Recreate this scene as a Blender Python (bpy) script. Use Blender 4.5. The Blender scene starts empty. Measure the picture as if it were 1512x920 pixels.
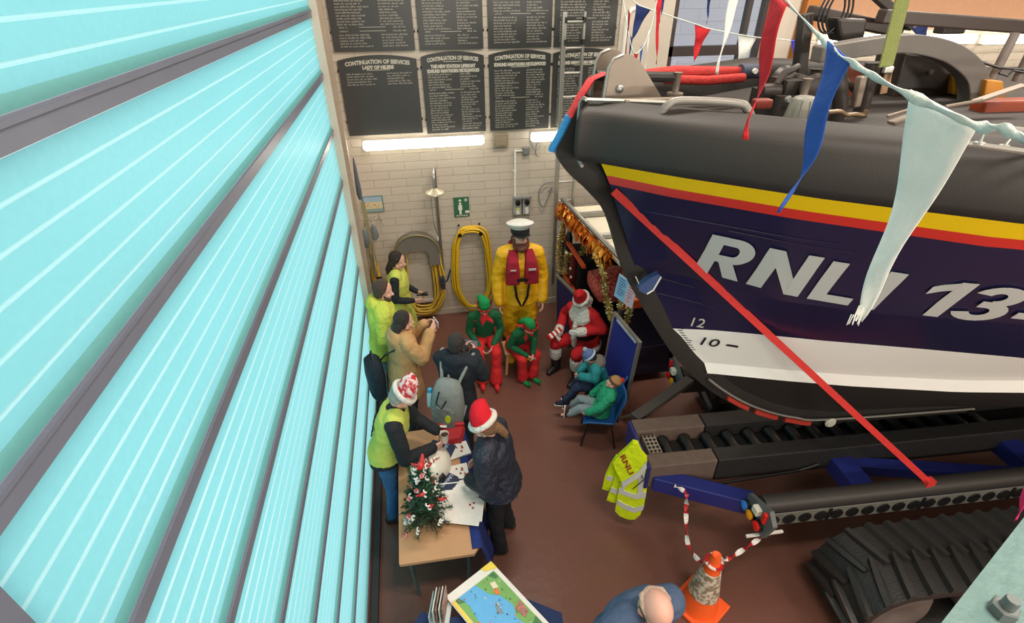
import bpy, bmesh, math, random
from mathutils import Vector, Matrix, Quaternion
from mathutils.bvhtree import BVHTree
random.seed(7)
R = math.radians
sc = bpy.context.scene
COL = sc.collection
V = Vector

# ------------------------------------------------------------------ camera
FPX = 760.0
CAM = V((0, 0, 4.6))
_y, _p, _r = R(10.8), R(32.8), R(-0.15)
fw = V((math.sin(_y) * math.cos(_p), math.cos(_y) * math.cos(_p), -math.sin(_p)))
_rt = V((math.cos(_y), -math.sin(_y), 0)); _up = _rt.cross(fw)
rt = _rt * math.cos(_r) + _up * math.sin(_r)
up = -_rt * math.sin(_r) + _up * math.cos(_r)
cd = bpy.data.cameras.new('camera'); cam = bpy.data.objects.new('camera', cd); COL.objects.link(cam)
cd.sensor_width = 36; cd.lens = FPX / 1512 * 36; cd.clip_start = .05; cd.clip_end = 200
cam.matrix_world = Matrix(((rt.x, up.x, -fw.x, CAM.x), (rt.y, up.y, -fw.y, CAM.y), (rt.z, up.z, -fw.z, CAM.z), (0, 0, 0, 1)))
sc.camera = cam
sc.view_settings.view_transform = 'Standard'
sc.view_settings.look = 'None'
sc.view_settings.gamma = 1
sc.view_settings.use_curve_mapping = False
sc.view_settings.exposure = 0.0

# measured points: a sight line from the photograph met with a known plane of the place
def sight(x, y): return rt * ((x - 756) / FPX) + up * (-(y - 460) / FPX) + fw
def at_z(x, y, z):
    d = sight(x, y); return CAM + d * ((z - CAM.z) / d.z)
def at_y(x, y, Y):
    d = sight(x, y); return CAM + d * (Y / d.y)
# boat frame: s aft along the keel, t to port, z up
_a = R(-4.0)
BO = V((1.8, 3.12, 0)); BU = V((math.cos(_a), math.sin(_a), 0)); BN = V((math.sin(_a), -math.cos(_a), 0))
def B(s, t, z): return BO + BU * s + BN * t + V((0, 0, z))
def at_t(x, y, t):
    d = sight(x, y); k = (t - (CAM - BO).dot(BN)) / d.dot(BN); return CAM + d * k

# ------------------------------------------------------------------ materials
def lin(c): return tuple(((v / 255) / 12.92 if v / 255 <= .04045 else ((v / 255 + .055) / 1.055) ** 2.4) for v in c) + (1,)
MATS = {}
def mat(name, rgb, rough=.6, metal=0., var=.12, scale=18., bump=0., bscale=60., emit=0., trans=0., spec=.5, sheen=0., rgb2=None):
    if name in MATS: return MATS[name]
    m = bpy.data.materials.new(name); m.use_nodes = True
    nt = m.node_tree; b = nt.nodes['Principled BSDF']
    tc = nt.nodes.new('ShaderNodeTexCoord'); no = nt.nodes.new('ShaderNodeTexNoise')
    no.inputs['Scale'].default_value = scale; no.inputs['Detail'].default_value = 4
    nt.links.new(tc.outputs['Object'], no.inputs['Vector'])
    mx = nt.nodes.new('ShaderNodeMix'); mx.data_type = 'RGBA'
    c = lin(rgb)
    if rgb2 is None:
        mx.inputs[6].default_value = tuple(min(1, v * (1 - var)) for v in c[:3]) + (1,)
        mx.inputs[7].default_value = tuple(min(1, v * (1 + var)) for v in c[:3]) + (1,)
        nt.links.new(no.outputs['Fac'], mx.inputs[0])
    else:
        mx.inputs[6].default_value = c; mx.inputs[7].default_value = lin(rgb2)
        rp = nt.nodes.new('ShaderNodeValToRGB'); rp.color_ramp.elements[0].position = .45; rp.color_ramp.elements[1].position = .56
        nt.links.new(no.outputs['Fac'], rp.inputs[0]); nt.links.new(rp.outputs[0], mx.inputs[0])
    nt.links.new(mx.outputs[2], b.inputs['Base Color'])
    b.inputs['Roughness'].default_value = rough; b.inputs['Metallic'].default_value = metal
    b.inputs['Specular IOR Level'].default_value = spec
    if sheen: b.inputs['Sheen Weight'].default_value = sheen
    if trans: b.inputs['Transmission Weight'].default_value = trans
    if emit:
        b.inputs['Emission Color'].default_value = c; b.inputs['Emission Strength'].default_value = emit
    if bump:
        n2 = nt.nodes.new('ShaderNodeTexNoise'); n2.inputs['Scale'].default_value = bscale; n2.inputs['Detail'].default_value = 5
        nt.links.new(tc.outputs['Object'], n2.inputs['Vector'])
        bp = nt.nodes.new('ShaderNodeBump'); bp.inputs['Strength'].default_value = bump; bp.inputs['Distance'].default_value = .035
        nt.links.new(n2.outputs['Fac'], bp.inputs['Height']); nt.links.new(bp.outputs[0], b.inputs['Normal'])
    MATS[name] = m
    return m
def cloth(name, rgb, bump=.55, bscale=14., **k): return mat(name, rgb, rough=.85, bump=bump, bscale=bscale, spec=.25, **k)

# ------------------------------------------------------------------ objects
PINV = {}
def tag(o, label=None, cat=None, group=None, kind=None):
    if label: o['label'] = label
    if cat: o['category'] = cat
    if group: o['group'] = group
    if kind: o['kind'] = kind
    return o
def thing(name, label, cat, loc=(0, 0, 0), rz=0., group=None):
    o = bpy.data.objects.new(name, None); COL.objects.link(o)
    o.empty_display_size = .1
    o.location = loc; o.rotation_euler = (0, 0, rz)
    PINV[o.name] = (Matrix.Translation(V(loc)) @ Matrix.Rotation(rz, 4, 'Z')).inverted()
    return tag(o, label, cat, group)
def link(name, me, parent=None, local=False):
    o = bpy.data.objects.new(name, me); COL.objects.link(o)
    if parent is not None:
        o.parent = parent
        inv = PINV.get(parent.name, Matrix())
        if not local: me.transform(inv)
        PINV[o.name] = inv
    else: PINV[o.name] = Matrix()
    return o
def dup(root, loc=None, rz=None, label=None, group=None):
    r = root.copy(); COL.objects.link(r)
    if loc is not None: r.location = loc
    if rz is not None: r.rotation_euler = (0, 0, rz)
    if label: r['label'] = label
    if group: r['group'] = group
    for ch in list(root.children):
        c = ch.copy(); COL.objects.link(c); c.parent = r
        for g in list(ch.children):
            d = g.copy(); COL.objects.link(d); d.parent = c
    return r

def frame(d, ref=None):
    d = V(d).normalized()
    ref = V(ref) if ref is not None else (V((0, 0, 1)) if abs(d.z) < .9 else V((1, 0, 0)))
    a = d.cross(ref)
    if a.length < 1e-5: a = d.cross(V((0.3, .9, .1)))
    a.normalize(); return a, a.cross(d).normalized()   # lateral, 'up'
class MB:
    def __init__(s): s.v = []; s.f = []; s.m = []
    def add(s, vs, fs, mi=0):
        n = len(s.v); s.v += [V(p) for p in vs]; s.f += [tuple(i + n for i in f) for f in fs]; s.m += [mi] * len(fs); return s
    def box(s, c, size, mi=0, rz=0., M=None):
        x, y, z = [k / 2 for k in size]
        vs = [V((sx * x, sy * y, sz * z)) for sx in (-1, 1) for sy in (-1, 1) for sz in (-1, 1)]
        M = M or Matrix.Rotation(rz, 3, 'Z')
        return s.add([V(c) + M @ p for p in vs], [(0, 1, 3, 2), (4, 6, 7, 5), (0, 4, 5, 1), (2, 3, 7, 6), (0, 2, 6, 4), (1, 5, 7, 3)], mi)
    def hexa(s, p, mi=0):   # 8 points: bottom ring then top ring
        return s.add(p, [(3, 2, 1, 0), (4, 5, 6, 7), (0, 1, 5, 4), (1, 2, 6, 5), (2, 3, 7, 6), (3, 0, 4, 7)], mi)
    def bar(s, p0, p1, w, h, mi=0, ref=None):
        p0, p1 = V(p0), V(p1); a, u = frame(p1 - p0, ref); a *= w / 2; u *= h / 2
        return s.hexa([p0 - a - u, p0 + a - u, p1 + a - u, p1 - a - u, p0 - a + u, p0 + a + u, p1 + a + u, p1 - a + u], mi)
    def rings(s, rr, mi=0, close=True, cap=True):
        n = len(rr[0]); vs = [p for r in rr for p in r]; fs = []
        for i in range(len(rr) - 1):
            for j in range(n if close else n - 1):
                k = (j + 1) % n; fs.append((i * n + j, i * n + k, (i + 1) * n + k, (i + 1) * n + j))
        if cap and close: fs.append(tuple(range(n - 1, -1, -1))); fs.append(tuple((len(rr) - 1) * n + j for j in range(n)))
        return s.add(vs, fs, mi)
    def tube(s, pts, r, seg=8, mi=0, closed=False, cap=True):
        pts = [V(p) for p in pts]; n = len(pts); rr = []; a0 = None
        for i, p in enumerate(pts):
            if closed: d = pts[(i + 1) % n] - pts[i - 1]
            else: d = pts[min(i + 1, n - 1)] - pts[max(i - 1, 0)]
            d.normalize()
            if a0 is None: a0 = frame(d)[0]
            a = a0 - d * a0.dot(d); a.normalize(); a0 = a; u = d.cross(a)
            ri = r[i] if isinstance(r, (list, tuple)) else r
            rr.append([p + a * (ri * math.cos(2 * math.pi * j / seg)) + u * (ri * math.sin(2 * math.pi * j / seg)) for j in range(seg)])
        if closed: rr.append(rr[0]); cap = False
        return s.rings(rr, mi, True, cap)
    def loft(s, secs, seg=16, mi=0, power=2.):   # secs: (centre, lateral vec, forward vec, ra, rb)
        rr = []
        for c, a, b, ra, rb in secs:
            c, a, b = V(c), V(a).normalized(), V(b).normalized(); ring = []
            for j in range(seg):
                t = 2 * math.pi * j / seg; ct, st = math.cos(t), math.sin(t); e = 2 / power
                ring.append(c + a * (ra * math.copysign(abs(ct) ** e, ct)) + b * (rb * math.copysign(abs(st) ** e, st)))
            rr.append(ring)
        return s.rings(rr, mi)
    def ell(s, c, r, M=None, seg=16, rg=10, mi=0):
        M = M or Matrix.Identity(3); c = V(c); vs = [c + M @ V((0, 0, -r[2]))]
        for i in range(1, rg):
            ph = -math.pi / 2 + math.pi * i / rg
            for j in range(seg):
                th = 2 * math.pi * j / seg
                vs.append(c + M @ V((r[0] * math.cos(ph) * math.cos(th), r[1] * math.cos(ph) * math.sin(th), r[2] * math.sin(ph))))
        vs.append(c + M @ V((0, 0, r[2]))); fs = []
        for j in range(seg):
            k = (j + 1) % seg; fs.append((0, 1 + k, 1 + j)); o = 1 + (rg - 2) * seg; fs.append((len(vs) - 1, o + j, o + k))
            for i in range(rg - 2): fs.append((1 + i * seg + j, 1 + i * seg + k, 1 + (i + 1) * seg + k, 1 + (i + 1) * seg + j))
        return s.add(vs, fs, mi)
    def cap(s, p0, p1, r0, r1, seg=12, mi=0, n=3):   # tapered capsule
        p0, p1 = V(p0), V(p1); d = (p1 - p0); L = d.length
        if L < 1e-6: return s.ell(p0, (r0,) * 3)
        d /= L; a, u = frame(d); rr = []
        for i in range(n + 1):
            t = math.pi / 2 * (i / n); rr.append((p0 - d * (r0 * math.cos(t)), max(r0 * math.sin(t), r0 * .08)))
        for i in range(n + 1):
            t = math.pi / 2 * (i / n); rr.append((p1 + d * (r1 * math.sin(t)), max(r1 * math.cos(t), r1 * .08)))
        return s.rings([[c + a * (q * math.cos(2 * math.pi * j / seg)) + u * (q * math.sin(2 * math.pi * j / seg)) for j in range(seg)] for c, q in rr], mi)
    def chain(s, pts, rad, seg=12, mi=0):
        for i in range(len(pts) - 1): s.cap(pts[i], pts[i + 1], rad[i], rad[i + 1], seg, mi)
        return s
    def lathe(s, prof, c, seg=24, mi=0, ax=(0, 0, 1), cap=True):   # prof: (r, h)
        a, u = frame(ax); d = V(ax).normalized(); c = V(c)
        return s.rings([[c + d * h + a * (r * math.cos(2 * math.pi * j / seg)) + u * (r * math.sin(2 * math.pi * j / seg)) for j in range(seg)] for r, h in prof], mi, True, cap)
    def prism(s, poly, o, ax, ay, n, th, mi=0, mside=None):   # poly in the (ax, ay) plane, thickness th along n
        o, ax, ay, n = V(o), V(ax), V(ay), V(n).normalized(); k = len(poly)
        fr = [o + ax * p[0] + ay * p[1] for p in poly]; vs = fr + [q + n * th for q in fr]
        s.add(vs, [tuple(range(k - 1, -1, -1)), tuple(range(k, 2 * k))], mi)
        return s.add(vs, [(i, (i + 1) % k, k + (i + 1) % k, k + i) for i in range(k)], mi if mside is None else mside)
    def grid(s, fn, nu, nv, mi=0):
        vs = [fn(i / nu, j / nv) for i in range(nu + 1) for j in range(nv + 1)]
        return s.add(vs, [(i * (nv + 1) + j, (i + 1) * (nv + 1) + j, (i + 1) * (nv + 1) + j + 1, i * (nv + 1) + j + 1) for i in range(nu) for j in range(nv)], mi)
    def mesh(s, name, mats, smooth=False):
        me = bpy.data.meshes.new(name); me.from_pydata([tuple(p) for p in s.v], [], s.f)
        for m in (mats if isinstance(mats, (list, tuple)) else [mats]): me.materials.append(m)
        me.polygons.foreach_set('material_index', s.m)
        bm = bmesh.new(); bm.from_mesh(me); bmesh.ops.recalc_face_normals(bm, faces=bm.faces); bm.to_mesh(me); bm.free()
        if smooth:
            me.polygons.foreach_set('use_smooth', [True] * len(me.polygons))
            if smooth != 'all': me.set_sharp_from_angle(angle=R(40))
        me.update(); return me
    def build(s, name, mats, parent=None, smooth=False, local=False, bevel=0., solid=0., label=None):
        o = link(name, s.mesh(name, mats, smooth), parent, local)
        if solid:
            k = o.modifiers.new('thickness', 'SOLIDIFY'); k.thickness = solid; k.offset = 0
        if bevel:
            k = o.modifiers.new('bevel', 'BEVEL'); k.width = bevel; k.segments = 2; k.limit_method = 'ANGLE'
        if label: o['label'] = label
        return o
    def blob(s, name, m, parent=None, voxel=.01, smooth=4, local=False, label=None):   # melt overlapping solids into one continuous skin
        me = s.mesh('tmp', m); t = bpy.data.objects.new('tmp', me); COL.objects.link(t)
        k = t.modifiers.new('r', 'REMESH'); k.mode = 'VOXEL'; k.voxel_size = voxel; k.use_smooth_shade = True
        if smooth:
            k = t.modifiers.new('s', 'SMOOTH'); k.factor = .5; k.iterations = smooth
        dg = bpy.context.evaluated_depsgraph_get(); dg.update()
        out = bpy.data.meshes.new_from_object(t.evaluated_get(dg)); out.name = name
        bpy.data.objects.remove(t); bpy.data.meshes.remove(me)
        out.materials.clear(); out.materials.append(m); out.polygons.foreach_set('use_smooth', [True] * len(out.polygons))
        o = link(name, out, parent, local)
        if label: o['label'] = label
        return o

def text_geo(body, size=1., bold=0., shear=0., align='LEFT', space=1.):
    cu = bpy.data.curves.new('t', 'FONT'); cu.body = body; cu.size = size; cu.offset = bold; cu.shear = shear
    cu.align_x = align; cu.space_character = space; cu.resolution_u = 3
    t = bpy.data.objects.new('t', cu); COL.objects.link(t)
    dg = bpy.context.evaluated_depsgraph_get(); dg.update()
    me = bpy.data.meshes.new_from_object(t.evaluated_get(dg))
    vs = [tuple(v.co) for v in me.vertices]; fs = [tuple(p.vertices) for p in me.polygons]
    bpy.data.objects.remove(t); bpy.data.curves.remove(cu); bpy.data.meshes.remove(me)
    return vs, fs
def put_text(mb, body, o, ax, ay, size, mi=0, lift=.003, fit=None, height=None, **k):
    vs, fs = text_geo(body, size, **k)
    if not vs: return mb
    o, ax, ay = V(o), V(ax).normalized(), V(ay).normalized(); n = ax.cross(ay)
    kx = 1.
    if fit:
        w = max(v[0] for v in vs) - min(v[0] for v in vs); kx = fit / w
    return mb.add([o + ax * (v[0] * kx) + ay * v[1] + n * lift for v in vs], fs, mi)
def lerp(a, b, t): return a + (b - a) * t
def interp(pts, x):
    if x <= pts[0][0]: return pts[0][1]
    for (a, p), (b, q) in zip(pts, pts[1:]):
        if x <= b: return p + (q - p) * (x - a) / (b - a)
    return pts[-1][1]
def curve(pts, n=8):   # Catmull-Rom through points
    P = [V(p) for p in pts]; P = [P[0] * 2 - P[1]] + P + [P[-1] * 2 - P[-2]]; out = []
    for i in range(1, len(P) - 2):
        for k in range(n):
            t = k / n; a, b, c, d = P[i - 1:i + 3]
            out.append(.5 * ((2 * b) + (c - a) * t + (2 * a - 5 * b + 4 * c - d) * t * t + (3 * b - a - 3 * c + d) * t ** 3))
    out.append(P[-2]); return out
# ================================================================== SETTING
YW = 7.17; XL = -0.80; ZC = 7.2; XR = 15.0; YB = -3.2
def structure(name, mb, m, parent=None, **k):
    o = mb.build(name, m, parent, **k)
    if parent is None: o['kind'] = 'structure'
    return o
# painted block wall
def block_mat(name, rgb, bw=.44, bh=.114):
    m = mat(name, rgb, rough=.55, var=.05, scale=3)
    nt = m.node_tree; b = nt.nodes['Principled BSDF']
    tc = nt.nodes.new('ShaderNodeTexCoord'); sp = nt.nodes.new('ShaderNodeSeparateXYZ'); ad = nt.nodes.new('ShaderNodeMath'); cb = nt.nodes.new('ShaderNodeCombineXYZ')
    nt.links.new(tc.outputs['Object'], sp.inputs[0]); nt.links.new(sp.outputs[0], ad.inputs[0]); nt.links.new(sp.outputs[1], ad.inputs[1])
    nt.links.new(ad.outputs[0], cb.inputs[0]); nt.links.new(sp.outputs[2], cb.inputs[1])
    br = nt.nodes.new('ShaderNodeTexBrick'); br.inputs['Scale'].default_value = 1; br.inputs['Mortar Size'].default_value = .006
    br.inputs['Mortar Smooth'].default_value = .6; br.inputs['Brick Width'].default_value = bw; br.inputs['Row Height'].default_value = bh
    br.inputs['Color1'].default_value = br.inputs['Color2'].default_value = (1, 1, 1, 1); br.inputs['Mortar'].default_value = (0, 0, 0, 1)
    nt.links.new(cb.outputs[0], br.inputs['Vector'])
    bp = nt.nodes.new('ShaderNodeBump'); bp.inputs['Strength'].default_value = .8; bp.inputs['Distance'].default_value = .012
    n2 = nt.nodes.new('ShaderNodeTexNoise'); n2.inputs['Scale'].default_value = 45; nt.links.new(tc.outputs['Object'], n2.inputs['Vector'])
    m2 = nt.nodes.new('ShaderNodeMath'); m2.operation = 'MULTIPLY_ADD'; m2.inputs[1].default_value = .1
    nt.links.new(n2.outputs['Fac'], m2.inputs[0]); nt.links.new(br.outputs['Color'], m2.inputs[2])
    nt.links.new(m2.outputs[0], bp.inputs['Height']); nt.links.new(bp.outputs[0], b.inputs['Normal'])
    return m
M_wall = block_mat('painted_block', (192, 182, 168))
M_outer = block_mat('grey_block_outside', (240, 236, 246), .8, .24)
M_plain = mat('cream_plaster', (196, 186, 172), .7, var=.04, scale=4)
M_floor = mat('red_floor_paint', (110, 73, 63), .33, var=.14, scale=2.2, bump=.10, bscale=9, spec=.5)
M_ceil = mat('ceiling_boards', (196, 176, 158), .8)
M_white = mat('white_paint', (226, 224, 218), .45, var=.04)
M_steel = mat('brushed_steel', (160, 160, 158), .35, .85, var=.1)
M_alu = mat('aluminium', (178, 178, 172), .38, .75, var=.1)
M_dark = mat('black_rubber', (34, 33, 33), .55, var=.2, bump=.15)
M_grey = mat('grey_plastic', (120, 122, 124), .5)
M_railgrey = mat('door_rail_grey', (110, 116, 132), .4, .2, var=.1, scale=6)
M_black = mat('black_paint', (20, 20, 21), .4)
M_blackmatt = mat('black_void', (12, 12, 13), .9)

structure('floor', MB().box((XR / 2 - .4, 2, -.06), (XR + 1.2, 10.6, .12)), M_floor)
structure('ceiling', MB().box((XR / 2 - .4, 2, ZC + .06), (XR + 1.2, 10.8, .12)), M_ceil)
wx0, wx1, wz0, wz1 = 3.52, 4.86, 3.30, 5.2
w = MB()
w.box(((XL - .3 + wx0) / 2, YW + .1, ZC / 2), (wx0 - XL + .3, .2, ZC)); w.box(((wx1 + XR) / 2, YW + .1, ZC / 2), (XR - wx1, .2, ZC))
w.box(((wx0 + wx1) / 2, YW + .1, wz0 / 2), (wx1 - wx0, .2, wz0)); w.box(((wx0 + wx1) / 2, YW + .1, (ZC + wz1) / 2), (wx1 - wx0, .2, ZC - wz1))
structure('wall_back', w, M_wall)
w = MB(); w.box((XL - .15, 6.5, ZC / 2), (.2, 1.35, ZC)); w.box((XL - .15, 2, 6.35), (.2, 10.4, 1.7)); w.box((XL - .25, (YB + .36) / 2, ZC / 2), (.2, .36 - YB, ZC))
structure('wall_left', w, M_plain)
structure('wall_right', MB().box((XR + .1, 2, ZC / 2), (.2, 10.6, ZC)), M_wall)
structure('wall_behind', MB().box((XR / 2 - .4, YB - .1, ZC / 2), (XR + 1.2, .2, ZC)), M_plain)
# plain plastered piers that stand a little proud of the back wall beside the window, and the timber post beyond
structure('trim_1', MB().box((3.14, YW - .02, 3.6), (.72, .04, 7.2)), M_plain)
structure('trim_2', MB().box((5.08, YW - .02, 3.6), (.42, .04, 7.2)), M_plain)
structure('trim_3', MB().box((5.44, YW - .06, 3.6), (.2, .12, 7.2)), mat('orange_timber', (176, 112, 52), .6, var=.2, scale=9))
structure('trim_4', MB().box((10.1, YW - .012, 4.75), (9.0, .024, 1.5)), mat('tan_boarding', (176, 134, 104), .7, var=.1))
structure('trim_5', MB().tube([(2.86, YW - .05, 2.2), (2.86, YW - .05, 4.2), (2.9, YW - .05, 4.28), (3.0, YW - .02, 4.3)], .03, 10), M_white, smooth=True)
structure('baseboard_back', MB().box((1.0, YW - .008, .05), (3.6, .016, .1)), M_plain)
# window: dark frame, transom, panes; a grey block wall and bright sky stand outside
wn = thing('window_1', None, None, ((wx0 + wx1) / 2, YW + .05, wz0)); wn['kind'] = 'structure'
M_frame = mat('dark_window_frame', (62, 54, 54), .5)
f = MB()
for x in (wx0 + .03, 4.60, wx1 - .02): f.box((x, YW + .06, (wz0 + wz1) / 2), (.06, .1, wz1 - wz0))
f.box(((wx0 + 4.6) / 2, YW + .06, 3.78), (4.6 - wx0, .1, .12)); f.box(((wx0 + wx1) / 2, YW + .06, wz0 + .03), (wx1 - wx0, .1, .06)); f.box(((wx0 + wx1) / 2, YW + .06, wz1 - .03), (wx1 - wx0, .1, .06))
f.build('window_frame', M_frame, wn)
g = bpy.data.materials.new('window_glass'); g.use_nodes = True
_b = g.node_tree.nodes['Principled BSDF']; _b.inputs['Transmission Weight'].default_value = 1; _b.inputs['Roughness'].default_value = 0; _b.inputs['IOR'].default_value = 1.02
MB().box((4.06, YW + .06, (wz0 + wz1) / 2), (1.02, .006, wz1 - wz0 - .12)).build('pane', g, wn)
MB().box((4.73, YW + .06, (wz0 + wz1) / 2), (.2, .006, wz1 - wz0 - .12)).build('pane', g, wn)
ow = MB().box((5.6, YW + 4.6, 3.2), (6.4, .2, 6.4)); structure('wall_outside', ow, M_outer)
structure('trim_6', MB().box((5.2, YW + 3.6, 1.75), (.08, .08, 3.5)).box((6.0, YW + 3.8, 1.6), (.9, .1, 3.2)), M_outer)

# ------------------------------------------------------------------ big sectional door of translucent panels (daylight comes through it)
def glazing(name, rgb):
    m = bpy.data.materials.new(name); m.use_nodes = True; nt = m.node_tree; nt.nodes.clear()
    out = nt.nodes.new('ShaderNodeOutputMaterial'); tr = nt.nodes.new('ShaderNodeBsdfTranslucent'); gl = nt.nodes.new('ShaderNodeBsdfGlossy'); mx = nt.nodes.new('ShaderNodeMixShader')
    tc = nt.nodes.new('ShaderNodeTexCoord'); n1 = nt.nodes.new('ShaderNodeTexNoise'); n2 = nt.nodes.new('ShaderNodeTexNoise')
    n1.inputs['Scale'].default_value = 1.3; n2.inputs['Scale'].default_value = 42; n2.inputs['Detail'].default_value = 3
    for n in (n1, n2): nt.links.new(tc.outputs['Object'], n.inputs['Vector'])
    c = lin(rgb); mc = nt.nodes.new('ShaderNodeMix'); mc.data_type = 'RGBA'
    ad = nt.nodes.new('ShaderNodeMath'); ad.operation = 'MULTIPLY_ADD'; ad.inputs[1].default_value = .55
    a2 = nt.nodes.new('ShaderNodeMath'); a2.operation = 'MULTIPLY'; a2.inputs[1].default_value = .45
    nt.links.new(n1.outputs['Fac'], a2.inputs[0]); nt.links.new(n2.outputs['Fac'], ad.inputs[0]); nt.links.new(a2.outputs[0], ad.inputs[2])
    mc.inputs[6].default_value = tuple(v * .90 for v in c[:3]) + (1,); mc.inputs[7].default_value = tuple(min(1, v * 1.10) for v in c[:3]) + (1,)
    nt.links.new(ad.outputs[0], mc.inputs[0]); nt.links.new(mc.outputs[2], tr.inputs['Color'])
    bp = nt.nodes.new('ShaderNodeBump'); bp.inputs['Strength'].default_value = .35; bp.inputs['Distance'].default_value = .004
    nt.links.new(n2.outputs['Fac'], bp.inputs['Height']); nt.links.new(bp.outputs[0], gl.inputs['Normal'])
    gl.inputs['Roughness'].default_value = .35; mx.inputs[0].default_value = .06
    nt.links.new(tr.outputs[0], mx.inputs[1]); nt.links.new(gl.outputs[0], mx.inputs[2]); nt.links.new(mx.outputs[0], out.inputs[0])
    return m
M_pane = glazing('turquoise_translucent_sheet', (160, 232, 230))
M_rib = glazing('translucent_rib', (206, 252, 252))
M_lip = glazing('translucent_sheet_lip', (150, 222, 204))
DY0, DY1 = .655, 5.76
ZB = [.06 + .5355 * i for i in range(11)]
door = thing('door_1', None, None, (XL, (DY0 + DY1) / 2, 0)); door['kind'] = 'structure'
for i in range(10):
    z0, z1 = ZB[i] + .035, ZB[i + 1] - .035
    prof = [(XL + .012, z1), (XL, z1 - .004)]; mi = [2]
    nr = 5
    for k in range(1, nr + 1):
        z = z1 - (z1 - z0) * k / (nr + 1) ; prof += [(XL, z + .0055), (XL + .0035, z + .0035), (XL + .0035, z - .0035), (XL, z - .0055)]; mi += [0, 1, 1, 1]
    prof += [(XL, z0 + .03), (XL + .012, z0)]; mi += [0, 2]
    p = MB()
    for (a, b), q in zip(zip(prof, prof[1:]), mi):
        p.add([V((a[0], DY0, a[1])), V((a[0], DY1, a[1])), V((b[0], DY1, b[1])), V((b[0], DY0, b[1]))], [(0, 1, 2, 3)], q)
    p.build('door_panel', [M_pane, M_rib, M_lip], door)
for i in range(11):
    MB().box((XL - .016, (DY0 + DY1) / 2, ZB[i]), (.06, DY1 - DY0, .066)).box((XL + .017, (DY0 + DY1) / 2, ZB[i] + .02), (.006, DY1 - DY0, .012)).build('door_rail', M_railgrey, door)
MB().box((XL - .02, DY0 - .17, 2.7), (.07, .34, 5.4)).build('door_post', M_railgrey, door)
MB().box((XL + .02, DY1 + .02, 2.7), (.10, .05, 5.4)).build('door_post', M_plain, door)
MB().box((XL + .07, (DY0 + DY1) / 2, .03), (.06, DY1 - DY0, .06)).build('rubber_seal', M_dark, door)
structure('door_2', MB().box((XL + .06, 6.02, 2.7), (.07, .09, 5.4)).box((XL + .04, 6.3, 2.7), (.035, .05, 5.4)).box((XL + .02, 5.9, 2.7), (.03, .03, 5.4)), mat('door_track_beige', (172, 158, 142), .5, .2))

# ------------------------------------------------------------------ wall lamps (their tubes are the light by the wall)
def lamp(x0, x1, z, label, strength=9):
    t = thing('wall_light', label, 'light', ((x0 + x1) / 2, YW, z), 0, 'fluorescent wall lights')
    L = x1 - x0
    MB().box(((x0 + x1) / 2, YW - .025, z), (L, .05, .12)).build('housing', M_white, t, bevel=.008)
    secs = [((x, YW - .075, z), (0, 1, 0), (0, 0, 1), ra, rb) for x, ra, rb in ((x0, .03, .04), (x0 + .03, .05, .062), (x1 - .03, .05, .062), (x1, .03, .04))]
    MB().loft(secs, 14).build('diffuser', mat('lit_tube_diffuser', (255, 246, 226), .4, emit=strength, var=.01), t, smooth=True)
    return t
lamp(-.63, .97, 2.77, 'long lit fluorescent light below the two leftmost honours boards')
lamp(1.63, 3.2, 2.77, 'lit fluorescent light on the wall partly behind the ladder')
lamp(5.72, 7.2, 3.88, 'distant lit wall light just left of the grey ring above the lifeboat', 5)
lamp(7.35, 8.3, 3.86, 'distant lit wall light seen behind the grey ring above the lifeboat', 5)
lamp(8.45, 10.0, 3.84, 'distant lit wall light at the far right above the lifeboat', 5)

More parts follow.
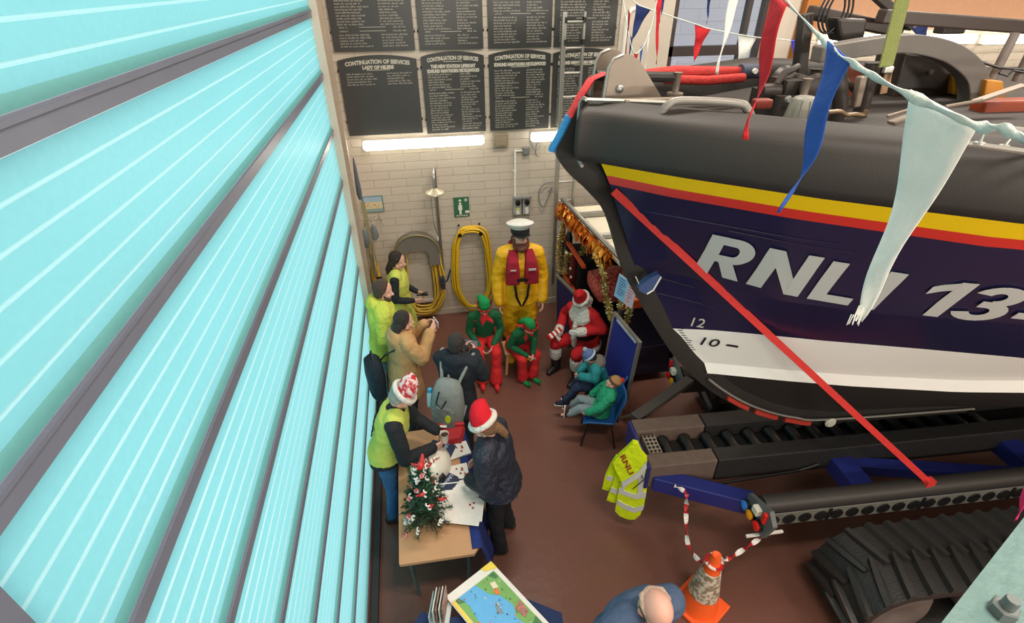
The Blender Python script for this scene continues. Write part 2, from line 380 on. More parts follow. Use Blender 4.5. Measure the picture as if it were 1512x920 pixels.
# ------------------------------------------------------------------ honours boards
M_board = mat('black_board', (56, 58, 58), .35, var=.08, scale=6)
M_letter = mat('painted_cream_lettering', (186, 184, 172), .6, var=.05)
def board(x0, x1, z0, z1, arched, label, heads, rows, split, blank_from=1.):
    t = thing('honours_board', label, 'honours board', ((x0 + x1) / 2, YW, z0), 0, 'black honours boards on the back wall')
    n = 12; arch = .055 if arched else 0.
    poly = [(x0, z0), (x1, z0)] + [(x1 - (x1 - x0) * i / n, z1 - arch + arch * math.sin(math.pi * i / n) ** .8) for i in range(n + 1)]
    MB().prism(poly, (0, YW - .031, 0), (1, 0, 0), (0, 0, 1), (0, 1, 0), .025).build('panel', M_board, t)
    W = x1 - x0; o = MB(); yf = YW - .031; rnd = random.Random(sum(map(ord, label)))
    def T(body, cx, z, size, fit=None): put_text(o, body, (cx, yf, z), (1, 0, 0), (0, 0, 1), size, align='CENTER', fit=fit, bold=.004)
    z = z1 - .03
    for body, size, fit in heads:
        if body == '-': o.box(((x0 + x1) / 2, yf - .002, z - .012), (W * .3, .003, .006)); z -= .03; continue
        z -= size * 1.02
        if size > .05 and 'CONT' in body:      # the top line follows the arch
            vs, fs = text_geo(body, size, align='CENTER', bold=.003); w_ = max(v[0] for v in vs) * 2; k = W * .82 / w_
            o.add([V(((x0 + x1) / 2 + v[0] * k, yf - .003, z + v[1] - (v[0] * k / W) ** 2 * .14)) for v in vs], fs); z -= .008
        else: T(body, (x0 + x1) / 2, z, size, fit * W if fit else None)
    dz = .0300
    def strokes(xa, xb, z):     # a row of hand-painted entries, too small to read
        x = xa
        while x < xb - .01:
            wl = rnd.uniform(.02, .07); xe = min(x + wl, xb); u = x
            while u < xe:
                h = rnd.choice((.012, .012, .018)); o.box((u + .0035, yf - .002, z + h / 2), (.0038, .002, h))
                if rnd.random() < .6: o.box((u + .006, yf - .002, z + rnd.choice((.002, .009))), (.007, .002, .003))
                u += .0105
            x = xe + .014
    k = 0
    while z - dz > z0 + .03:
        z -= dz; k += 1
        fz = (z1 - z) / (z1 - z0)
        if fz > blank_from: break
        if split and any(abs(fz - q) < .02 for q in split):
            o.box(((x0 + x1) / 2, yf - .002, z + .008), (W * .32, .003, .005)); strokes(x1 - .25 * W, x1 - .1 * W, z); strokes(x0 + .1 * W, x0 + .2 * W, z); z -= .01; continue
        xa = x0 + .085 * W; strokes(xa, xa + W * rnd.uniform(.26, .42), z)
        xb = x0 + .60 * W; strokes(xb, xb + W * rnd.uniform(.16, .33), z)
    o.build('lettering', M_letter, t)
    for x in (x0 + .01, x1 - .01):
        for zz in (z0 + .18 * (z1 - z0), z0 + .82 * (z1 - z0)):
            MB().lathe([(.016, 0), (.016, .012), (.006, .018)], (x + (.012 if x > (x0 + x1) / 2 else -.012), YW - .003, zz), 10, ax=(0, -1, 0)).build('fixing', M_black, t)
bx = [(-.782, .165), (.222, 1.008), (1.072, 1.882), (1.915, 2.73)]
zl0, zl1 = 2.875, 3.845
C_ = ('CONTINUATION OF SERVICES', .062, .82)
E_ = ('EDMUND HAWTHORN MICKLEWOOD', .052, .84)
board(*bx[0], zl0 + .02, zl1 - .01, True, 'arched black honours board headed LADY OF HILBRE, its lower half blank', [C_, ('LADY OF HILBRE', .052, .4), ('-', 0, 0)], 0, [], .38)
board(*bx[1], zl0, zl1 + .01, True, 'arched black honours board headed THE NEW STATION LIFEBOAT above the long light', [C_, ('-', 0, 0), ('THE NEW STATION LIFEBOAT', .052, .72), E_], 0, [.47])
board(*bx[2], zl0, zl1 + .01, True, 'arched black honours board headed EDMUND HAWTHORN MICKLEWOOD, just left of the ladder', [C_, ('-', 0, 0), E_, ('-', 0, 0)], 0, [.58])
board(*bx[3], zl0, zl1 + .01, True, 'arched black honours board behind the ladder, lower row', [C_, ('-', 0, 0), E_, ('-', 0, 0)], 0, [.58])
for (x0, x1), lb, sp_ in zip(bx, ('black honours board at the left end of the upper row, over LADY OF HILBRE', 'black honours board in the upper row over the NEW STATION LIFEBOAT board', 'black honours board in the upper row next left of the ladder', 'black honours board in the upper row behind the ladder top'), (.8, .84, .68, .72)):
    board(x0 - (.01 if x0 < -.5 else 0), x1, zl1 + .035, zl1 + 1.15, False, lb, [], 0, [sp_])

# ------------------------------------------------------------------ small things on the back wall
t = thing('vent_box', 'small square beige speaker box beside the end of the long light', 'speaker', (1.21, YW, 2.74))
MB().box((1.21, YW - .03, 2.745), (.21, .06, .18)).build('case', mat('beige_box', (142, 132, 112), .6), t, bevel=.01)
MB().box((1.21, YW - .062, 2.745), (.15, .006, .12)).build('grille', mat('tan_grille', (160, 148, 124), .8, bump=.6, bscale=160), t)
t = thing('junction_box', 'small grey junction box on the wall below the right hand light', 'junction box', (1.57, YW, 2.58))
MB().box((1.57, YW - .03, 2.58), (.1, .06, .1)).build('case', M_grey, t, bevel=.01)
MB().tube([(1.52, YW - .02, 2.58), (1.42, YW - .02, 2.58)], .012, 8).build('cable', M_white, t)
tag(MB().tube([(1.41, YW - .03, 2.6), (1.41, YW - .03, 1.93)], .016, 8).box((1.41, YW - .012, 2.3), (.05, .024, .03)).build('conduit', M_white, smooth=True), 'white vertical conduit running down to the twin switch box', 'conduit')
tag(MB().tube(curve([(1.68, YW - .03, 2.76), (1.64, YW - .06, 2.69), (1.68, YW - .07, 2.61), (1.74, YW - .07, 2.62), (1.77, YW - .06, 2.7), (1.74, YW - .03, 2.76)], 5) + [V((1.7, YW - .05, 2.56)), V((1.72, YW - .05, 2.5)), V((1.76, YW - .05, 2.5))], .009, 8).build('cable_hook', M_grey, smooth=True), 'grey looped cable hook hanging under the right hand wall light', 'hook')
tag(MB().tube(curve([(1.98, YW - .04, 2.1), (1.86, YW - .06, 2.1), (1.77, YW - .06, 2.0), (1.78, YW - .06, 1.82), (1.84, YW - .06, 1.74), (1.9, YW - .05, 1.86), (1.97, YW - .04, 2.02), (1.9, YW - .04, 1.95)], 6), .009, 8).build('cable', M_grey, smooth=True), 'loose loop of grey cable on the wall left of the ladder foot', 'cable')
t = thing('switch_box', 'twin grey industrial switch box above the person in yellow oilskins', 'switch', (1.51, YW, 1.8))
for x in (1.44, 1.575):
    c = MB().box((x, YW - .05, 1.79), (.12, .1, .27)).build('case', mat('light_grey_box', (158, 160, 158), .5), t, bevel=.012)
    MB().lathe([(.038, 0), (.038, .03), (.02, .034)], (x, YW - .1, 1.85), 16, ax=(0, -1, 0)).build('rotary_knob', M_black, t)
    MB().box((x, YW - .103, 1.755), (.05, .006, .04)).build('rating_label', mat('lime_label', (196, 200, 120), .6) if x < 1.5 else M_white, t)
    MB().box((x, YW - .11, 1.70), (.045, .02, .05)).build('toggle', M_white, t)
MB().box((1.51, YW - .11, 1.925), (.27, .06, .02)).build('hood', M_grey, t)
# picture and its old sticker marks
t = thing('picture', 'small framed beach picture on the wall above the hose reel', 'picture', (-.62, YW, 1.83))
MB().box((-.62, YW - .01, 1.95), (.285, .02, .235)).build('picture_frame', mat('teal_frame', (104, 128, 130), .5), t)
p = MB().box((-.62, YW - .022, 2.02), (.25, .004, .07), 0).box((-.62, YW - .022, 1.935), (.25, .004, .10), 1).box((-.62, YW - .022, 1.862), (.25, .004, .045), 2)
for x, z, k in ((-.7, 1.93, 3), (-.66, 1.915, 0), (-.6, 1.94, 3), (-.55, 1.92, 2), (-.68, 1.965, 2)): p.box((x, YW - .025, z), (.018, .004, .014), k)
p.build('image', [mat('pic_sky', (150, 176, 196), .5), mat('pic_sand', (206, 190, 150), .5, var=.3, scale=40), mat('pic_sea', (130, 160, 158), .5, var=.3, scale=60), mat('pic_red', (190, 100, 70), .5)], t)
k = MB(); rr = random.Random(4)
for i in range(46):
    k.box((-.66 + rr.uniform(-.13, .14), YW - .003, rr.choice((1.755, 1.70, 1.645)) + rr.uniform(-.018, .018)), (rr.uniform(.008, .024), .006, rr.uniform(.006, .016)))
tag(k.build('sticker_residue', mat('old_glue', (150, 140, 122), .8)), 'scatter of old sticker marks on the wall below the beach picture', 'marks', kind='stuff')
# shower
t = thing('emergency_shower', 'chrome emergency shower pipe with a round head and pull cord', 'shower', (.27, YW, .5))
MB().tube([(.27, YW - .06, .62), (.27, YW - .06, 2.42)], .022, 12).build('riser_pipe', M_steel, t, smooth=True)
MB().tube(curve([(.27, YW - .06, 2.42), (.26, YW - .18, 2.46), (.24, YW - .38, 2.42), (.235, YW - .42, 2.30), (.235, YW - .42, 2.24)], 6), .018, 10).build('arm_pipe', M_steel, t, smooth=True)
MB().lathe([(.03, .07), (.05, .05), (.125, .02), (.13, 0), (.12, -.012), (.02, -.014)], (.235, YW - .42, 2.19), 28).build('shower_head', mat('pale_shower_head', (206, 196, 172), .3, .4), t, smooth=True)
MB().tube([(.18, YW - .3, 2.2), (.19, YW - .28, 1.7), (.235, YW - .1, 1.45)], .006, 6).build('pull_cord', M_grey, t)
MB().box((.26, YW - .03, 1.35), (.07, .06, .04)).box((.26, YW - .03, 2.1), (.07, .06, .04)).build('pipe_clip', M_white, t)
MB().box((.25, YW - .12, .66), (.07, .14, .2)).tube([(.22, YW - .2, .66), (.32, YW - .2, .72), (.38, YW - .2, .9)], .016, 8).build('valve', mat('dark_blue_valve', (44, 54, 78), .5), t, bevel=.015)
t = thing('safety_sign', 'green emergency shower sign with a white figure under a shower', 'sign', (.62, YW, 1.66))
MB().box((.62, YW - .006, 1.81), (.225, .012, .30)).build('sign_panel', mat('safety_green', (52, 104, 74), .45), t)
s_ = MB(); yy = YW - .0135
s_.ell((.60, yy, 1.865), (.017, .003, .019)); s_.prism([(.575, 1.845), (.625, 1.845), (.632, 1.77), (.618, 1.77), (.615, 1.70), (.585, 1.70), (.582, 1.77), (.568, 1.77)], (0, yy, 0), (1, 0, 0), (0, 0, 1), (0, 1, 0), .003)
s_.prism([(.575, 1.90), (.625, 1.90), (.608, 1.93), (.592, 1.93)], (0, yy, 0), (1, 0, 0), (0, 0, 1), (0, 1, 0), .003)
s_.box((.685, yy, 1.915), (.05, .003, .016)).box((.685, yy, 1.915), (.016, .003, .05)).box((.70, yy, 1.735), (.06, .003, .035))
for x in (.55, .585, .62, .655, .69): s_.box((x, yy, 1.682), (.022, .003, .014))
s_.build('pictogram', M_white, t)
# hose reel hood with hoses
M_hose = mat('yellow_hose', (206, 172, 62), .45, var=.1)
M_hose2 = mat('bright_yellow_hose', (222, 182, 34), .45, var=.1)
t = thing('hose_holder', 'grey metal arch hose holder on the wall behind the woman in the hi-vis vest', 'hose holder', (-.09, YW, .9))
n = 18
arch = [(-.09 + .33 * math.cos(math.pi * i / n), 1.18 + .31 * math.sin(math.pi * i / n)) for i in range(n + 1)] + [(-.42, .98), (-.26, .98)] + [(-.09 - .17 * math.cos(math.pi * i / n), 1.14 + .12 * math.sin(math.pi * i / n)) for i in range(n + 1)] + [(.08, .98), (.24, .98)]
MB().prism(arch, (0, YW - .16, 0), (1, 0, 0), (0, 0, 1), (0, 1, 0), .16).build('hood', mat('grey_hood', (128, 124, 118), .45, .3), t)
n = 20
MB().tube([(-.09 + .335 * math.cos(math.pi * i / n), YW - .165, 1.18 + .315 * math.sin(math.pi * i / n)) for i in range(n + 1)], .014, 6).build('rim', mat('brass_rim', (146, 136, 96), .4, .4), t)
MB().box((-.09, YW - .01, .62), (.34, .02, .62)).box((-.09, YW - .05, .32), (.36, .1, .03)).build('back_plate', mat('pale_plate', (186, 180, 168), .5), t)
def hose(name, cx, ztop, zbot, wx, n, r, m, label, yoff, spread, holder_group):
    rr = random.Random(len(label)); mb = MB()
    for i in range(n):
        wi = wx + rr.uniform(-spread, spread) * .6; zb = zbot + rr.uniform(0, .12) + .012 * i; zt = ztop - i * .012; y = YW - yoff - (i % 3) * .03; dx = rr.uniform(-.03, .03)
        pts = [(cx + dx - wi * .86, y, zt - .22), (cx + dx - wi * .55, y, zt - .04), (cx, y, zt), (cx + dx + wi * .55, y, zt - .04), (cx + dx + wi * .86, y, zt - .22), (cx + dx + wi + rr.uniform(-.02, .05), y, lerp(zt, zb, .55)), (cx + dx + wi * .95, y - .02, zb + .26), (cx + dx + wi * .5, y - .04, zb + .04), (cx + dx, y - .05, zb), (cx + dx - wi * .5, y - .04, zb + .05), (cx + dx - wi * .93, y - .02, zb + .28), (cx + dx - wi, y, lerp(zt, zb, .55))]
        c = curve(pts + [pts[0]], 6)[:-1]; mb.tube(c, r, 7, closed=True)
    return tag(mb.build(name, m, smooth='all'), label, 'hose', holder_group)
hose('coiled_hose', -.06, 1.40, .06, .25, 9, .017, M_hose, 'coiled yellow hose hanging over the grey arch holder', .05, .10, 'coiled hoses on the back wall')
hose('coiled_hose', .715, 1.52, .05, .27, 7, .016, M_hose2, 'bright yellow hose coil hung on wall pegs under the green sign', .06, .05, 'coiled hoses on the back wall')
for x, z, lb in ((.56, 1.49, 'left'), (.87, 1.49, 'right')):
    tag(MB().lathe([(.016, 0), (.016, .13), (.03, .13), (.03, .145)], (x, YW, z - .07), 10, ax=(0, -1, 0)).lathe([(.014, 0), (.014, .03)], (x, YW, z + .04), 8, ax=(0, -1, 0)).build('hose_peg', M_black), 'black wall peg at the upper %s of the bright yellow hose coil' % lb, 'peg', 'hose pegs')
# gear hanging on the strip of wall beside the door
yb = thing('yellow_bag', 'yellow oilskin bag hanging in the corner behind the person in the lime coat', 'bag', (-.74, 7.03, .6))
b = MB()
b.loft([((-.73, 7.03, z), (1, 0, 0), (0, 1, 0), ra * .7, rb) for z, ra, rb in ((.72, .07, .08), (.76, .105, .1), (.9, .10, .1), (1.02, .09, .08), (1.1, .05, .05), (1.16, .02, .02))], 14)
b.build('sack', mat('amber_oilskin', (222, 178, 44), .5, bump=.6, bscale=14), yb, smooth=True)
MB().box((-.68, 6.93, .86), (.08, .01, .1)).build('printed_patch', M_black, yb)
MB().tube([(-.73, 7.03, 1.15), (-.76, 7.1, 1.6)], .008, 6).build('strap', M_hose, yb)
tag(MB().loft([((XL + .06, 6.75, z), (1, 0, 0), (0, 1, 0), ra, rb) for z, ra, rb in ((2.18, .02, .02), (2.25, .035, .05), (2.4, .03, .06), (2.6, .02, .04), (2.72, .008, .01))], 10).build('strap_bundle', mat('slate_webbing', (78, 88, 98), .8), smooth=True), 'slate blue strap bundle hanging on the wall beside the door below the boards', 'strap')
tag(MB().loft([((XL + .07, 6.5, z), (1, 0, 0), (0, 1, 0), ra, rb) for z, ra, rb in ((1.6, .02, .03), (1.64, .045, .05), (1.8, .045, .05), (1.85, .02, .02))], 10).build('door_motor', mat('slate_box', (96, 106, 114), .6), smooth=True), 'small slate coloured box on the door track', 'box')
r_ = random.Random(3); rp = MB()
for i in range(4):
    x = XL + .05 + .015 * i; rp.tube(curve([(x, 6.85, 2.1), (x + .02, 6.82, 1.7 - .05 * i), (x + r_.uniform(0, .05), 6.85, 1.2), (x + .01, 6.86, .95), (x - .01, 6.9, 1.3)], 5), .008, 6)
tag(rp.build('hanging_rope', mat('straw_rope', (142, 138, 106), .8)), 'straw coloured rope hanging in the corner above the yellow bag', 'rope')
tag(MB().loft([((-.66, 7.05, z), (1, 0, 0), (0, 1, 0), ra, .04) for z, ra in ((1.46, .03), (1.5, .06), (1.58, .055), (1.66, .03))], 10).build('float_block', mat('slate_foam', (112, 120, 124), .7), smooth=True), 'grey foam block hanging left of the hose holder', 'float')
# ================================================================== LIFEBOAT
STEM = [(-.70, 4.0), (-.80, 3.84), (-.86, 3.72), (-.80, 3.61), (-.65, 3.47), (-.49, 3.27), (-.32, 2.84), (-.15, 2.54), (.07, 2.2), (.23, 1.98), (.49, 1.7), (.8, 1.45), (1.11, 1.27), (1.45, 1.14), (1.82, 1.07), (3.35, 1.03), (9, 1.03)]
_st = [p for p in STEM if p[1] <= 3.6]
def keel_z(s): return interp(_st, s)
GY = [(-.7, .22), (-.3, .55), (.26, .95), (1.0, 1.38), (2.5, 1.80), (4, 2.0), (9, 2.1)]
GR = [(-.6, .12), (-.3, .40), (.26, .82), (1.0, 1.27), (2.5, 1.73), (4, 1.95), (9, 2.05)]
GB = [(.05, .045), (.5, .28), (1, .55), (2, 1.05), (3, 1.5), (4, 1.8), (9, 2.0)]
GC = [(.45, .045), (1, .29), (2, .70), (3, 1.12), (4, 1.45), (9, 1.75)]
ZBT = [(.05, 2.27), (.33, 2.33), (.74, 2.39), (1.46, 2.49), (2, 2.56), (4, 2.62), (9, 2.6)]
ZCH = [(.45, 1.80), (.97, 1.86), (1.41, 1.91), (2.05, 2.01), (2.5, 2.12), (4, 2.12), (9, 2.0)]
S1 = 7.5
def drop(s): return -.07 * min(3, max(0, s - 1.1))
def row_pt(row, u):
    if row == 'keel': s = lerp(.44, S1, u ** 1.5); return s, 0., keel_z(s) + .02
    if row == 'ch0': s = lerp(.46, S1, u ** 1.5); return s, max(interp(GC, s) - .05, .04), interp(ZCH, s) - .05
    if row == 'ch1': s = lerp(.46, S1, u ** 1.5); return s, max(interp(GC, s) + .035, .045), interp(ZCH, s) + .0
    if row == 'ch2': s = lerp(.42, S1, u ** 1.5); return s, max(interp(GC, s) + .02, .045), interp(ZCH, s) + .10
    if row == 'boot': s = lerp(.06, S1, u ** 1.5); return s, interp(GB, s), interp(ZBT, s)
    if row == 'mid':
        s = lerp(-.28, S1, u ** 1.5); zb = interp(ZBT, max(s, .05)); f = .5
        tb = interp(GB, s) if s > .05 else .045; return s, max(.05, lerp(tb, interp(GR, s), .50 * min(1, max(0, (s + .28) / .8)))), lerp(max(zb, 2.3), 3.51, .42)
    if row == 'red': s = lerp(-.58, S1, u ** 1.5); return s, interp(GR, s), 3.505 + drop(s)
    if row == 'yr': s = lerp(-.61, S1, u ** 1.5); return s, interp(GR, s) + .03, 3.565 + drop(s)
    if row == 'yel': s = lerp(-.68, S1, u ** 1.5); return s, interp(GY, s), 3.675 + drop(s)
ROWS = ['keel', 'ch0', 'ch1', 'ch2', 'boot', 'mid', 'red', 'yr', 'yel']
RM = [4, 3, 1, 1, 0, 0, 2, 5]   # material between rows
M_navy = mat('navy_hull_paint', (30, 28, 62), .22, var=.06, scale=2)
M_hwhite = mat('white_hull_paint', (246, 246, 242), .3, var=.03, scale=2)
M_red = mat('red_band', (200, 48, 40), .35, var=.05)
M_yel = mat('yellow_band', (240, 200, 14), .35, var=.05)
M_foul = mat('dark_antifouling', (42, 38, 36), .6, var=.15)
M_white2 = mat('white_chine_underside', (196, 204, 200), .35)
M_fend = mat('black_fender', (37, 34, 32), .62, var=.1, scale=5, bump=.05, bscale=90)
M_deck = mat('dark_deck', (48, 44, 42), .7, var=.15)
M_orange = mat('orange_red_cabin', (142, 60, 34), .45)
boat = thing('lifeboat', 'large navy and white lifeboat lettered RNLI with red and yellow stripes on a carriage', 'lifeboat', tuple(B(2, 0, 1)))
hull = MB(); NU = 60
for side in (1, -1):
    G = [[B(s, t * side, z) for s, t, z in (row_pt(r, i / NU) for i in range(NU + 1))] for r in ROWS]
    for r in range(len(ROWS) - 1):
        vs = G[r] + G[r + 1]; n = NU + 1
        hull.add(vs, [(i, i + 1, n + i + 1, n + i) for i in range(NU)], RM[r])
    # transom
    hull.add([g[-1] for g in G] + [B(S1, 0, 3.675 + drop(S1))], [tuple(range(len(ROWS) + 1))], 0)
port = MB()
G = [[B(s, t, z) for s, t, z in (row_pt(r, i / NU) for i in range(NU + 1))] for r in ROWS]
for r in range(len(ROWS) - 1): port.add(G[r] + G[r + 1], [(i, i + 1, NU + 1 + i + 1, NU + 1 + i) for i in range(NU)])
BV = BVHTree.FromPolygons([tuple(v) for v in port.v], port.f)
def on_hull(s, z, off=.006):
    o = B(s, 4, z); h = BV.ray_cast(o, -BN)
    return (h[0] + BN * off) if h[0] is not None else None
hull.build('hull', [M_navy, M_hwhite, M_red, M_white2, M_foul, M_yel], boat, smooth=True)
# stem bar: black band following the stem and forefoot, red rubber strips under the forefoot
st = curve([(s, 0, z) for s, z in STEM[:-1]], 4)
def stem_ring(i, out, inn, w):
    p = st[i]; d = (st[min(i + 1, len(st) - 1)] - st[max(i - 1, 0)]).normalized(); nrm = V((-d.z, 0, d.x))   # towards the hull
    if nrm.x < 0 and abs(nrm.x) > .2 or (abs(nrm.x) <= .2 and nrm.z < 0): nrm = -nrm
    return [B(q.x, tt, q.z) for q, tt in ((p - nrm * out, w * .7), (p + nrm * inn * .5, w), (p + nrm * inn, w * .6), (p + nrm * inn, -w * .6), (p + nrm * inn * .5, -w), (p - nrm * out, -w * .7))]
MB().rings([stem_ring(i, .06, .15, .065) for i in range(len(st))]).build('stem_band', M_fend, boat, smooth=True)
k = MB(); idx = [i for i in range(len(st)) if .72 < st[i].x < 1.75]
for a, b in ((0, .3), (.34, .64), (.68, 1)):
    ii = idx[int(a * (len(idx) - 1)): int(b * (len(idx) - 1)) + 1]
    if len(ii) > 1: k.rings([[B(st[i].x, .085, st[i].z - .045), B(st[i].x, .085, st[i].z + .0), B(st[i].x, .02, st[i].z - .0), B(st[i].x, .02, st[i].z - .06)] for i in ii])
k.build('keel_strip', mat('red_keel_rubber', (176, 52, 40), .6), boat)
ii = [i for i in range(len(st)) if st[i].x > .45]
MB().tube([B(st[i].x, .085, st[i].z + .03) for i in ii], .012, 8).build('keel_edge', M_alu, boat, smooth=True)
MB().lathe([(.045, 0), (.055, .02), (.04, .035)], B(1.83, .08, 1.07), 16, ax=BN).build('keel_boss', mat('pale_boss', (206, 204, 190), .5), boat, smooth=True)
# fender collar
def collar(side):
    o_ = 0 if side > 0 else .42
    ring_s = [-.80 + o_, -.79 + o_, -.76 + o_, -.70 + o_] + [lerp(-.6 + o_, S1, (i / 40) ** 1.4) for i in range(41)]
    rr = []
    for q, s in enumerate(ring_s):
        t = interp(GY, s) + .02; sc_ = (.80, .93, .98, 1)[q] if q < 4 else 1
        ds = .05; n = V((interp(GY, s + ds) - interp(GY, max(s - ds, -.7)), 0, 0)); slope = n.x / (2 * ds) if s > -.65 else .75
        nx = V((-slope, 1, 0)).normalized()   # outward in (s, t)
        ring = []
        for j in range(20):
            th = 2 * math.pi * j / 20; c, w_ = math.cos(th), math.sin(th); e = 2 / 3.4
            ro = .155 * sc_ * math.copysign(abs(c) ** e, c); zo = .178 * sc_ * math.copysign(abs(w_) ** e, w_)
            ring.append(B(s + nx.x * ro, (t + nx.y * ro) * side, 3.852 + drop(s) + zo - .02 * (c > .2) * w_))
        rr.append(ring)
    return MB().rings(rr)
for side in (1, -1): collar(side).build('fender_collar', M_fend, boat, smooth='all')
rim = MB()
for side in (1,):
    pts = []
    for j in range(13):
        th = math.pi * .5 + math.pi * j / 12; e = 2 / 3.4; c, w_ = math.cos(th), math.sin(th)
        pts.append(B(-.80 + .0, (.26 + .16 * math.copysign(abs(c) ** e, c)) * side, 3.852 + .186 * math.copysign(abs(w_) ** e, w_)))
    rim.tube(pts, .011, 6)
    rim.tube([pts[0], B(-.6, .3 * side, 4.035), B(-.35, .42 * side, 4.04)], .012, 6)
rim.build('collar_rim', M_alu, boat, smooth=True)
# deck
DKZ = 3.82
dk = MB(); ds_ = [lerp(-.7, S1, (i / 30) ** 1.3) for i in range(31)]
dk.rings([[B(s, -interp(GY, s) - .02, DKZ - .03), B(s, interp(GY, s) + .02, DKZ - .03), B(s, interp(GY, s) + .02, DKZ), B(s, 0, DKZ + .02), B(s, -interp(GY, s) - .02, DKZ)] for s in ds_])
dk.build('deck', M_deck, boat)
# hull lettering, laid on the plating
M_hlet = mat('silver_lettering', (190, 192, 190), .4, var=.02)
def hull_text(body, s0, z0, size, fit, rise, m, name, shear=.3, bold=.03):
    vs, fs = text_geo(body, size, bold=bold * size, shear=shear); xm = min(v[0] for v in vs); w = max(v[0] for v in vs) - xm
    bmm = bmesh.new(); bv = [bmm.verts.new(v) for v in vs]
    for f in fs: 
        try: bmm.faces.new([bv[i] for i in f])
        except ValueError: pass
    bmesh.ops.subdivide_edges(bmm, edges=[e for e in bmm.edges if e.calc_length() > size * .3], cuts=2); bmesh.ops.triangulate(bmm, faces=bmm.faces)
    bmm.verts.ensure_lookup_table(); pts = []
    for v in bmm.verts:
        x = (v.co.x - xm) * fit / w; pts.append(on_hull(s0 + x, z0 + v.co.y + rise * x, .008))
    mb = MB(); mb.add(pts, [tuple(v.index for v in f.verts) for f in bmm.faces]); bmm.free()
    o = mb.build(name, m, boat)
    k = o.modifiers.new('thickness', 'SOLIDIFY'); k.thickness = .003
    return o
def bar4(p, q, r, t, n=5):      # strip between edge p->q and edge r->t
    return [[(lerp(p[0], q[0], i / n), lerp(p[1], q[1], i / n)), (lerp(r[0], t[0], i / n), lerp(r[1], t[1], i / n))] for i in range(n + 1)]
def arc(cx, cy, ro, rO, ri, rI, a0, a1, n=14):
    return [[(cx + ro * math.cos(R(lerp(a0, a1, i / n))), cy + rO * math.sin(R(lerp(a0, a1, i / n)))), (cx + ri * math.cos(R(lerp(a0, a1, i / n))), cy + rI * math.sin(R(lerp(a0, a1, i / n))))] for i in range(n + 1)]
GLYPH = {
    'R': [bar4((0, 0), (0, 1), (.32, 0), (.32, 1)), bar4((.32, 1), (.58, 1), (.32, .82), (.58, .82)), bar4((.32, .56), (.58, .56), (.32, .38), (.58, .38)), arc(.58, .69, .42, .31, .12, .13, -90, 90), bar4((.40, .38), (.66, 0), (.70, .40), (1.0, 0))],
    'N': [bar4((0, 0), (0, 1), (.29, 0), (.29, 1)), bar4((.71, 0), (.71, 1), (1, 0), (1, 1)), bar4((0, 1), (.71, 0), (.29, 1), (1, 0))],
    'L': [bar4((0, 0), (0, 1), (.36, 0), (.36, 1)), bar4((.36, .19), (1, .19), (.36, 0), (1, 0))],
    'I': [bar4((0, 0), (0, 1), (1, 0), (1, 1))],
    '1': [bar4((.55, 0), (.55, 1), (1, 0), (1, 1)), bar4((.60, 1), (0, .80), (.60, .79), (0, .60))],
    '3': [arc(.46, .72, .48, .28, .16, .11, -90, 165), arc(.46, .29, .52, .29, .18, .12, -165, 90), bar4((.30, .58), (.50, .58), (.30, .41), (.50, .41))],
    '-': [bar4((0, .38), (1, .38), (0, .20), (1, .20))]}
def hull_letter(ch, s0, w, z0, h, lean, name):
    mb = MB()
    for st_ in GLYPH[ch]:
        vs = []
        for p, q in st_:
            for x, y in (p, q): vs.append(on_hull(s0 + x * w + lean * y, z0 + y * h, .014))
        mb.add(vs, [(2 * i, 2 * i + 1, 2 * i + 3, 2 * i + 2) for i in range(len(st_) - 1)])
    k = mb.build(name, M_hlet, boat).modifiers.new('thickness', 'SOLIDIFY'); k.thickness = .002; k.offset = 0
for ch, s0, w, h in (('R', .045, .22, .365), ('N', .305, .24, .355), ('L', .59, .20, .34), ('I', .84, .072, .33)): hull_letter(ch, s0 - .005, w, 2.915, h, -.045, 'hull_lettering')
for ch, s0, w, h in (('1', 1.04, .16, .315), ('3', 1.235, .235, .31), ('-', 1.51, .11, .30)): hull_letter(ch, s0 + .01, w, 2.925, h, -.05, 'hull_number')
hull_text('12', .185, 2.345, .13, .085, 0, M_hlet, 'draught_mark', shear=.0, bold=.0)
hull_text('10', .315, 2.135, .14, .12, 0, M_black, 'draught_mark', shear=.0, bold=.0)
tk = MB()
for i in range(16):
    z = 2.30 - i * .027; s = .10 + i * .0125 + (2.3 - z) * .28; a, b, c, d = on_hull(s, z), on_hull(s + (.05 if i % 5 == 0 else .03), z), on_hull(s + (.05 if i % 5 == 0 else .03), z - .008), on_hull(s, z - .008)
    if None not in (a, b, c, d): tk.add([a, b, c, d], [(0, 1, 2, 3)])
a, b, c, d = on_hull(.49, 2.19), on_hull(.56, 2.19), on_hull(.57, 2.165), on_hull(.48, 2.165)
tk.add([a, b, c, d], [(0, 1, 2, 3)])
tk.build('draught_scale', M_black, boat)
# pressed creases along the topside
for (s0, z0, s1, z1) in ((-.36, 3.35, .52, 3.38), (.05, 3.33, .6, 3.335), (-.22, 2.78, .12, 2.72), (-.1, 2.62, .3, 2.56)):
    pts = [on_hull(lerp(s0, s1, i / 12), lerp(z0, z1, i / 12), .002) for i in range(13)]
    MB().tube([p for p in pts if p], .007, 6).build('spray_rail', M_navy, boat, smooth=True)
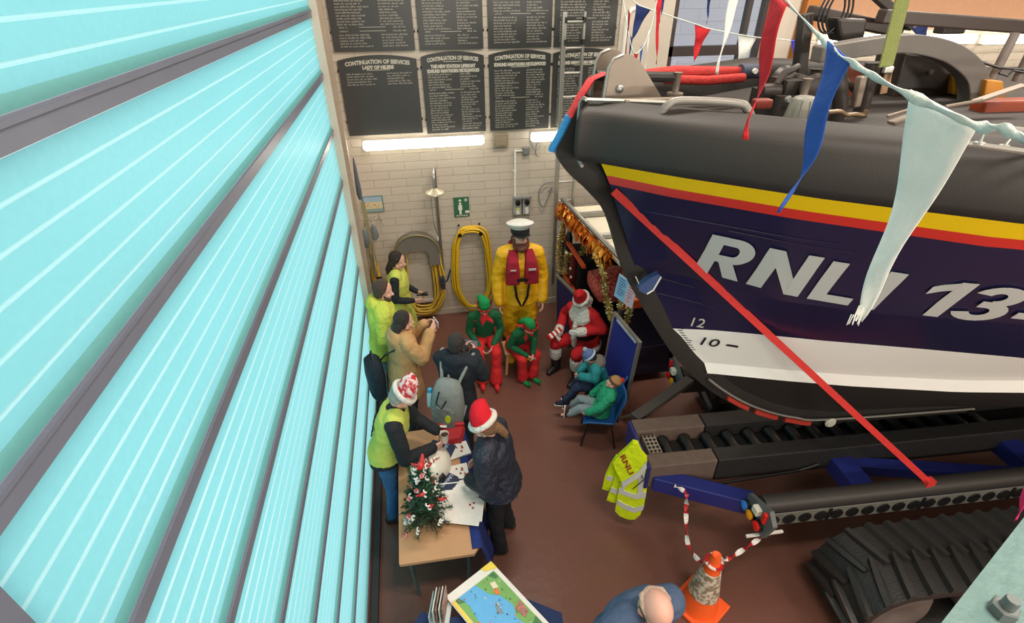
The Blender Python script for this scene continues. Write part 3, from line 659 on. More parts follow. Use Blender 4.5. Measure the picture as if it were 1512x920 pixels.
# bow fairlead: two grey plates with a bolt
M_fair = mat('grey_fairlead', (134, 122, 110), .4, .35)
for t_ in (.17, -.10):
    ps = [(-.70, 3.98), (-.32, 3.98), (-.335, 4.02), (-.50, 4.22), (-.545, 4.25), (-.60, 4.255), (-.65, 4.235), (-.675, 4.19)]
    MB().prism([(a, b) for a, b in ps], BO + BN * t_, BU, V((0, 0, 1)), BN, .03).build('fairlead_plate', M_fair, boat, bevel=.012)
    MB().tube([B(a, t_ + .034, b) for a, b in [(-.69, 4.0)] + ps[:4:-1] + [(-.5, 4.22)][:0]], .009, 6).build('plate_edge', M_alu, boat, smooth=True)
    MB().lathe([(.022, 0), (.022, .012), (.008, .02)], B(-.6, t_ + .03, 4.08), 14, ax=BN).build('plate_bolt', M_steel, boat, smooth=True)
MB().box(tuple(B(-.45, .3, 4.035)), (.3, .05, .02), rz=_a).box(tuple(B(-.3, .38, 4.04)), (.12, .05, .03), rz=_a).build('deck_cleat', M_fair, boat, bevel=.006)
MB().tube([B(-.68, -.02, 4.12), B(-.2, -.02, 4.1)], .03, 10).build('fairlead_roller', M_dark, boat)
hr = [B(-.46, .50, 4.0), B(-.43, .51, 4.045), B(-.36, .52, 4.07), B(-.10, .60, 4.065), B(-.04, .61, 4.035), B(-.01, .62, 3.99)]
MB().tube(curve(hr, 5), .022, 10).build('grab_rail', mat('grey_rail', (132, 128, 122), .45, .3), boat, smooth=True)
for s, t in ((-.18, .0), (.45, .32)):
    MB().lathe([(.05, 0), (.05, .015), (.02, .02), (.02, .12), (.028, .13)], B(s, t, 4.0), 14).build('deck_post', M_fair, boat, smooth=True)
MB().box(tuple(B(.16, .40, 4.02)), (.10, .06, .05), rz=_a).build('deck_light', mat('dull_red_lens', (120, 48, 40), .4), boat, bevel=.01)
# windlass, vent cowl, bollards and mooring gear on the fore deck, each set by where it meets the deck
M_gear = mat('black_deck_gear', (50, 45, 42), .45, .1, var=.2)
wd = MB().box(tuple(B(.66, -.10, 3.90)), (.38, .34, .18), rz=_a).box(tuple(B(.64, -.08, 4.02)), (.22, .2, .1), rz=_a)
wd.lathe([(.07, -.2), (.09, -.17), (.06, -.1), (.06, .1), (.09, .17), (.07, .2)], B(.68, -.1, 4.03), 18, ax=BN)
wd.lathe([(.05, -.06), (.05, .06)], B(.46, -.04, 4.0), 12, ax=BU).tube([B(.50, -.04, 4.04), B(.54, -.06, 4.10), B(.66, -.12, 4.13)], .022, 8)
wd.lathe([(.03, 0), (.03, .12), (.045, .13)], B(.82, -.16, 3.98), 10).tube([B(.76, .02, 4.02), B(.92, .02, 4.06), B(1.02, .0, 4.0)], .02, 8)
wd.build('windlass', M_gear, boat, smooth=True)
for s, t in ((.50, .10), (.62, .12), (.74, .10)): MB().lathe([(.02, 0), (.024, .016), (.014, .03)], B(s, t, 3.98), 12, ax=BN).build('windlass_bolt', M_steel, boat, smooth=True)
c0 = at_t(1180, 180, .55); cs_, ct_ = (c0 - BO).dot(BU), .55
cw = MB().lathe([(.088, -.10), (.086, .0), (.062, .115), (.055, .125), (.04, .13)], B(cs_, ct_, c0.z), 22)
for i in range(11):
    a_ = 2 * math.pi * i / 11; cw.tube([B(cs_ + .086 * math.cos(a_), ct_ + .086 * math.sin(a_), c0.z), B(cs_ + .064 * math.cos(a_), ct_ + .064 * math.sin(a_), c0.z + .115)], .005, 5)
cw.build('vent_cowl', mat('ribbed_grey_cowl', (122, 122, 114), .5), boat, smooth=True)
def P_(x, y, t): return at_t(x, y, t)
def upright(name, x, y0, y1, t, r, m, mid=None):     # a post whose foot and head are sighted in the photograph at lateral position t
    a, b = P_(x[0], y0, t), P_(x[1], y1, t); return MB().tube([a - V((0, 0, .1)), a, b], r, 16).build(name, m, boat, smooth=True)
upright('bollard', (1238, 1236), 158, 88, .05, .055, M_gear)
upright('bollard', (1272, 1290), 160, 92, .0, .045, M_gear)
MB().bar(P_(1262, 158, .05), P_(1273, 112, .05), .05, .05).build('davit_post', M_fair, boat, bevel=.01)
MB().tube(curve([P_(x, y, .25) for x, y in ((1222, 166), (1240, 165), (1250, 170), (1262, 169), (1275, 170), (1280, 162))], 5), .014, 8).build('mooring_gear', mat('brass_gear', (128, 108, 84), .4, .5), boat, smooth=True)
MB().bar(P_(1315, 182, .5), P_(1345, 172, .5), .06, .02).tube([P_(1310, 172, .5), P_(1340, 163, .5)], .01, 6).build('hatch_lid', M_fair, boat, bevel=.006)
# grey arched frame: a level arm that bends down at its after end
ctr = curve([P_(x, y, -.4) for x, y in ((1205, 80), (1300, 66), (1350, 65), (1398, 78), (1430, 104), (1437, 132), (1432, 165))], 7); ring = []
for i, c in enumerate(ctr):
    d = (ctr[min(i + 1, len(ctr) - 1)] - ctr[max(i - 1, 0)]).normalized(); n_ = d.cross(BN).normalized() * lerp(.05, .078, i / len(ctr)); ring.append([c + n_ + BN * .06, c + n_ - BN * .06, c - n_ - BN * .06, c - n_ + BN * .06])
MB().rings(ring).build('mast_ring', mat('grey_ring_paint', (100, 96, 91), .5), boat, bevel=.008)
a, b, c, d = [P_(x, y, -.62) for x, y in ((1308, 175), (1408, 175), (1412, 84), (1338, 78))]; e = BN * -.3
MB().hexa([a, b, b + e, a + e, d, c, c + e, d + e]).build('equipment_locker', M_gear, boat, bevel=.015)
MB().lathe([(.018, 0), (.018, .02)], P_(1373, 106, -.615), 10, ax=BN).build('locker_latch', M_steel, boat)
a, b, c, d = [P_(x, y, -.7) for x, y in ((1246, 165), (1272, 165), (1278, 96), (1252, 92))]; e = BN * -.25
MB().hexa([a, b, b + e, a + e, d, c, c + e, d + e]).build('life_raft_case', mat('rust_case', (140, 66, 40), .6), boat, bevel=.015)
a, b, c, d = [P_(x, y, -.55) for x, y in ((1242, 62), (1276, 62), (1282, 28), (1236, 26))]; e = BN * -.16
MB().hexa([a, b, b + e, a + e, d, c, c + e, d + e]).build('radar_drum', M_gear, boat, bevel=.02)
# cabin top, hatch and wiper to the right, rails on the near gunwale
a, b, c, d = [P_(x, y, 0) for x, y in ((1436, 222), (1520, 232), (1520, 152), (1456, 150))]; far = BU * 3.2; e = BN * -.12
MB().hexa([a, a + far, a + far + e, a + e, d, d + far, d + far + e, d + e]).build('cabin_top', M_orange, boat, bevel=.015)
a, b, c, d = [P_(x, y, -.3) for x, y in ((1452, 150), (1486, 150), (1482, 120), (1458, 118))]; e = BN * -.4
MB().hexa([a, b, b + e, a + e, d, c, c + e, d + e]).build('cabin_hatch', mat('ochre_hatch', (186, 126, 40), .5), boat, bevel=.01)
MB().tube([P_(1395, 158, .15), P_(1450, 148, .12)], .012, 8).bar(P_(1440, 150, .1), P_(1512, 126, .05), .05, .016).build('wiper_arm', M_fair, boat)
MB().tube([P_(1455, 186, 1.40), P_(1520, 194, 1.45), P_(1520, 194, 1.45) + BU * 2], .012, 8).build('guard_wire', M_alu, boat, smooth=True)
for x, y0, y1 in ((1446, 213, 190), (1482, 217, 205)):
    a, b = P_(x, y0, 1.42), P_(x + 9, y1, 1.42); MB().tube([a, b], .006, 8).lathe([(.018, 0), (.018, .008)], a, 10).build('stanchion', M_alu, boat, smooth=True)
MB().tube([P_(1420, 211, 1.38), P_(1512, 224, 1.48), P_(1512, 224, 1.48) + BU * 2], .012, 8).build('toe_rail', M_alu, boat, smooth=True)
# dark spars and struts above the deck
a, b = P_(1195, 18, -.8), P_(1520, 82, -.8)
MB().bar(a, P_(1320, 44, -.8), .09, .09).bar(P_(1300, 24, -.6), P_(1520, 40, -.6), .10, .09).build('folded_mast', mat('dark_spar', (66, 57, 52), .4, .3), boat, bevel=.012)
MB().bar(P_(1175, 150, -.7), P_(1190, 20, -.7), .08, .08).bar(P_(1288, -12, -.7), P_(1345, 40, -.7), .06, .06).bar(P_(1318, 60, -.75), P_(1330, 30, -.75), .07, .07).build('mast_strut', M_gear, boat, bevel=.01)
MB().box(tuple(P_(1405, 36, -.7)), (.18, .1, .12), rz=_a).build('mast_block', M_gear, boat, bevel=.01)
for x0, y0, x1, y1 in ((1462, 122, 1500, 48), (1500, 120, 1530, 60)): MB().tube([P_(x0, y0, -.5), P_(x1, y1, -.5)], .03, 10).build('grey_post', mat('grey_post_paint', (120, 112, 106), .5), boat, smooth=True)
MB().tube([P_(1450, 92, -.45), P_(1475, 100, -.45), P_(1530, 104, -.45)], .01, 6).tube([P_(1475, 108, -.4), P_(1488, 112, -.4), P_(1496, 104, -.4), P_(1530, 110, -.4)], .008, 6).build('rigging_line', M_black, boat)
lp = MB()
for i in range(3):
    c = P_(1228 + 6 * i, 18, -.6); lp.tube([c + BU * (.09 * math.cos(q)) + V((0, 0, .13 * math.sin(q))) for q in [2 * math.pi * j / 22 for j in range(22)]], .007, 6, closed=True)
tag(lp.build('coiled_cable', M_black, smooth='all'), 'coil of black cable hanging from the dark spar above the lifeboat deck', 'cable')
# red webbing laid along the far side of the deck, ending in a blue cuff
rb = thing('webbing_sleeve', 'long red webbing sleeve with a blue cuff along the far edge of the bow', 'strap', tuple(B(.1, -.5, 4.0)))
MB().tube([B(-.42, -.42, 4.04), B(0, -.48, 4.06), B(.3, -.52, 4.05), B(.52, -.54, 4.05)], [.035, .045, .04, .03], 10).tube([B(-.1, -.4, 4.03), B(.2, -.38, 4.02), B(.5, -.46, 4.02)], .03, 10).build('sleeve', mat('red_webbing', (172, 44, 40), .8, bump=.3), rb, smooth=True)
MB().tube([B(.5, -.52, 4.05), B(.66, -.54, 4.05)], .05, 12).build('cuff', mat('slate_blue_cuff', (58, 66, 86), .7), rb, smooth=True)
MB().lathe([(.018, 0), (.018, .02)], B(.58, -.475, 4.06), 10, ax=BN).build('press_stud', M_white, rb)
# red and blue painter cover over the stem head
pc = thing('rope_cover', 'red and bright blue padded strap hanging over the bow stem head', 'strap', tuple(B(-.75, .05, 3.9)))
MB().loft([(B(s, t, z), BN, BU, .05, .022) for s, t, z in ((-.64, .03, 4.14), (-.72, .03, 4.11), (-.79, .03, 4.0), (-.84, .03, 3.90))], 12).build('red_strap', mat('strap_red', (206, 60, 62), .75, bump=.3), pc, smooth=True)
MB().loft([(B(s, t, z), BN, BU, .045, .024) for s, t, z in ((-.84, .03, 3.91), (-.89, .03, 3.80), (-.935, .03, 3.72), (-.94, .03, 3.70))], 12).build('blue_end', mat('strap_blue', (46, 134, 196), .7, bump=.3), pc, smooth=True)
# green webbing sling with buckle hanging by the grey ring
gsl = thing('webbing_sling', 'olive green webbing sling with a buckle hanging in front of the grey ring', 'strap', tuple(B(1.2, .25, 4.2)))
MB().bar(at_t(1308, 98, .1), at_t(1336, -14, .1), .085, .012, ref=BN).build('webbing', mat('olive_webbing', (128, 138, 78), .8, bump=.4, bscale=120), gsl)
MB().box(tuple(at_t(1311, 103, .12)), (.06, .03, .04), rz=_a).build('buckle', M_alu, gsl, bevel=.008)
MB().bar(at_t(1311, 108, .12), at_t(1304, 138, .12), .04, .01, ref=BN).bar(at_t(1313, 108, .12), at_t(1310, 128, .12), .03, .01, ref=BN).build('loose_tail', mat('tan_webbing', (150, 122, 94), .8), gsl)
# red ratchet strap from the bow to the carriage rail
a, b = on_hull(-.56, 3.47, .035) or B(-.59, .14, 3.47), B(2.26, .80, 1.02)
tag(MB().bar(a, b, .05, .012, ref=BN).box(tuple(b), (.08, .06, .06)).build('ratchet_strap', mat('red_strap_webbing', (206, 48, 44), .7, bump=.2)), 'long red ratchet strap running from the bow stripe down to the carriage rail', 'strap')
# blue fin shaped pouch hanging at the bow and the price list
fin = thing('boat_shaped_pouch', 'navy blue pouch with a white edge hanging against the lifeboat stem', 'pouch', tuple(at_t(940, 424, .16)))
o_ = at_t(940, 424, .16)
MB().prism([(0, .0), (.055, -.035), (.10, .0), (.145, .11), (.125, .125), (.06, .09), (.0, .035)], o_, BU, V((0, 0, 1)), BN, .05).build('pouch', mat('navy_pouch', (48, 70, 116), .6, bump=.2), fin, bevel=.012)
MB().tube([o_ + BU * p + V((0, 0, q)) + BN * .055 for p, q in ((.062, -.03), (.105, .0), (.145, .105))], .006, 6).build('white_edge', M_white, fin)
MB().tube([o_ + BU * .01 + V((0, 0, .03)) + BN * .02, o_ + BU * -.02 + V((0, 0, .09))], .005, 6).build('hook', M_steel, fin)
# ================================================================== CARRIAGE
M_cblue = mat('carriage_blue', (30, 40, 112), .45, var=.12)
M_timber = mat('worn_timber', (96, 80, 72), .7, var=.3, scale=14)
M_plate = mat('grey_perforated_plate', (116, 116, 110), .5, .3)
cg = thing('boat_carriage', 'steel launching carriage with a timber keelway and blue beams under the lifeboat', 'carriage', tuple(B(2, 0, 0)))
S0, S2 = 0.0, 6.5
def beam(n, t0, t1, z0, z1, s0, s1, m, **k):
    return MB().hexa([B(s0, t0, z0), B(s1, t0, z0), B(s1, t1, z0), B(s0, t1, z0), B(s0, t0, z1), B(s1, t0, z1), B(s1, t1, z1), B(s0, t1, z1)]).build(n, m, cg, bevel=.01, **k)
beam('keelway_beam', -.24, -.07, .72, 1.0, 0, .68, M_timber); beam('keelway_beam', -.24, -.07, .72, 1.0, .69, S2, M_dark)
beam('keelway_beam', .19, .34, .72, .99, 0, .62, M_timber); beam('keelway_beam', .19, .34, .72, .99, .63, S2, M_dark)
beam('keelway_floor', -.07, .19, .72, .84, 0, S2, M_dark)
beam('keelway_end', -.24, .34, .70, .99, -.03, 0, M_cblue)
for i in range(16):
    s = .26 + .215 * i
    MB().lathe([(.05, -.12), (.062, -.10), (.05, -.03), (.05, .03), (.062, .10), (.05, .12)], B(s, .06, .885), 16, ax=BN).build('keel_roller', M_black, cg, smooth=True)
g = MB().hexa([B(.05, -.05, .84), B(.17, -.05, .84), B(.17, .17, .84), B(.05, .17, .84), B(.05, -.05, .97), B(.17, -.05, .97), B(.17, .17, .97), B(.05, .17, .97)])
for i in range(3):
    for j in range(5): g.lathe([(.014, 0), (.014, .008)], B(.07 + .038 * i, -.03 + .045 * j, .97), 8, 1)
g.build('tread_plate', [mat('pale_tread', (150, 138, 122), .6), M_black], cg)
# bilge rails at both sides, padded on top, plated with round holes
for sd in (1, -1):
    k0 = .78 if sd > 0 else .92
    tt = k0 * sd
    MB().tube([B(.80, tt, .935), B(6.5, tt, .935)], .075, 18).build('bilge_pad', mat('pad_black', (50, 47, 45), .5, var=.1), cg, smooth=True)
    beam('bilge_beam', (k0 - .09) * sd, (k0 + .07) * sd, .72, .92, .80, 6.5, M_black if sd < 0 else mat('beam_dark', (40, 38, 46), .5))
    if sd > 0:
        h = MB(); s = .64
        beam('perforated_plate', .852, .862, .745, .90, .80, 6.5, M_plate)
        for i in range(40):
            h.lathe([(.054, 0), (.054, .012)], B(.88 + .142 * i, .862, .822), 16, ax=BN)
        h.build('plate_holes', M_black, cg)
        for i in range(6): MB().box(tuple(B(1.377 + .852 * i, .867, .822)), (.025, .01, .155), rz=_a).build('plate_joint', M_black, cg)
    d_ = k0 - .78; bp = [(.66 + d_, .79), (.66 + d_, .93), (.93 + d_, 1.05), (1.02 + d_, .97), (.96 + d_, .74)]
    lp = MB().prism(bp, B(.75, 0, 0), BN * sd, V((0, 0, 1)), BU, .04).build('lamp_board', mat('grey_lamp_board', (88, 94, 94), .5), cg, bevel=.006)
    for (t_, z, c, nm) in ((.70, .83, (52, 128, 214), 'blue'), (.79, .825, (236, 158, 26), 'amber'), (.895, .825, (214, 36, 32), 'red')):
        MB().lathe([(.05, 0), (.05, .03)], B(.75, (t_ + d_) * sd, z), 18, ax=-BU).build('lamp_bezel', M_black, lp, smooth=True)
        MB().lathe([(.041, .03), (.043, .045), (.02, .056)], B(.75, (t_ + d_) * sd, z), 18, ax=-BU).build('round_lamp', mat('lens_' + nm, c, .25), lp, smooth=True)
    MB().box(tuple(B(.73, (.83 + d_) * sd, .935)), (.05, .075, .07), rz=_a).build('white_lamp', mat('white_lens', (226, 222, 206), .3), lp, bevel=.008)
    MB().box(tuple(B(.735, (.925 + d_) * sd, .96)), (.03, .035, .11), rz=_a).build('red_reflector', mat('lens_red', (0, 0, 0)), lp, bevel=.006)
    # splayed front beam from keelway end to rail end, cross beams
    m = M_cblue if sd > 0 else mat('strut_dark', (62, 58, 56), .5)
    MB().bar(B(.06, .3 * sd, .78 if sd > 0 else .95), B(.84, (k0 - .13) * sd, .76 if sd > 0 else .95), .14 if sd > 0 else .11, .16 if sd > 0 else .06).build('front_beam', m, cg, bevel=.008)
    for s, m2 in ((1.85, M_cblue), (3.6, M_cblue), (5.5, M_cblue)):
        MB().bar(B(s, .3 * sd, .78), B(s, (k0 - .05) * sd, .78), .2, .16).build('cross_beam', m2, cg, bevel=.008)
    MB().bar(B(1.95, .36 * sd, .76), B(3.5, (k0 - .1) * sd, .76), .12, .12).build('brace_beam', M_cblue, cg, bevel=.008)
MB().tube([B(.35, .355, .70), B(.6, .36, .69), B(1.0, .36, .72), B(1.45, .36, .76), B(1.62, .36, .82)], .014, 8).build('hose_line', M_black, cg)
MB().bar(B(.66, .90, .70), B(.98, .90, .71), .02, .02).build('red_white_bar', M_white, cg)
# crawler tracks
def track(sd):
    t = thing('crawler_track', 'big black ribbed rubber crawler track under the near rail' if sd > 0 else 'black rubber crawler track on the far side of the carriage', 'crawler track', tuple(B(2.6, 1.25 * sd, 0)))
    s0, s1, r, t0, t1 = 1.68, 4.9, .36, .96, 1.56
    def path(u):      # loop around two wheels; u in 0..1
        L = s1 - s0; P = 2 * L + 2 * math.pi * r; x = u * P
        if x < L: return V((s0 + x, r * 2)), V((0, 1))
        x -= L
        if x < math.pi * r: a = math.pi / 2 - x / r; return V((s1 + r * math.cos(a), r + r * math.sin(a))), V((math.cos(a), math.sin(a)))
        x -= math.pi * r
        if x < L: return V((s1 - x, 0)), V((0, -1))
        x -= L; a = -math.pi / 2 - x / r; return V((s0 + r * math.cos(a), r + r * math.sin(a))), V((math.cos(a), math.sin(a)))
    N_ = 120; rr = []
    for i in range(N_ + 1):
        p, n = path(i / N_); q = p - n * .05
        rr.append([B(p.x, t0 * sd, p.y + .03), B(p.x, t1 * sd, p.y + .03), B(q.x, t1 * sd, q.y + .03), B(q.x, t0 * sd, q.y + .03)])
    MB().rings(rr, cap=False).build('belt', mat('track_rubber', (38, 37, 36), .5, var=.15, bump=.2), t, smooth=True)
    ribs = MB(); nb = 52
    for i in range(nb):
        for half in (0, 1):
            pts = []
            for k in range(5):
                f = k / 4; tt = lerp(t0, lerp(t0, t1, .56), f) if half == 0 else lerp(t1, lerp(t0, t1, .44), f)
                u = (i + .5 * half) / nb + (f * .011)
                p, n = path(u % 1.); pts.append((p, n, tt))
            rr = []
            for (p, n, tt), w in zip(pts, (.018, .022, .022, .02, .014)):
                d = V((n.y, -n.x)); h = .045
                rr.append([B(p.x + d.x * (w + .012), tt * sd, p.y + d.y * (w + .012) + .03), B(p.x + d.x * w + n.x * h, tt * sd, p.y + d.y * w + n.y * h + .03), B(p.x - d.x * w + n.x * h, tt * sd, p.y - d.y * w + n.y * h + .03), B(p.x - d.x * (w + .012), tt * sd, p.y - d.y * (w + .012) + .03)])
            ribs.rings(rr)
    ribs.build('tread_ribs', mat('track_rib_rubber', (44, 43, 42), .42, var=.15), t)
    # rounded flank flaps between belt and wheels
    for s in (s0, 2.6, 3.7, s1):
        w = MB().lathe([(.05, 0), (.10, .03), (.24, .04), (.3, .0), (.3, -.25)], B(s, (t1 - .08) * sd, r + .03), 24, ax=BN * sd).build('road_wheel', mat('wheel_grey', (112, 104, 100), .5, .2), t, smooth=True)
    return t
track(1); track(-1)
# ------------------------------------------------------------------ hi-vis jacket draped on the keelway end
M_lime = cloth('hi_vis_lime', (206, 226, 22)); M_refl = mat('silver_reflective_tape', (206, 208, 204), .35, .1)
jk = thing('hi_vis_jacket', 'hi-vis yellow jacket lettered RNLI hung over the end of the timber keelway', 'jacket', tuple(B(-.15, .2, .5)))
JP = B(-.14, .22, 0); jn = V((JP.x, JP.y, 0)).normalized(); ja = V((jn.y, -jn.x, 0))      # the cloth hangs in a plane across the beam end
def jpt(x, y):
    d = sight(x, y); k = (JP - CAM).dot(jn) / d.dot(jn); return CAM + d * k
J0 = jpt(925, 700)
def j2(x, y): p = jpt(x, y) - J0; return (p.dot(ja), p.z)
def jpiece(name, px, depth, th, m, parent, bev=.012, label=None):
    return MB().prism([j2(*p) for p in px], J0 - jn * depth, ja, V((0, 0, 1)), jn, th).build(name, m, parent, bevel=bev)
jpiece('lower_left_panel', [(909, 676), (925, 690), (906, 726), (898, 725), (889, 722), (893, 704), (901, 688)], .0, .05, M_lime, jk)
jpiece('middle_panel', [(912, 685), (930, 700), (918, 735), (911, 741), (903, 740), (896, 737), (901, 722), (907, 706)], .015, .05, M_lime, jk)
jb = jpiece('jacket_body', [(948, 668), (955, 676), (956, 700), (955, 722), (952, 740), (946, 756), (938, 763), (928, 763), (916, 758), (909, 751), (911, 735), (915, 716), (918, 700), (930, 680)], .035, .06, M_lime, jk)
jpiece('yoke', [(935, 648), (942, 650), (948, 664), (955, 676), (944, 690), (930, 699), (919, 705), (912, 692), (906, 677), (914, 668), (925, 658)], .055, .05, M_lime, jk)
for px in ([(919, 705), (931, 698), (944, 689), (955, 675), (956, 684), (946, 697), (932, 706), (921, 714)],):
    jpiece('yoke_band', px, .062, .012, M_refl, jb, .0)
jpiece('brace_band', [(944, 692), (952, 686), (952, 706), (949, 729), (942, 728), (943, 708)], .041, .008, M_refl, jb, .0)
jpiece('brace_band', [(918, 708), (923, 711), (922, 722), (918, 720)], .041, .008, M_refl, jb, .0)
jpiece('waist_band', [(915, 716), (924, 720), (938, 725), (955, 722), (954, 730), (939, 732), (924, 727), (914, 723)], .042, .008, M_refl, jb, .0)
jpiece('hem_band', [(913, 733), (924, 740), (938, 745), (952, 741), (950, 748), (937, 752), (923, 747), (912, 740)], .042, .008, M_refl, jb, .0)
jpiece('sleeve_band', [(897, 702), (906, 704), (903, 711), (895, 707)], .006, .008, M_refl, jk, .0)
jpiece('sleeve_band', [(903, 717), (914, 722), (912, 728), (901, 724)], .021, .008, M_refl, jk, .0)
tx = MB(); vs, fs = text_geo('RNLI', 1., bold=.02); xs = [v[0] for v in vs]; x0, x1 = min(xs), max(xs)
pa_, pb_, pc_ = jpt(917, 667), jpt(931, 694), jpt(924, 663)      # start and end of the base line, and the cap height
tx.add([pa_ + (pb_ - pa_) * ((v[0] - x0) / (x1 - x0)) + (pc_ - pa_) * (v[1] / .73) - jn * .062 for v in vs], fs)
tx.build('lettering', mat('maroon_print', (150, 40, 34), .6), jk)
MB().tube([jpt(945, 690) - jn * .05, jpt(952, 701) - jn * .06, jpt(936, 714) - jn * .06], .005, 6).build('piping', M_black, jk)
# ------------------------------------------------------------------ cone and barrier tape
CX, CY = 2.04, 2.04
cn = thing('traffic_cone', 'orange traffic cone with a dirty white sleeve beside the elderly man', 'traffic cone', (CX, CY, 0))
M_cone = mat('cone_orange', (244, 96, 34), .5, var=.06)
MB().box((CX, CY, .02), (.38, .38, .04), rz=.5).build('base', M_cone, cn, bevel=.012)
MB().lathe([(.16, .04), (.15, .06), (.045, .70), (.035, .76), (.028, .76), (.0, .74)], (CX, CY, 0), 32).build('cone_body', M_cone, cn, smooth=True)
MB().lathe([(.122, .24), (.126, .245), (.076, .56), (.07, .565)], (CX, CY, 0), 32, cap=False).build('reflective_sleeve', mat('dirty_sleeve', (206, 196, 182), .5, rgb2=(138, 122, 96), scale=26), cn, smooth=True)
def tape(pts, w, label, tw):
    c = curve(pts, 10); mb = MB(); n = len(c); L = 0
    for i in range(n - 1):
        d = (c[i + 1] - c[i]).normalized(); a, u = frame(d)
        def edge(j, p): q = tw * j; h = a * math.cos(q) + u * math.sin(q); return p + h * w, p - h * w
        p0, p1 = edge(i, c[i]), edge(i + 1, c[i + 1])
        mb.add([p0[0], p1[0], p1[1], p0[1]], [(0, 1, 2, 3)], int(L / .085) % 2); L += (c[i + 1] - c[i]).length
    o = mb.build('barrier_tape', [mat('tape_white', (226, 220, 216), .35), mat('tape_red', (182, 34, 36), .35)], solid=.003)
    return tag(o, label, 'tape', 'red and white barrier tape')
pa = B(.27, .5, .87); top = V((CX, CY, .70))
tape([pa + V((-.10, .02, .03)), pa + V((-.02, -.06, .0)), pa + V((.0, -.085, -.2)), lerp(pa, top, .35) + V((-.04, -.08, -.34)), lerp(pa, top, .75) + V((-.02, -.06, -.24)), top + V((-.06, -.02, -.02))], .02, 'red and white barrier tape running from the blue beam down to the cone', .42)
pb = B(.86, .90, .72)
tape([top + V((.07, 0, -.03)), lerp(top, pb, .35) + V((0, 0, -.10)), lerp(top, pb, .7) + V((0, 0, -.05)), pb], .02, 'red and white barrier tape running from the cone to the near carriage rail', .42)
tape([top + V((.058 * math.cos(q), .058 * math.sin(q), -.03 * q / 6.3 - .02)) for q in [i * .7 for i in range(14)]], .018, 'red and white barrier tape wound round the neck of the cone', .0)
# ------------------------------------------------------------------ teal girder with bolt in the foreground
e0, e1 = at_z(1512, 764, 3.75), at_z(1386, 925, 3.75); d = (e1 - e0).normalized(); nrm = V((-d.y, d.x, 0)); nrm = nrm if nrm.x > 0 else -nrm
gd = thing('steel_girder', 'pale teal painted steel girder with a bolt at the lower right corner', 'girder', tuple(e0))
e0 -= d * .3; e1 += d * .22
MB().hexa([e0 - V((0, 0, .012)), e1 - V((0, 0, .012)), e1 + nrm * .2 - V((0, 0, .012)), e0 + nrm * .2 - V((0, 0, .012)), e0, e1, e1 + nrm * .2, e0 + nrm * .2]).build('top_flange', mat('teal_paint', (88, 120, 118), .55, var=.14, scale=30, bump=.25, bscale=40), gd)
MB().hexa([e0 + nrm * .09 - V((0, 0, .25)), e1 + nrm * .09 - V((0, 0, .25)), e1 + nrm * .1 - V((0, 0, .25)), e0 + nrm * .1 - V((0, 0, .25)), e0 + nrm * .09 - V((0, 0, .012)), e1 + nrm * .09 - V((0, 0, .012)), e1 + nrm * .1 - V((0, 0, .012)), e0 + nrm * .1 - V((0, 0, .012))]).build('web', MATS['teal_paint'], gd)
bp_ = at_z(1478, 905, 3.75)
bt = MB().lathe([(.019, 0), (.019, .018), (.016, .02)], bp_, 6).build('hex_nut', mat('grey_galvanised', (106, 114, 114), .5, .4), gd)
MB().lathe([(.010, .02), (.0105, .023), (.0095, .026), (.0105, .029), (.0095, .032), (.0105, .035), (.009, .04)], bp_, 14).build('bolt_thread', MATS['grey_galvanised'], gd, smooth=True)
# ================================================================== BUNTING
M_bred = cloth('bunting_red', (196, 44, 52), bump=.3); M_bblue = cloth('bunting_blue', (46, 84, 164), bump=.3); M_bwhite = cloth('bunting_white', (228, 232, 228), bump=.3); M_bnavy = cloth('bunting_navy', (36, 48, 96), bump=.3)
M_tapew = cloth('bunting_tape', (206, 214, 208))
def pennant(name, a, b, tip, m, label, group, wav=.012, curl=.0, solid=.0015, mid=None):
    a, b, tip = V(a), V(b), V(tip); n = (b - a).cross(tip - a).normalized(); ph = random.uniform(0, 6)
    def fn(u, v):   # v down, u across
        c = lerp((a + b) / 2, tip, v)
        if mid is not None: c = c + V(mid) * math.sin(math.pi * v)
        w = (b - a) * (u - .5) * (1 - v * .96) * (1 - .25 * math.sin(math.pi * v) * .6)
        return c + w + n * (wav * math.sin(9 * v + ph + 2 * u) * (.3 + v)) + n * (curl * (u - .5) ** 2 * v)
    o = MB().grid(fn, 6, 22).build(name, m, smooth='all', solid=solid)
    return tag(o, label, 'pennant', group)
GN = 'bunting pennants close to the camera'
# near line: a ribbon strung towards the lower right
S = [at_y(1150, -8, 1.75), at_y(1180, 22, 1.5), at_y(1228, 72, 1.2), at_y(1262, 96, 1.08), at_y(1318, 128, .9), at_y(1380, 158, .78), at_y(1440, 185, .70), at_y(1478, 190, .63), at_y(1512, 205, .57), at_y(1570, 232, .5)]
c = curve(S, 8); rib = MB()
def strip(c, w, tw):
    vs = []
    for i, p in enumerate(c):
        d = (c[min(i + 1, len(c) - 1)] - c[max(i - 1, 0)]).normalized(); a, u = frame(d); q = 1.2 + .5 * math.sin(i * tw); h = a * math.cos(q) + u * math.sin(q); ww = w * (1 + .35 * math.sin(i * .9)); vs += [p + h * ww, p - h * ww]
    return vs, [(2 * i, 2 * i + 1, 2 * i + 3, 2 * i + 2) for i in range(len(c) - 1)]
rib.add(*strip(c, .0075, .55))
tag(rib.build('bunting_line', M_tapew, solid=.002, smooth='all'), 'near white bunting tape sloping down to the right across the lifeboat', 'bunting line')
pennant('bunting_pennant', at_y(1138, -14, 1.72), at_y(1163, 8, 1.6), at_y(1103, 206, 1.62), M_bred, 'long twisted red pennant at the upper end of the near bunting tape', GN, .014)
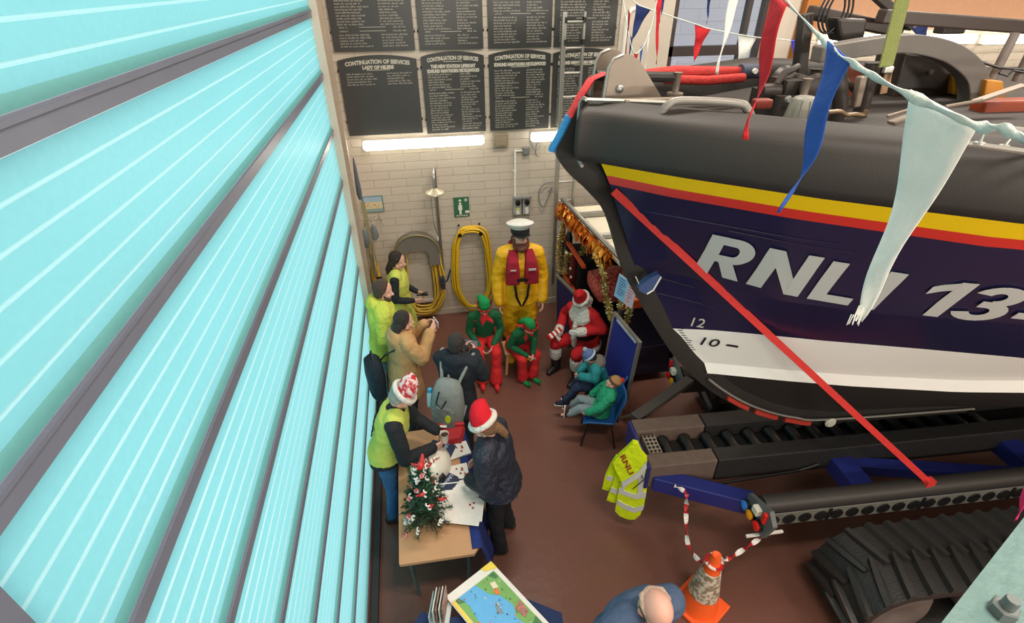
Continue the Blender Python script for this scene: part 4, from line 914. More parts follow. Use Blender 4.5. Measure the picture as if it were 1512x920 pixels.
pennant('bunting_pennant', at_y(1220, 60, 1.22), at_y(1256, 90, 1.10), at_y(1157, 314, 1.14), M_bblue, 'long blue pennant on the near bunting tape', GN, .014, mid=(.012, 0, 0))
pennant('bunting_pennant', at_y(1346, 132, .86), at_y(1446, 184, .70), at_y(1266, 474, .76), M_bwhite, 'large white pennant hanging close in front of the RNLI lettering', GN, .008, mid=(.010, 0, 0))
fr = MB(); tp = at_y(1266, 462, .76); rr = random.Random(2)
for i in range(16):
    a_ = tp + rt * rr.uniform(-.012, .012) + V((0, 0, rr.uniform(-.005, .02))); fr.tube([a_, a_ + V((rr.uniform(-.006, .006), 0, -.022 - rr.random() * .014))], .0012, 4)
tag(fr.build('frayed_thread', M_bwhite), 'frayed threads at the tip of the large white pennant', 'threads', kind='stuff')
pennant('bunting_pennant', at_y(1516, 700, .42), at_y(1530, 706, .40), at_y(1500, 770, .41), cloth('bunting_pink', (206, 40, 92), bump=.3), 'crimson pennant tip at the right edge above the steel girder', GN, .002)
# far lines
GF = 'bunting pennants beyond the lifeboat bow'
def line(pts, label, r=.006): return tag(MB().tube(curve(pts, 6), r, 6).build('bunting_line', M_tapew, smooth=True), label, 'bunting line')
YF = 5.5
q = lambda x, y, Y=YF: at_y(x, y, Y)
line([q(918, -20), q(938, 4), q(964, 15), q(1028, 36), q(1050, 43), q(1110, 54), q(1150, 58), q(1215, 64), q(1250, 68, 5.3)], 'far thin white bunting line across the window')
pennant('bunting_pennant', q(939, 5), q(961, 14), q(932, 62), M_bnavy, 'navy pennant left of the window nearest the honours boards', GF, .01)
pennant('bunting_pennant', q(1026, 36), q(1050, 42), q(1024, 92), M_bred, 'bright red pennant hanging in front of the grey window', GF, .01)
pennant('bunting_pennant', q(1090, 50), q(1118, 55), q(1088, 112), M_bwhite, 'white pennant in front of the right edge of the window', GF, .01)
pennant('bunting_pennant', q(1345, 42, 6.2), q(1372, 32, 6.2), q(1366, 76, 6.2), M_bnavy, 'dark blue pennant beyond the grey ring', GF, .01)
pennant('bunting_pennant', q(1168, 58), q(1186, 62), q(1172, 98), cloth('bunting_violet', (70, 62, 190), bump=.2), 'violet blue pennant beside the orange timber post', GF, .01)
line([q(920, 0, 5.0), q(930, 60, 5.0), q(938, 79, 5.0), q(950, 68, 5.0), q(961, 42, 5.0), q(968, 10, 5.0), q(973, -15, 5.0)], 'white bunting line looping down beside the pale pier')
pennant('bunting_pennant', q(936, 78, 5.0), q(942, 79, 5.0), q(936, 116, 5.0), M_bred, 'narrow red pennant at the bottom of the hanging loop', GF, .006)
pennant('bunting_pennant', q(946, 70, 5.0), q(950, 66, 5.0), q(942, 116, 5.0), M_bblue, 'narrow blue pennant beside the loop bottom', GF, .006)
pennant('bunting_pennant', q(957, 48, 5.0), q(960, 43, 5.0), q(952, 112, 5.0), M_bwhite, 'narrow white pennant on the rising side of the loop', GF, .006)
pennant('bunting_pennant', q(968, -6, 5.0), q(978, -6, 5.0), q(969, 95, 5.0), M_bred, 'long red pennant at the upper right of the hanging loop', GF, .012)
pennant('bunting_pennant', q(978, -6, 5.2), q(983, -6, 5.2), q(974, 34, 5.2), M_bnavy, 'short navy pennant tucked behind the long red one', GF, .01)
pennant('bunting_pennant', q(928, 14, 5.0), q(931, 20, 5.0), q(923, 88, 5.0), cloth('bunting_maroon', (120, 36, 40), bump=.3), 'dark red pennant nearest the ladder', GF, .01)
pennant('bunting_pennant', q(931, 52, 5.0), q(934, 58, 5.0), q(925, 112, 5.0), M_bnavy, 'narrow navy pennant hanging by the fairlead plate', GF, .008)
pennant('bunting_pennant', q(1044, -4, 4.9), q(1050, -4, 4.9), q(1044, 36, 4.9), M_bnavy, 'small navy pennant edge on at the top of the window', GF, .008)
pennant('bunting_pennant', q(1078, -14, 3.4), q(1094, -10, 3.4), q(1058, 110, 3.4), M_bwhite, 'long pale twisted pennant in front of the window', GF, .014)

# ================================================================== LADDER AND EQUIPMENT TROLLEY
ld = thing('ladder', 'aluminium ladder standing upright in front of the honours boards', 'ladder', (2.05, 6.9, 0))
for i, x in enumerate((1.945, 1.985)): MB().box((x, 6.86 + .05 * i, 2.4), (.028, .06, 3.75)).build('stile', M_alu, ld, bevel=.005)
MB().box((2.225, 6.91, 2.4), (.03, .06, 3.75)).build('stile', M_alu, ld, bevel=.005)
for i in range(13): MB().tube([(1.985, 6.91, .75 + .285 * i), (2.225, 6.91, .75 + .285 * i)], .014, 8).build('rung', M_alu, ld, smooth=True)
for z in (1.7, 2.9, 3.95, 4.22): MB().box((2.105, 6.915, z), (.29, .07, .035)).build('ladder_clamp', M_dark, ld) if z in () else None
for x in (1.985, 2.225):
    for z in (3.95, 4.19): MB().box((x, 6.90, z), (.036, .075, .06)).build('rubber_sleeve', M_dark, ld)
tr = thing('equipment_trolley', 'orange and navy equipment trolley with a silver roof rail behind Santa', 'trolley', (2.5, 5.9, 0))
X0, X1, Y0, Y1, ZT = 2.05, 3.15, 4.95, 6.72, 1.95
M_tnavy = mat('trolley_navy', (26, 26, 50), .5); M_torange = mat('trolley_orange', (206, 74, 26), .5)
MB().box((2.75, (Y0 + Y1) / 2, .35), (.8, Y1 - Y0, .5)).build('chassis', M_tnavy, tr, bevel=.03)
MB().box((X1 - .05, (Y0 + Y1) / 2, 1.0), (.06, Y1 - Y0, 1.5)).build('back_panel', M_dark, tr)
MB().box(((2.36 + X1) / 2, Y0 + .04, .95), (X1 - 2.36, .06, .8)).build('end_panel', M_tnavy, tr)
MB().box((2.68, Y0 - .01, 1.30), (.8, .08, .12)).build('orange_bumper', M_torange, tr, bevel=.01)
for x, y in ((X0, Y1), (2.34, Y0 + .1), (X1 - .1, Y1), (X1 - .1, Y0 + .1)): MB().box((x, y, 1.25), (.06, .06, 1.4)).build('post', M_alu if x < 2.2 else M_steel, tr, bevel=.008)
MB().tube([(X0 - .02, Y1 + .05, ZT + .02), (X0 + .12, Y0 - .1, ZT + .02)], .032, 12).tube([(X0 + .06, Y1 + .05, ZT - .08), (X0 + .2, Y0 - .1, ZT - .08)], .022, 10).build('roof_rail', M_steel, tr, smooth=True)
MB().hexa([(X0 + .02, Y1, ZT - .13), (X1, Y1, ZT - .13), (X1, Y0 + .0, ZT - .13), (X0 + .16, Y0 + .0, ZT - .13), (X0 + .02, Y1, ZT - .09), (X1, Y1, ZT - .09), (X1, Y0, ZT - .09), (X0 + .16, Y0, ZT - .09)]).build('roof_panel', mat('cream_roof_panel', (226, 220, 198), .5), tr)
for f_ in (.22, .62): MB().box((lerp(X0, X1, .5), lerp(Y1, Y0, f_), ZT - .05), (X1 - X0, .07, .05)).build('roof_slat', M_steel, tr)
for f_ in (.12, .45, .8): MB().box((X0 + .02 + .13 * f_, lerp(Y1, Y0, f_), ZT - .03), (.03, .05, .1)).build('rail_bracket', M_steel, tr)
MB().tube([(X0 - .03, Y1 - .02, 1.74), (X0 - .03, Y1 + .16, 1.74)], .075, 14).build('orange_roller', M_torange, tr, smooth=True)
MB().box((X0 + .01, (Y0 + Y1) / 2 + .36, 1.42), (.05, .95, .05)).build('orange_rail', M_torange, tr, bevel=.008)
MB().box((X0 + .01, (Y0 + Y1) / 2 + .42, .86), (.05, .8, .05)).build('orange_rail', M_torange, tr, bevel=.008)
MB().loft([((X0 + .03, 6.52, z), (1, 0, 0), (0, 1, 0), r, r) for z, r in ((1.30, .05), (1.33, .055), (1.5, .055), (1.56, .03), (1.6, .02), (1.63, .02))], 14).build('lantern', M_black, tr, smooth=True)
MB().box((2.5, 6.3, .95), (.8, .6, .8)).build('interior_shade', M_blackmatt, tr, bevel=.02)  # near-black block painting in the shade of the trolley's open interior
MB().tube([(X0 + .02, 6.2, .95), (X0 + .02, 6.2, 1.35)], .05, 12).tube([(X0 + .05, 6.38, .95), (X0 + .05, 6.38, 1.3)], .05, 12).build('red_bottle', mat('maroon_bottle', (96, 30, 30), .4), tr, smooth=True)
for y, z in ((6.15, 1.18), (6.1, 1.07)): MB().lathe([(.02, 0), (.02, .02)], (X0 - .03, y, z), 10, ax=(-1, 0, 0)).build('white_cap', M_white, tr)
# red patterned bundle in the trolley
rbn = thing('wrapped_parcel', 'red patterned cushion like parcel lying inside the trolley behind the gold tinsel', 'parcel', (2.55, 5.6, 1.1))
m_ = mat('red_pattern_wrap', (170, 28, 34), .5, rgb2=(206, 110, 96), scale=30)
MB().loft([((x, 5.55, 1.22), (0, 1, 0), (0, 0, 1), ra, rb_) for x, ra, rb_ in ((2.12, .18, .06), (2.16, .3, .13), (2.5, .34, .17), (2.8, .3, .13), (2.84, .18, .06))], 18, power=3).build('bundle', m_, rbn, smooth=True)
# garlands
def tinsel(name, pts, r, n, mats, label, flat=False):
    c = curve(pts, 10); mb = MB(); rr = random.Random(len(label))
    mb.tube(c, r * .45, 6, 0)
    for i in range(n):
        f = rr.random() * (len(c) - 1); k = int(f); p = lerp(c[k], c[min(k + 1, len(c) - 1)], f - k)
        d = V((rr.gauss(0, 1), rr.gauss(0, 1), rr.gauss(0, 1))).normalized(); w = d.orthogonal().normalized() * r * .16; L = r * rr.uniform(.7, 1.15)
        mb.add([p - w, p + w, p + d * L + w * .7, p + d * L - w * .7], [(0, 1, 2, 3)], rr.randrange(len(mats)))
    return tag(mb.build(name, mats), label, 'garland')
M_gold = mat('gold_foil', (196, 176, 104), .3, .75, var=.2); M_gold2 = mat('pale_gold_foil', (226, 214, 166), .3, .6); M_gold3 = mat('bronze_foil', (120, 102, 52), .35, .7)
tinsel('gold_garland', [q(832, 330, 6.6), q(826, 365, 6.65), q(828, 398, 6.62), q(838, 402, 6.5), (V((2.0, 6.3, 1.32))), q(858, 375, 6.2), q(868, 345, 6.1)], .05, 900, [M_gold, M_gold2, M_gold3], 'gold tinsel garland draped at the left post of the trolley')
tinsel('gold_garland', [V((2.04, 5.30, 1.84)), q(890, 400, 5.05), q(896, 440, 5.0), q(903, 468, 4.95), q(914, 481, 4.9), q(925, 474, 4.85), q(930, 452, 4.8), q(931, 425, 4.8), q(921, 432, 4.9), q(917, 455, 4.92)], .052, 1300, [M_gold, M_gold2, M_gold3], 'gold tinsel garland hanging in a loop beside Santa below the price list')
M_ofoil = mat('orange_foil', (216, 112, 26), .25, .6, var=.3); M_ofoil2 = mat('amber_foil', (240, 176, 70), .25, .6)
og = MB(); rr = random.Random(9); P0_, P1_ = V((X0 - .06, Y1 + .02, ZT - .02)), V((X0 + .06, Y0 + .1, ZT - .02))
for i in range(420):
    p = lerp(P0_, P1_, rr.random()) + V((rr.uniform(-.04, .03), 0, 0)); L = rr.uniform(.1, .21); a_ = V((rr.uniform(-.05, .05), rr.uniform(-.06, .06), -L)); w = V((rr.uniform(-.012, .012), .026, rr.uniform(-.02, .02)))
    og.add([p - w, p + w, p + a_ * .5 + w + V((-.035 * rr.random(), 0, .02)), p + a_ * .5 - w + V((-.04 * rr.random(), 0, 0)), p + a_ + w, p + a_ - w], [(0, 1, 2, 3), (3, 2, 4, 5)], rr.choice((0, 0, 1)))
og.tube([P0_ - V((0, 0, .06)), P1_ - V((0, 0, .06))], .02, 8, 0)
tag(og.build('orange_foil_garland', [M_ofoil, M_ofoil2]), 'orange foil fringe garland along the roof edge of the trolley', 'garland')
# price list card and blue boards
pl = thing('price_list', 'pale blue and pink price list card hanging by the bow', 'card', tuple(at_y(922, 425, 4.5)))
a, b, c_, d_ = at_y(915, 404, 4.52), at_y(942, 424, 4.32), at_y(934, 448, 4.34), at_y(907, 436, 4.54)
ux, uy = (b - a), (d_ - a); nn = ux.cross(uy).normalized(); nn = nn if nn.y < 0 else -nn
def card(mb, u0, u1, v0, v1, off, mi, th=.003):
    P = [a + ux * u + uy * v + nn * off for u, v in ((u0, v0), (u1, v0), (u1, v1), (u0, v1))]
    mb.hexa(P + [p + nn * th for p in P], mi)
p = MB(); card(p, 0, 1, 0, 1, 0, 0, .006); card(p, 0, .55, 0, 1, .006, 1); card(p, .55, 1, 0, 1, .006, 2)
p.build('card', [M_white, mat('card_blue', (150, 196, 232), .6), mat('card_pink', (226, 196, 208), .6)], pl)
p = MB(); rr = random.Random(5)
for i in range(7): card(p, .10, .10 + rr.uniform(.2, .38), .1 + .11 * i, .13 + .11 * i, .0095, 0, .001); card(p, .62, .62 + rr.uniform(.15, .3), .08 + .12 * i, .11 + .12 * i, .0095, 1, .001)
p.build('printed_rows', [mat('ink_blue', (60, 80, 130), .6), mat('ink_red', (190, 90, 100), .6)], pl)
MB().tube([a + ux * .5, a + ux * .5 + V((.02, .02, .15))], .004, 6).lathe([(.02, -.01), (.02, .01)], a + ux * .55 + V((0, -.02, .03)), 10, ax=(0, -1, 0)).build('clip', M_steel, pl)
def screen(name, p00, p10, h, tilt, label, m, fr_m, cat='board', foot=True):   # display panel standing on its lower edge
    p00, p10 = V(p00), V(p10); d = (p10 - p00); L = d.length; d.normalize(); n = V((d.y, -d.x, 0)); n = n if n.x < 0 else -n; up_ = (V((0, 0, 1)) - n * math.tan(tilt)).normalized()
    t = thing(name, label, cat, tuple((p00 + p10) / 2))
    MB().prism([(.02, .02), (L - .02, .02), (L - .02, h - .02), (.02, h - .02)], p00, d, up_, n, .018).build('panel', m, t)
    f = MB()
    for x0, x1, y0, y1 in ((0, L, 0, .035), (0, L, h - .035, h), (0, .035, .035, h - .035), (L - .035, L, .035, h - .035)):
        f.prism([(x0, y0), (x1, y0), (x1, y1), (x0, y1)], p00 - n * .008, d, up_, n, .034)
    f.build('frame', fr_m, t)
    if foot:
        f = MB()
        for k in (.15, .85):
            q_ = p00 + d * (L * k); f.bar(q_ - n * .2 - V((0, 0, q_.z)), q_ + n * .1 - V((0, 0, q_.z)), .04, .03).bar(q_, q_ - V((0, 0, q_.z)), .03, .03)
        f.build('foot', fr_m, t)
    return t, p00, d, up_, n, L
M_bfelt = mat('royal_blue_felt', (26, 42, 138), .85, var=.1, scale=60)
t, o_, d_, u_, n_, L_ = screen('display_board', (2.14, 4.90, .25), (2.20, 4.24, .25), .98, R(4), 'blue display board in a silver frame standing right of Santa', M_bfelt, M_alu)
MB().prism([(.12, .925), (L_ - .06, .925), (L_ - .06, .955), (.12, .955)], o_ + n_ * .03, d_, u_, n_, .004).build('paper_strip', mat('pale_strip', (186, 196, 206), .5), t)
t, o_, d_, u_, n_, L_ = screen('display_board', (1.90, 6.26, .06), (2.02, 5.66, .06), 1.0, R(-3), 'blue panel with a small white crest standing left behind Santa', mat('deep_blue_panel', (32, 40, 112), .5), M_alu, foot=False)
MB().lathe([(.045, 0), (.045, .006)], o_ + d_ * .5 + u_ * .72 + n_ * .02, 16, ax=n_).lathe([(.02, 0), (.02, .006)], o_ + d_ * .52 + u_ * .42 + n_ * .02, 12, ax=n_).build('white_crest', mat('crest_white', (196, 198, 210), .5), t)

# ================================================================== TABLE WITH THE SANTA SHOP
M_wood = mat('beech_laminate', (186, 142, 104), .45, var=.1, scale=5); M_leg = mat('sage_metal_leg', (94, 110, 108), .45, .3)
TX0, TX1, TY0, TY1, TZ = -.44, .20, 2.44, 3.86, .75
tb = thing('folding_table', 'long beech topped table on sage metal legs carrying the Christmas stall', 'table', (-.12, 3.1, 0))
MB().prism([(TX0 + .01, TY0), (TX1 - .05, TY0 - .02), (TX1, TY0 + .04), (TX1, TY1), (TX0, TY1), (TX0, TY0 + .01)], (0, 0, TZ - .03), (1, 0, 0), (0, 1, 0), (0, 0, 1), .03).build('tabletop', M_wood, tb, bevel=.004)
for x, y in ((TX0 + .07, TY0 + .10), (TX1 - .08, TY0 + .10), (TX0 + .07, TY1 - .1), (TX1 - .08, TY1 - .1)):
    MB().tube([(x, y, TZ - .03), (x + (.02 if x < 0 else -.02), y + (.06 if y < 3 else -.06), .01)], .016, 10).build('leg', M_leg, tb, smooth=True)
MB().box((-.12, TY0 + .10, TZ - .06), (.5, .03, .04)).box((-.12, TY1 - .1, TZ - .06), (.5, .03, .04)).build('apron', M_leg, tb)
M_bcloth = cloth('royal_blue_cloth', (34, 50, 112))
def cloth_fn(u, v):
    y = lerp(TY0 + .02, TY1, u); x = TX1 - .06
    if v < .25: return V((x + .07 * v / .25, y, TZ + .006))
    f = (v - .25) / .75
    return V((TX1 + .015 + .13 * f + .02 * math.sin(u * 30) * f, y - (.06 * f if u < .1 else 0), TZ + .004 - .62 * f))
tag(MB().grid(cloth_fn, 50, 16).build('tablecloth', M_bcloth, smooth='all', solid=.004), 'royal blue cloth hanging over the right side of the beech table', 'tablecloth')
# Christmas tree
XT, YT = -.20, 2.80
xt = thing('christmas_tree', 'small artificial Christmas tree standing on the near end of the beech table', 'christmas tree', (XT, YT, TZ))
H_T = .66
MB().lathe([(.055, 0), (.06, .02), (.05, .07), (.0, .07)], (XT, YT, TZ), 16).build('pot', mat('brown_pot', (92, 62, 44), .7), xt, smooth=True)
MB().tube([(XT, YT, TZ + .05), (XT, YT, TZ + H_T)], .012, 8).build('trunk', mat('tree_stem', (70, 54, 40), .8), xt)
rr = random.Random(11); nd = MB(); TIPS = []
for k in range(250):
    f = rr.random() ** .8; z = TZ + .05 + f * (H_T - .07); az = rr.uniform(0, 6.283); L = lerp(.235, .05, f) * rr.uniform(.75, 1.1)
    d = V((math.cos(az), math.sin(az), lerp(-.35, .6, f))).normalized(); base = V((XT, YT, z)); TIPS.append(base + d * L)
    nd.tube([base, base + d * L], .004, 4, 1)
    side = d.cross(V((0, 0, 1))).normalized()
    for j in range(int(16 + L * 130)):
        p = base + d * (L * (.15 + .85 * rr.random())); q_ = (side * rr.choice((-1, 1)) * rr.uniform(.4, 1) + V((0, 0, rr.uniform(-.3, .8))) + d * rr.uniform(.2, .9)).normalized(); l = rr.uniform(.03, .052); w = q_.cross(d).normalized() * .0055
        nd.add([p - w, p + w, p + q_ * l], [(0, 1, 2)], rr.randrange(2) * 2)
nd.build('foliage', [mat('pine_needles', (46, 84, 66), .6, var=.3), mat('twig', (60, 58, 40), .8), mat('pine_needles_light', (62, 112, 82), .6, var=.3)], xt)
M_ored = mat('ornament_red', (186, 44, 48), .4); M_owhite = mat('ornament_white', (226, 226, 220), .4); M_obow = mat('ornament_pink_red', (200, 70, 74), .5, rgb2=(226, 214, 210), scale=60)
vis = [p for p in TIPS if (p - V((XT, YT, p.z))).dot(V((.1, -1, 0)).normalized()) > -.05]
rr.shuffle(vis)
ob = {}
def ornament(kind, p):
    lab = {'red': 'small glossy red bird ornament on the Christmas tree', 'white': 'small white twist ornament on the Christmas tree', 'bow': 'small red and white parcel ornament on the Christmas tree'}[kind]
    grp = {'red': 'red bird ornaments on the tree', 'white': 'white ornaments on the tree', 'bow': 'parcel ornaments on the tree'}[kind]
    if kind not in ob:
        mb = MB()
        if kind == 'red': mb.ell((0, 0, 0), (.024, .016, .016)); mb.cap((.018, 0, .01), (.03, 0, .018), .01, .006); mb.bar((-.02, 0, 0), (-.045, 0, .012), .016, .005)
        elif kind == 'white': mb.tube([(.011 * math.cos(i * .9), .011 * math.sin(i * .9), .03 - i * .006) for i in range(11)], .0065, 6); mb.ell((0, 0, -.035), (.009, .009, .009))
        else: mb.box((0, 0, 0), (.032, .026, .026)); mb.bar((-.014, 0, .016), (.014, 0, .022), .012, .006); mb.bar((0, -.012, .018), (0, .014, .022), .012, .006)
        o = mb.build('tree_ornament', {'red': M_ored, 'white': M_owhite, 'bow': M_obow}[kind], smooth=(kind != 'bow')); ob[kind] = o
    else: o = ob[kind].copy(); COL.objects.link(o)
    o.location = p; o.rotation_euler = (rr.uniform(-.4, .4), rr.uniform(-.4, .4), rr.uniform(0, 6)); tag(o, lab, 'ornament', grp)
for i, p in enumerate(vis[:46]): ornament(('white', 'red', 'white', 'bow', 'white')[i % 5], p + V((.1, -1, .4)).normalized() * .012)
tp_ = MB().ell((0, 0, .02), (.045, .03, .03)).cap((.03, 0, .04), (.055, 0, .075), .022, .012).cap((-.03, 0, .03), (-.07, 0, .06), .018, .008).build('tree_topper', M_ored, smooth=True)
tp_.location = (XT + .01, YT, TZ + H_T + .0); tp_.rotation_euler = (0, 0, 1.2); tag(tp_, 'glossy red bird topper on the tip of the Christmas tree', 'topper')
# helmet
hm = thing('lifeboat_helmet', 'white lifeboat helmet lettered RNLI with a dark brim standing behind the tree top', 'helmet', (-.14, 3.37, TZ))
Mz = Matrix.Rotation(R(-20), 3, 'Z')
HC = V((-.135, 3.35, TZ)); hk = 1.12
hs = MB().loft([(HC + V((0, 0, z * hk * .78)), (1, .2, 0), (-.2, 1, 0), ra * hk * 1.1, rb_ * hk) for z, ra, rb_ in ((0, .15, .17), (.05, .155, .18), (.12, .15, .17), (.18, .12, .14), (.22, .07, .09), (.235, .02, .03))], 24)
hs.build('shell', mat('helmet_white', (222, 218, 204), .3), hm, smooth=True)
MB().loft([(HC + V((0, 0, z)), (1, .2, 0), (-.2, 1, 0), ra * hk, rb_ * hk) for z, ra, rb_ in ((0, .158, .178), (.03, .16, .182), (.04, .156, .18))], 24).build('rim', M_black, hm, smooth=True)
MB().box(HC + V((-.16, 0, .06)), (.06, .24, .09), rz=.2).build('lime_side', M_lime, hm, bevel=.015)
vs, fs = text_geo('RNLI', .115, bold=.004); hb_ = BVHTree.FromPolygons([tuple(p) for p in hs.v], hs.f); vd = V((.05, -.75, .66)).normalized(); ax_ = V((1, .38, .3)).normalized(); ay_ = vd.cross(ax_) ; tx = MB()
def on_shell(p):
    h = hb_.ray_cast(p + vd * .6, -vd); return (h[0] if h[0] is not None else p) + vd * .004
tx.add([on_shell(HC + V((-.02, 0, .06)) + ax_ * (v[0] - .12) + ay_ * (v[1] + .01)) for v in vs], fs); tx.build('lettering', mat('helmet_red_print', (150, 40, 40), .5), hm)
MB().lathe([(.03, 0), (.034, .012), (.02, .018)], HC + V((.09, -.185, .07)), 16, ax=(.4, -1, .4)).build('vent', M_black, hm, smooth=True)
for dx, dz in ((-.03, .13), (.02, .12)): MB().lathe([(.009, 0), (.009, .012)], HC + V((.08 + dx, -.17, dz - .02)), 8, ax=(.3, -1, .6)).build('rivet', M_black, hm)
# bags and leaflets
def paper_bag(x, y, rz, lx, ly, label, handle=True):
    t = thing('snowman_bag', label, 'paper bag', (x, y, TZ), rz, 'white snowman paper bags')
    mb = MB().hexa([(-lx / 2, -ly / 2, .004), (lx / 2, -ly / 2, .004), (lx / 2, ly / 2, .004), (-lx / 2, ly / 2, .004), (-lx / 2, -ly / 2, .02), (lx / 2, -ly / 2, .03), (lx / 2, ly / 2, .03), (-lx / 2, ly / 2, .02)])
    mb.build('bag', mat('white_paper', (226, 222, 216), .7), t, local=True, bevel=.004)
    cxx = lx * .08; fm = [mat('bag_red', (170, 52, 50), .6), mat('bag_brown', (110, 60, 52), .6)]
    for dx, dy in ((-.02, .03), (.03, .03)): MB().lathe([(.008, 0), (.008, .003)], (cxx + dx, dy, .03), 10, 1).build('printed_eye', fm, t, local=True)
    MB().lathe([(.012, 0), (.012, .004)], (cxx + .03, .01, .03), 10, 0).build('printed_nose', fm, t, local=True); MB().lathe([(.01, 0), (.01, .003)], (cxx + .01, -.03, .03), 10, 0).build('printed_mouth', fm, t, local=True)
    if handle: MB().tube([(-lx / 2, -.04, .014), (-lx / 2 - .09, -.05, .014), (-lx / 2 - .09, .05, .014), (-lx / 2, .04, .014)], .007, 6).build('handle', MATS['white_paper'], t, local=True)
    return t
paper_bag(.13, 3.50, R(12), .22, .17, 'white snowman face bag with its flap up beside the red carrier')
paper_bag(.10, 3.24, R(2), .20, .17, 'white snowman face bag with a square handle left of the navy coat')
M_carrier = mat('navy_carrier', (32, 42, 74), .5)
for x, y, rz, lb in ((-.03, 3.54, R(-28), 'navy paper bag lettered lifeboats lying beside the coffee cup'), (-.03, 3.17, R(-40), 'navy paper bag lettered lifeboats lying behind the tree')):
    t = thing('lifeboats_bag', lb, 'paper bag', (x, y, TZ), rz, 'navy paper bags on the stall')
    MB().box((0, 0, .014), (.26, .19, .022)).build('bag', M_carrier, t, local=True, bevel=.004)
    mb = MB(); put_text(mb, 'Lifeboats', (.02, .085, .025), (0, -1, 0), (1, 0, 0), .05, fit=.16, bold=.001); mb.build('lettering', mat('pale_print', (176, 186, 206), .6), t, local=True)
    mb = MB()
    for dx, dy in ((-.05, .04), (-.05, -.01), (-.09, .015)): mb.lathe([(.017, 0), (.017, .003)], (dx, dy, .025), 8)
    mb.build('orange_badge', mat('badge_orange', (214, 130, 92), .6), t, local=True)
rc = thing('red_carrier', 'red paper carrier bag slumped at the far end of the stall', 'paper bag', (.12, 3.72, TZ))
MB().hexa([(-.05, 3.62, TZ), (.18, 3.56, TZ), (.24, 3.80, TZ), (-.02, 3.84, TZ), (-.04, 3.64, TZ + .05), (.16, 3.60, TZ + .09), (.22, 3.78, TZ + .07), (0, 3.82, TZ + .05)]).build('bag', mat('red_paper', (176, 40, 46), .6, bump=.5, bscale=12), rc, bevel=.012)
MB().box((.02, 3.79, TZ + .09), (.07, .06, .005), rz=-.3).build('white_ticket', M_white, rc)
MB().box((.08, 3.80, TZ + .075), (.3, .04, .05), rz=-.15).build('rolled_top', MATS['red_paper'], rc, bevel=.012)
# envelopes and letters
rr = random.Random(21)
for i in range(9):
    x, y = .06 + rr.uniform(-.02, .03) + (i / 9) * .05, 3.02 - i * .030
    o = MB().hexa([V((sx * .16, sy * .105, z)) for z in (0, .003) for sx, sy in ((-1, -1), (1, -1), (1, 1), (-1, 1))]).build('letter_sheet', mat('letter_white', (232, 228, 222), .7))
    o.location = (x, y, TZ + .008 + .0045 * i); o.rotation_euler = (R(3), R(-1), R(-8) + rr.uniform(-.2, .2)); tag(o, 'white letter sheet in the overlapping spread right of the tree', 'letter', 'letters spread right of the tree')
o = MB().box((0, 0, .01), (.34, .09, .02)).box((.0, .02, .022), (.33, .012, .006)).build('envelope_bundle', MATS['letter_white'], bevel=.002); o.location = (.06, 3.10, TZ + .004); o.rotation_euler = (0, 0, R(-4)); tag(o, 'flat bundle of long white envelopes between the navy bag and the letters', 'envelopes')
for dx, dy in ((.0, .0), (.035, .01), (.02, -.035)):
    o = MB().lathe([(.01, 0), (.01, .003)], (0, 0, 0), 10).build('red_sticker', MATS['bag_red']); o.location = (.17 + dx, 2.84 + dy, TZ + .053); tag(o, 'small red dot sticker on the spread letters', 'sticker', 'red dot stickers')
# ------------------------------------------------------------------ near table with the game board
t2 = thing('display_table', 'low table under a navy cloth at the bottom edge holding the game board', 'table', (.15, 1.85, 0))
MB().hexa([(-.34, 1.60, .66), (.62, 1.30, .66), (.70, 1.86, .66), (.17, 2.08, .66), (-.34, 1.60, .69), (.62, 1.30, .69), (.70, 1.86, .69), (.17, 2.08, .69)]).build('tabletop', M_wood, t2)
for x, y in ((-.22, 1.62), (.56, 1.36), (.62, 1.82), (.2, 2.08)): MB().tube([(x, y, .67), (x, y, .01)], .018, 8).build('leg', M_leg, t2)
M_ncloth = cloth('navy_cloth', (40, 54, 92))
ring = [(-.36, 1.98), (-.28, 2.08), (-.20, 2.0), (.05, 1.98), (.20, 2.20), (.40, 2.08), (.72, 1.87), (.66, 1.28), (.1, 1.2), (-.38, 1.5)]
cl = MB(); n = len(ring); top_ = [V((x, y, .70)) for x, y in ring]; cx_ = V((.15, 1.75, 0)); bot = [V((x, y, .12)) + (V((x, y, 0)) - cx_) * .10 for x, y in ring]
cl.add(top_ + bot, [tuple(range(n))] + [(i, n + i, n + (i + 1) % n, (i + 1) % n) for i in range(n)])
tag(cl.build('tablecloth', M_ncloth, solid=.004), 'navy cloth over the low table at the bottom edge', 'tablecloth')
gb = thing('game_board', 'illustrated harbour game board with a white border on the navy cloth', 'game board', (.25, 2.0, .75))
a, b, d_ = at_z(725, 829, .76), at_z(658, 881, .76), at_z(805, 914, .74)
ux, uy = b - a, d_ - a; nn = uy.cross(ux).normalized(); nn = nn if nn.z > 0 else -nn; uy = uy * 1.12
a = a - nn * .0
def quad(mb, pts, off, mi):
    P = [a + ux * u + uy * v + nn * off for u, v in pts]; n = len(P); mb.add(P + [p + nn * .002 for p in P], [tuple(range(n)), tuple(range(n, 2 * n))] + [(i, (i + 1) % n, n + (i + 1) % n, n + i) for i in range(n)], mi)
mb = MB(); P = [a, a + ux, a + ux + uy, a + uy]; mb.hexa([p - nn * .012 for p in P] + P); mb.build('board', M_white, gb)
mb = MB()
quad(mb, [(.08, .11), (.92, .11), (.92, .93), (.08, .93)], .001, 1)
quad(mb, [(.50, .11), (.86, .11), (.80, .25), (.86, .5), (.80, .75), (.70, .93), (.25, .93), (.34, .7), (.24, .55), (.30, .38), (.42, .30)], .003, 0)
